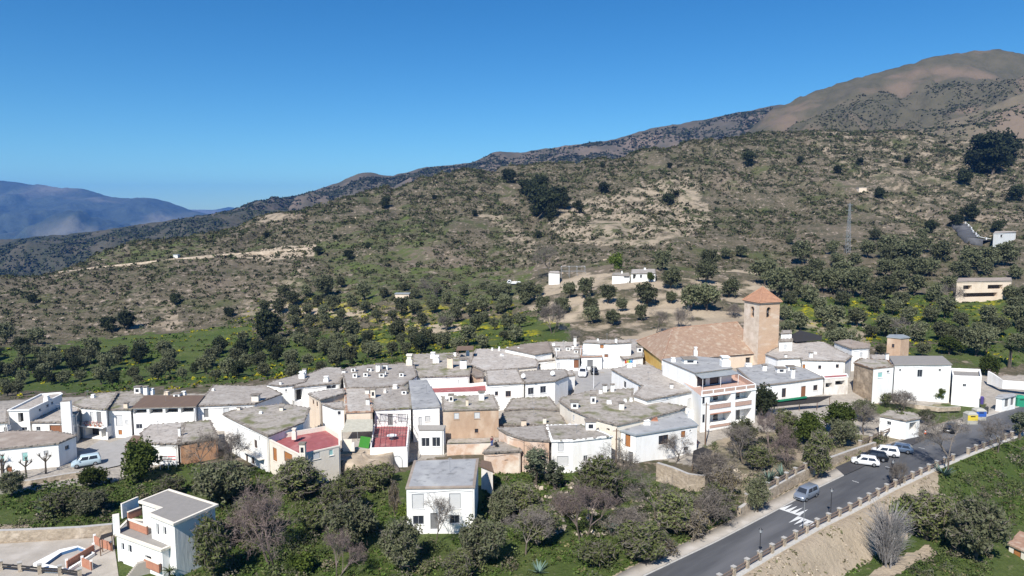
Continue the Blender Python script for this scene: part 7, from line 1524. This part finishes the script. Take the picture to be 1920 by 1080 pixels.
orch = pip([(960, 600), (960, 540), (1060, 510), (1440, 510), (1440, 640), (960, 640)], U, W) | pip([(90, 665), (90, 640), (480, 605), (480, 640), (1060, 590), (1060, 660)], U, W)
Ux = np.interp(U, [0, 500, 900], [.34, .22, 0]) * (W > 440); keep = (den + Ux > -.22) & ~(orch & (rng.uniform(0, 1, len(x)) < .9)); x, y = x[keep], y[keep]; n = len(x)
pal = np.array([(.046, .053, .024), (.032, .038, .019), (.066, .074, .034), (.074, .066, .042), (.054, .066, .026), (.072, .080, .038), (.10, .09, .048)]); tint = pal[rng.integers(0, len(pal), n)] * rng.uniform(.75, 1.3, (n, 1))
clump_mesh('hillside_scrub', x, y, rng.uniform(.5, 1.15, n) * np.interp(y, [235, 420, 760], [.8, 1.1, 1.5]) * (rng.uniform(0, 1, n) ** 2.4 * 1.45 + .5), 17, tint, rng, .34, .95, 'low dark scrub dotted all over the hillside behind the village')
# stones and pale outcrops on the hillside
x, y = scatter(2600, 260, 720, rng, -.8, .95); keep = fbm(x / 22, y / 22, 91, 3) > .12; x, y = x[keep], y[keep]; n = len(x); tint = np.array([.40, .32, .235]) * rng.uniform(.7, 1.25, (n, 1))
clump_mesh('hillside_stones', x, y, rng.uniform(.3, 1.0, n), 6, tint, rng, .7, .5, 'pale stones scattered over the hillside')
# stones and dry weeds on the bank below the road
x, y = scatter(14000, 52, 112, rng, .1, .85, 1.5); dr = sdist(ROADR, x, y); z = hgt(x, y); U, W = proj(x, y, z); k = (dr > .9) & (dr < 6.0) & (U < 1770) & (fbm(x / 3, y / 3, 12, 3) > -.1); x, y = x[k], y[k]; n = len(x)
clump_mesh('bank_stones', x, y, rng.uniform(.08, .26, n), 5, np.array([(.40, .34, .26), (.27, .225, .17), (.46, .40, .32), (.12, .12, .06), (.20, .18, .10)])[rng.integers(0, 5, n)] * rng.uniform(.75, 1.15, (n, 1)), rng, .7, .6, 'stones and dry weeds on the pale bank below the road fence')
# grass and weeds in the foreground and by the villages edge
x, y = scatter(52000, 45, 128, rng, -.95, .95, 1.9); z = hgt(x, y); U, W = proj(x, y, z); dl = -sdist(ROADL, x, y); dr = sdist(ROADR, x, y)
zone = (pip([(-100, 905), (210, 900), (330, 870), (640, 890), (740, 905), (760, 1010), (900, 1000), (910, 880), (1150, 885), (1230, 900), (1330, 930), (1385, 965), (1180, 1085), (900, 1300), (210, 1300), (330, 1020), (210, 1000), (-100, 1000)], U, W) | (dr > 5.2) & (y < 125) | (dr > 1) & (U > 1760) & (y < 135)) & ((dl > 2.2) | (dr > 1)) & ~((dr > 7.2) & (dr < 9.4) & (x < 56))
zone &= ~((U > 1860) & (W > 985)); zone &= fbm(x / 5, y / 5, 44, 3) > -.22; x, y = x[zone], y[zone]; n = len(x)
pal = np.array([(.062, .100, .020), (.050, .080, .018), (.085, .120, .030), (.085, .095, .036), (.15, .135, .065)]); tint = pal[rng.choice(5, n, p=[.3, .3, .18, .14, .08])] * rng.uniform(.8, 1.2, (n, 1))
clump_mesh('grass', x, y, rng.uniform(.12, .42, n), 8, tint, rng, .48, 1.0, 'fresh green grass and weeds on the near slopes')
x, y = scatter(26000, 150, 330, rng, -.85, .85, 1.3); z = hgt(x, y); U, W = proj(x, y, z)
zone = pip([(-60, 650), (120, 655), (420, 612), (480, 560), (900, 560), (1060, 590), (1080, 640), (860, 665), (640, 700), (400, 725), (100, 745), (-60, 750)], U, W) | pip([(1465, 560), (2000, 540), (2000, 690), (1640, 660), (1470, 640)], U, W)
zone &= fbm(x / 8, y / 8, 45, 3) > -.05; x, y = x[zone], y[zone]; n = len(x); pal = np.array([(.065, .11, .02), (.05, .075, .02), (.085, .12, .03), (.26, .24, .015), (.12, .11, .05)])
fl = (fbm(x / 9, y / 5, 15, 3) > .12); idx = np.where(fl & (rng.uniform(0, 1, n) < .55), 3, rng.choice(5, n, p=[.34, .34, .2, 0, .12])); clump_mesh('terrace_weeds', x, y, rng.uniform(.25, .75, n), 7, pal[idx] * rng.uniform(.8, 1.2, (n, 1)), rng, .6, .8, 'green weeds and yellow flowers covering the orchard terraces')
# taller undergrowth between the trees
x, y = scatter(6400, 48, 124, rng, -.95, .95, 1.7); z = hgt(x, y); U, W = proj(x, y, z); dl = -sdist(ROADL, x, y); dr = sdist(ROADR, x, y)
zone = (pip([(1325, 880), (1320, 838), (1420, 795), (1600, 760), (1650, 800), (1690, 826), (1560, 885), (1400, 950)], U, W) & (rng.uniform(0, 1, len(x)) < .6) | pip([(330, 1000), (420, 900), (640, 900), (740, 930), (750, 1010), (900, 1010), (915, 900), (1150, 905), (1230, 915), (1330, 935), (1375, 975), (1180, 1075), (900, 1300), (330, 1300)], U, W) | pip([(0, 930), (200, 915), (330, 890), (330, 950), (200, 985), (0, 990)], U, W) | pip([(1340, 890), (1560, 800), (1640, 800), (1560, 865), (1400, 945)], U, W) | ((dr > 9.6) & (y < 115)) | (dr > 3) & (U > 1775) & (y < 125)) & ((dl > 2.6) | (dr > 3))
zone &= ~((U > 1850) & (W > 975)); zone &= fbm(x / 6, y / 6, 47, 3) > -.1; x, y = x[zone], y[zone]; n = len(x)
pal = np.array([(.060, .080, .026), (.095, .115, .042), (.13, .115, .075), (.085, .088, .055), (.16, .14, .105)]); tint = pal[rng.choice(5, n, p=[.28, .27, .17, .16, .12])] * rng.uniform(.8, 1.25, (n, 1))
clump_mesh('undergrowth', x, y, rng.uniform(.4, 1.3, n), 70, tint, rng, .125, 1.15, 'tangled brown and green undergrowth between the foreground trees')
# shrubs on the far hills
def far_scrub(rn, n, size, dark, label, smin=.05, smax=1.0):
    rn_ = np.random.default_rng(3); V, R, nn = RIDGE[rn]; k = rng.integers(int(R * smin), int((R - 1) * smax), n * 2); i = rng.integers(0, nn - 1, n * 2); a, b_ = rng.uniform(0, 1, (2, n * 2, 1)); G = V.reshape(-1, nn, 3)
    P = (G[k, i] * (1 - a) + G[k, i + 1] * a) * (1 - b_) + (G[k + 1, i] * (1 - a) + G[k + 1, i + 1] * a) * b_
    P = P[fbm(P[:, 0] / (size * 16), P[:, 1] / (size * 16), 71, 4) + rn_.uniform(-.35, .35, len(P)) > .05][:n]; m = len(P); per = 5; q = np.repeat(P, per, 0) + rng.normal(size=(m * per, 3)) * size * .5 * np.array([1, 1, .5])
    V2, Fq = leaf_quads(q, size * .75, rng, asp=.75); tn = np.repeat(np.array(dark) * rng.uniform(.7, 1.4, (m * per, 1)), 4, 0)
    me = npmesh('far_scrub', V2, Fq, ['plant_colour'], attr={'tint': np.concatenate([tn, np.ones((len(tn), 1))], 1)}); o = bpy.data.objects.new('far_scrub', me); COL.objects.link(o); o['kind'] = 'stuff'; o['label'] = label
far_scrub('big_hill', 16000, 1.9, (.055, .058, .03), 'sparse dark scrub on the big brown hill', .05, .82); far_scrub('red_spur', 5000, 2.2, (.055, .058, .028), 'dark scrub on the reddish spur at the right')
far_scrub('purple_ridge', 12000, 4.2, (.035, .040, .022), 'dark woodland patches along the far purple ridge', .5); far_scrub('dark_ridge', 26000, 3.2, (.045, .052, .026), 'dark trees and scrub on the far left valley hills', .3)
# rubble among the middle thicket
x, y = scatter(900, 70, 112, rng, -.1, .4); z = hgt(x, y); U, W = proj(x, y, z); k = pip([(960, 930), (1010, 900), (1250, 920), (1270, 990), (1100, 1010), (980, 990)], U, W) | pip([(1370, 880), (1450, 855), (1470, 890), (1400, 930)], U, W); x, y = x[k], y[k]; n = len(x)
if n: clump_mesh('rubble_heap', x, y, rng.uniform(.25, .7, n), 7, np.array([.38, .33, .26]) * rng.uniform(.6, 1.4, (n, 1)), rng, .6, .6, 'pale rubble and rubbish heaps in the overgrown middle plots')
# weeds on mossy walls of the village: low shrubs beside the road wall and on the bank
# ------------------------------------------------------------------ air, light, camera
b = MB(); b.prism([(-11000, -600), (11000, -600), (11000, 13000), (-11000, 13000)], -620, 560, 'white'); o = b.build('haze', off=(0, 0, 0)); o['kind'] = 'stuff'; o['label'] = 'pale blue air haze over the whole valley'
m = bpy.data.materials.new('haze_air'); m.use_nodes = True; nt = m.node_tree; nt.nodes.clear(); out = nt.nodes.new('ShaderNodeOutputMaterial'); pv = nt.nodes.new('ShaderNodeVolumePrincipled'); pv.inputs['Color'].default_value = (*HCOL, 1); pv.inputs['Density'].default_value = HAZE; pv.inputs['Anisotropy'].default_value = 0.1; nt.links.new(pv.outputs['Volume'], out.inputs['Volume']); o.data.materials.clear(); o.data.materials.append(m)
EL = math.radians(46); lx, ly = .36, .933
W_ = bpy.data.worlds.new('World'); S.world = W_; W_.use_nodes = True; nt = W_.node_tree; bg = nt.nodes['Background']; sk = nt.nodes.new('ShaderNodeTexSky'); sk.sky_type = 'NISHITA'; sk.sun_disc = False
sk.sun_elevation = EL; sk.sun_rotation = math.atan2(-lx, -ly); sk.altitude = 900; sk.air_density = SKY[1]; sk.dust_density = SKY[2]; sk.ozone_density = SKY[3]; hs = nt.nodes.new('ShaderNodeHueSaturation'); hs.inputs['Hue'].default_value = SKY[4]; hs.inputs['Saturation'].default_value = SKY[5]; nt.links.new(sk.outputs['Color'], hs.inputs['Color']); mu = nt.nodes.new('ShaderNodeMix'); mu.data_type = 'RGBA'; mu.blend_type = 'MULTIPLY'; mu.inputs['Factor'].default_value = 1; mu.inputs['B'].default_value = SKY[6]; nt.links.new(hs.outputs['Color'], mu.inputs['A']); nt.links.new(mu.outputs['Result'], bg.inputs['Color']); bg.inputs['Strength'].default_value = SKY[0]
sl = bpy.data.lights.new('sun', 'SUN'); sl.energy = SUN; sl.angle = math.radians(.53); sl.color = (1, .955, .885); so = bpy.data.objects.new('sun', sl); COL.objects.link(so)
d = Vector((lx * math.cos(EL), ly * math.cos(EL), -math.sin(EL))); so.rotation_euler = d.to_track_quat('-Z', 'Y').to_euler(); so.location = (-60, -60, 120)
cam = bpy.data.cameras.new('camera'); cam.sensor_width = 36; cam.lens = 36 * F / 1920; cam.clip_start = .5; cam.clip_end = 40000; co = bpy.data.objects.new('camera', cam); COL.objects.link(co); co.location = (0, 0, H); co.rotation_euler = (math.pi / 2 - PITCH, 0, 0); S.camera = co
S.view_settings.view_transform = 'Standard'; S.view_settings.look = 'None'; S.view_settings.gamma = 1; S.view_settings.use_curve_mapping = False; S.view_settings.exposure = EXPO
S.render.engine = 'CYCLES'; c = S.cycles; c.max_bounces = 5; c.diffuse_bounces = 2; c.glossy_bounces = 2; c.transmission_bounces = 2; c.volume_bounces = 1; c.transparent_max_bounces = 4; c.use_denoising = True; c.sample_clamp_indirect = 6
for o in S.objects:
    if '_base' in o: del o['_base']
    if '_walls' in o: del o['_walls']
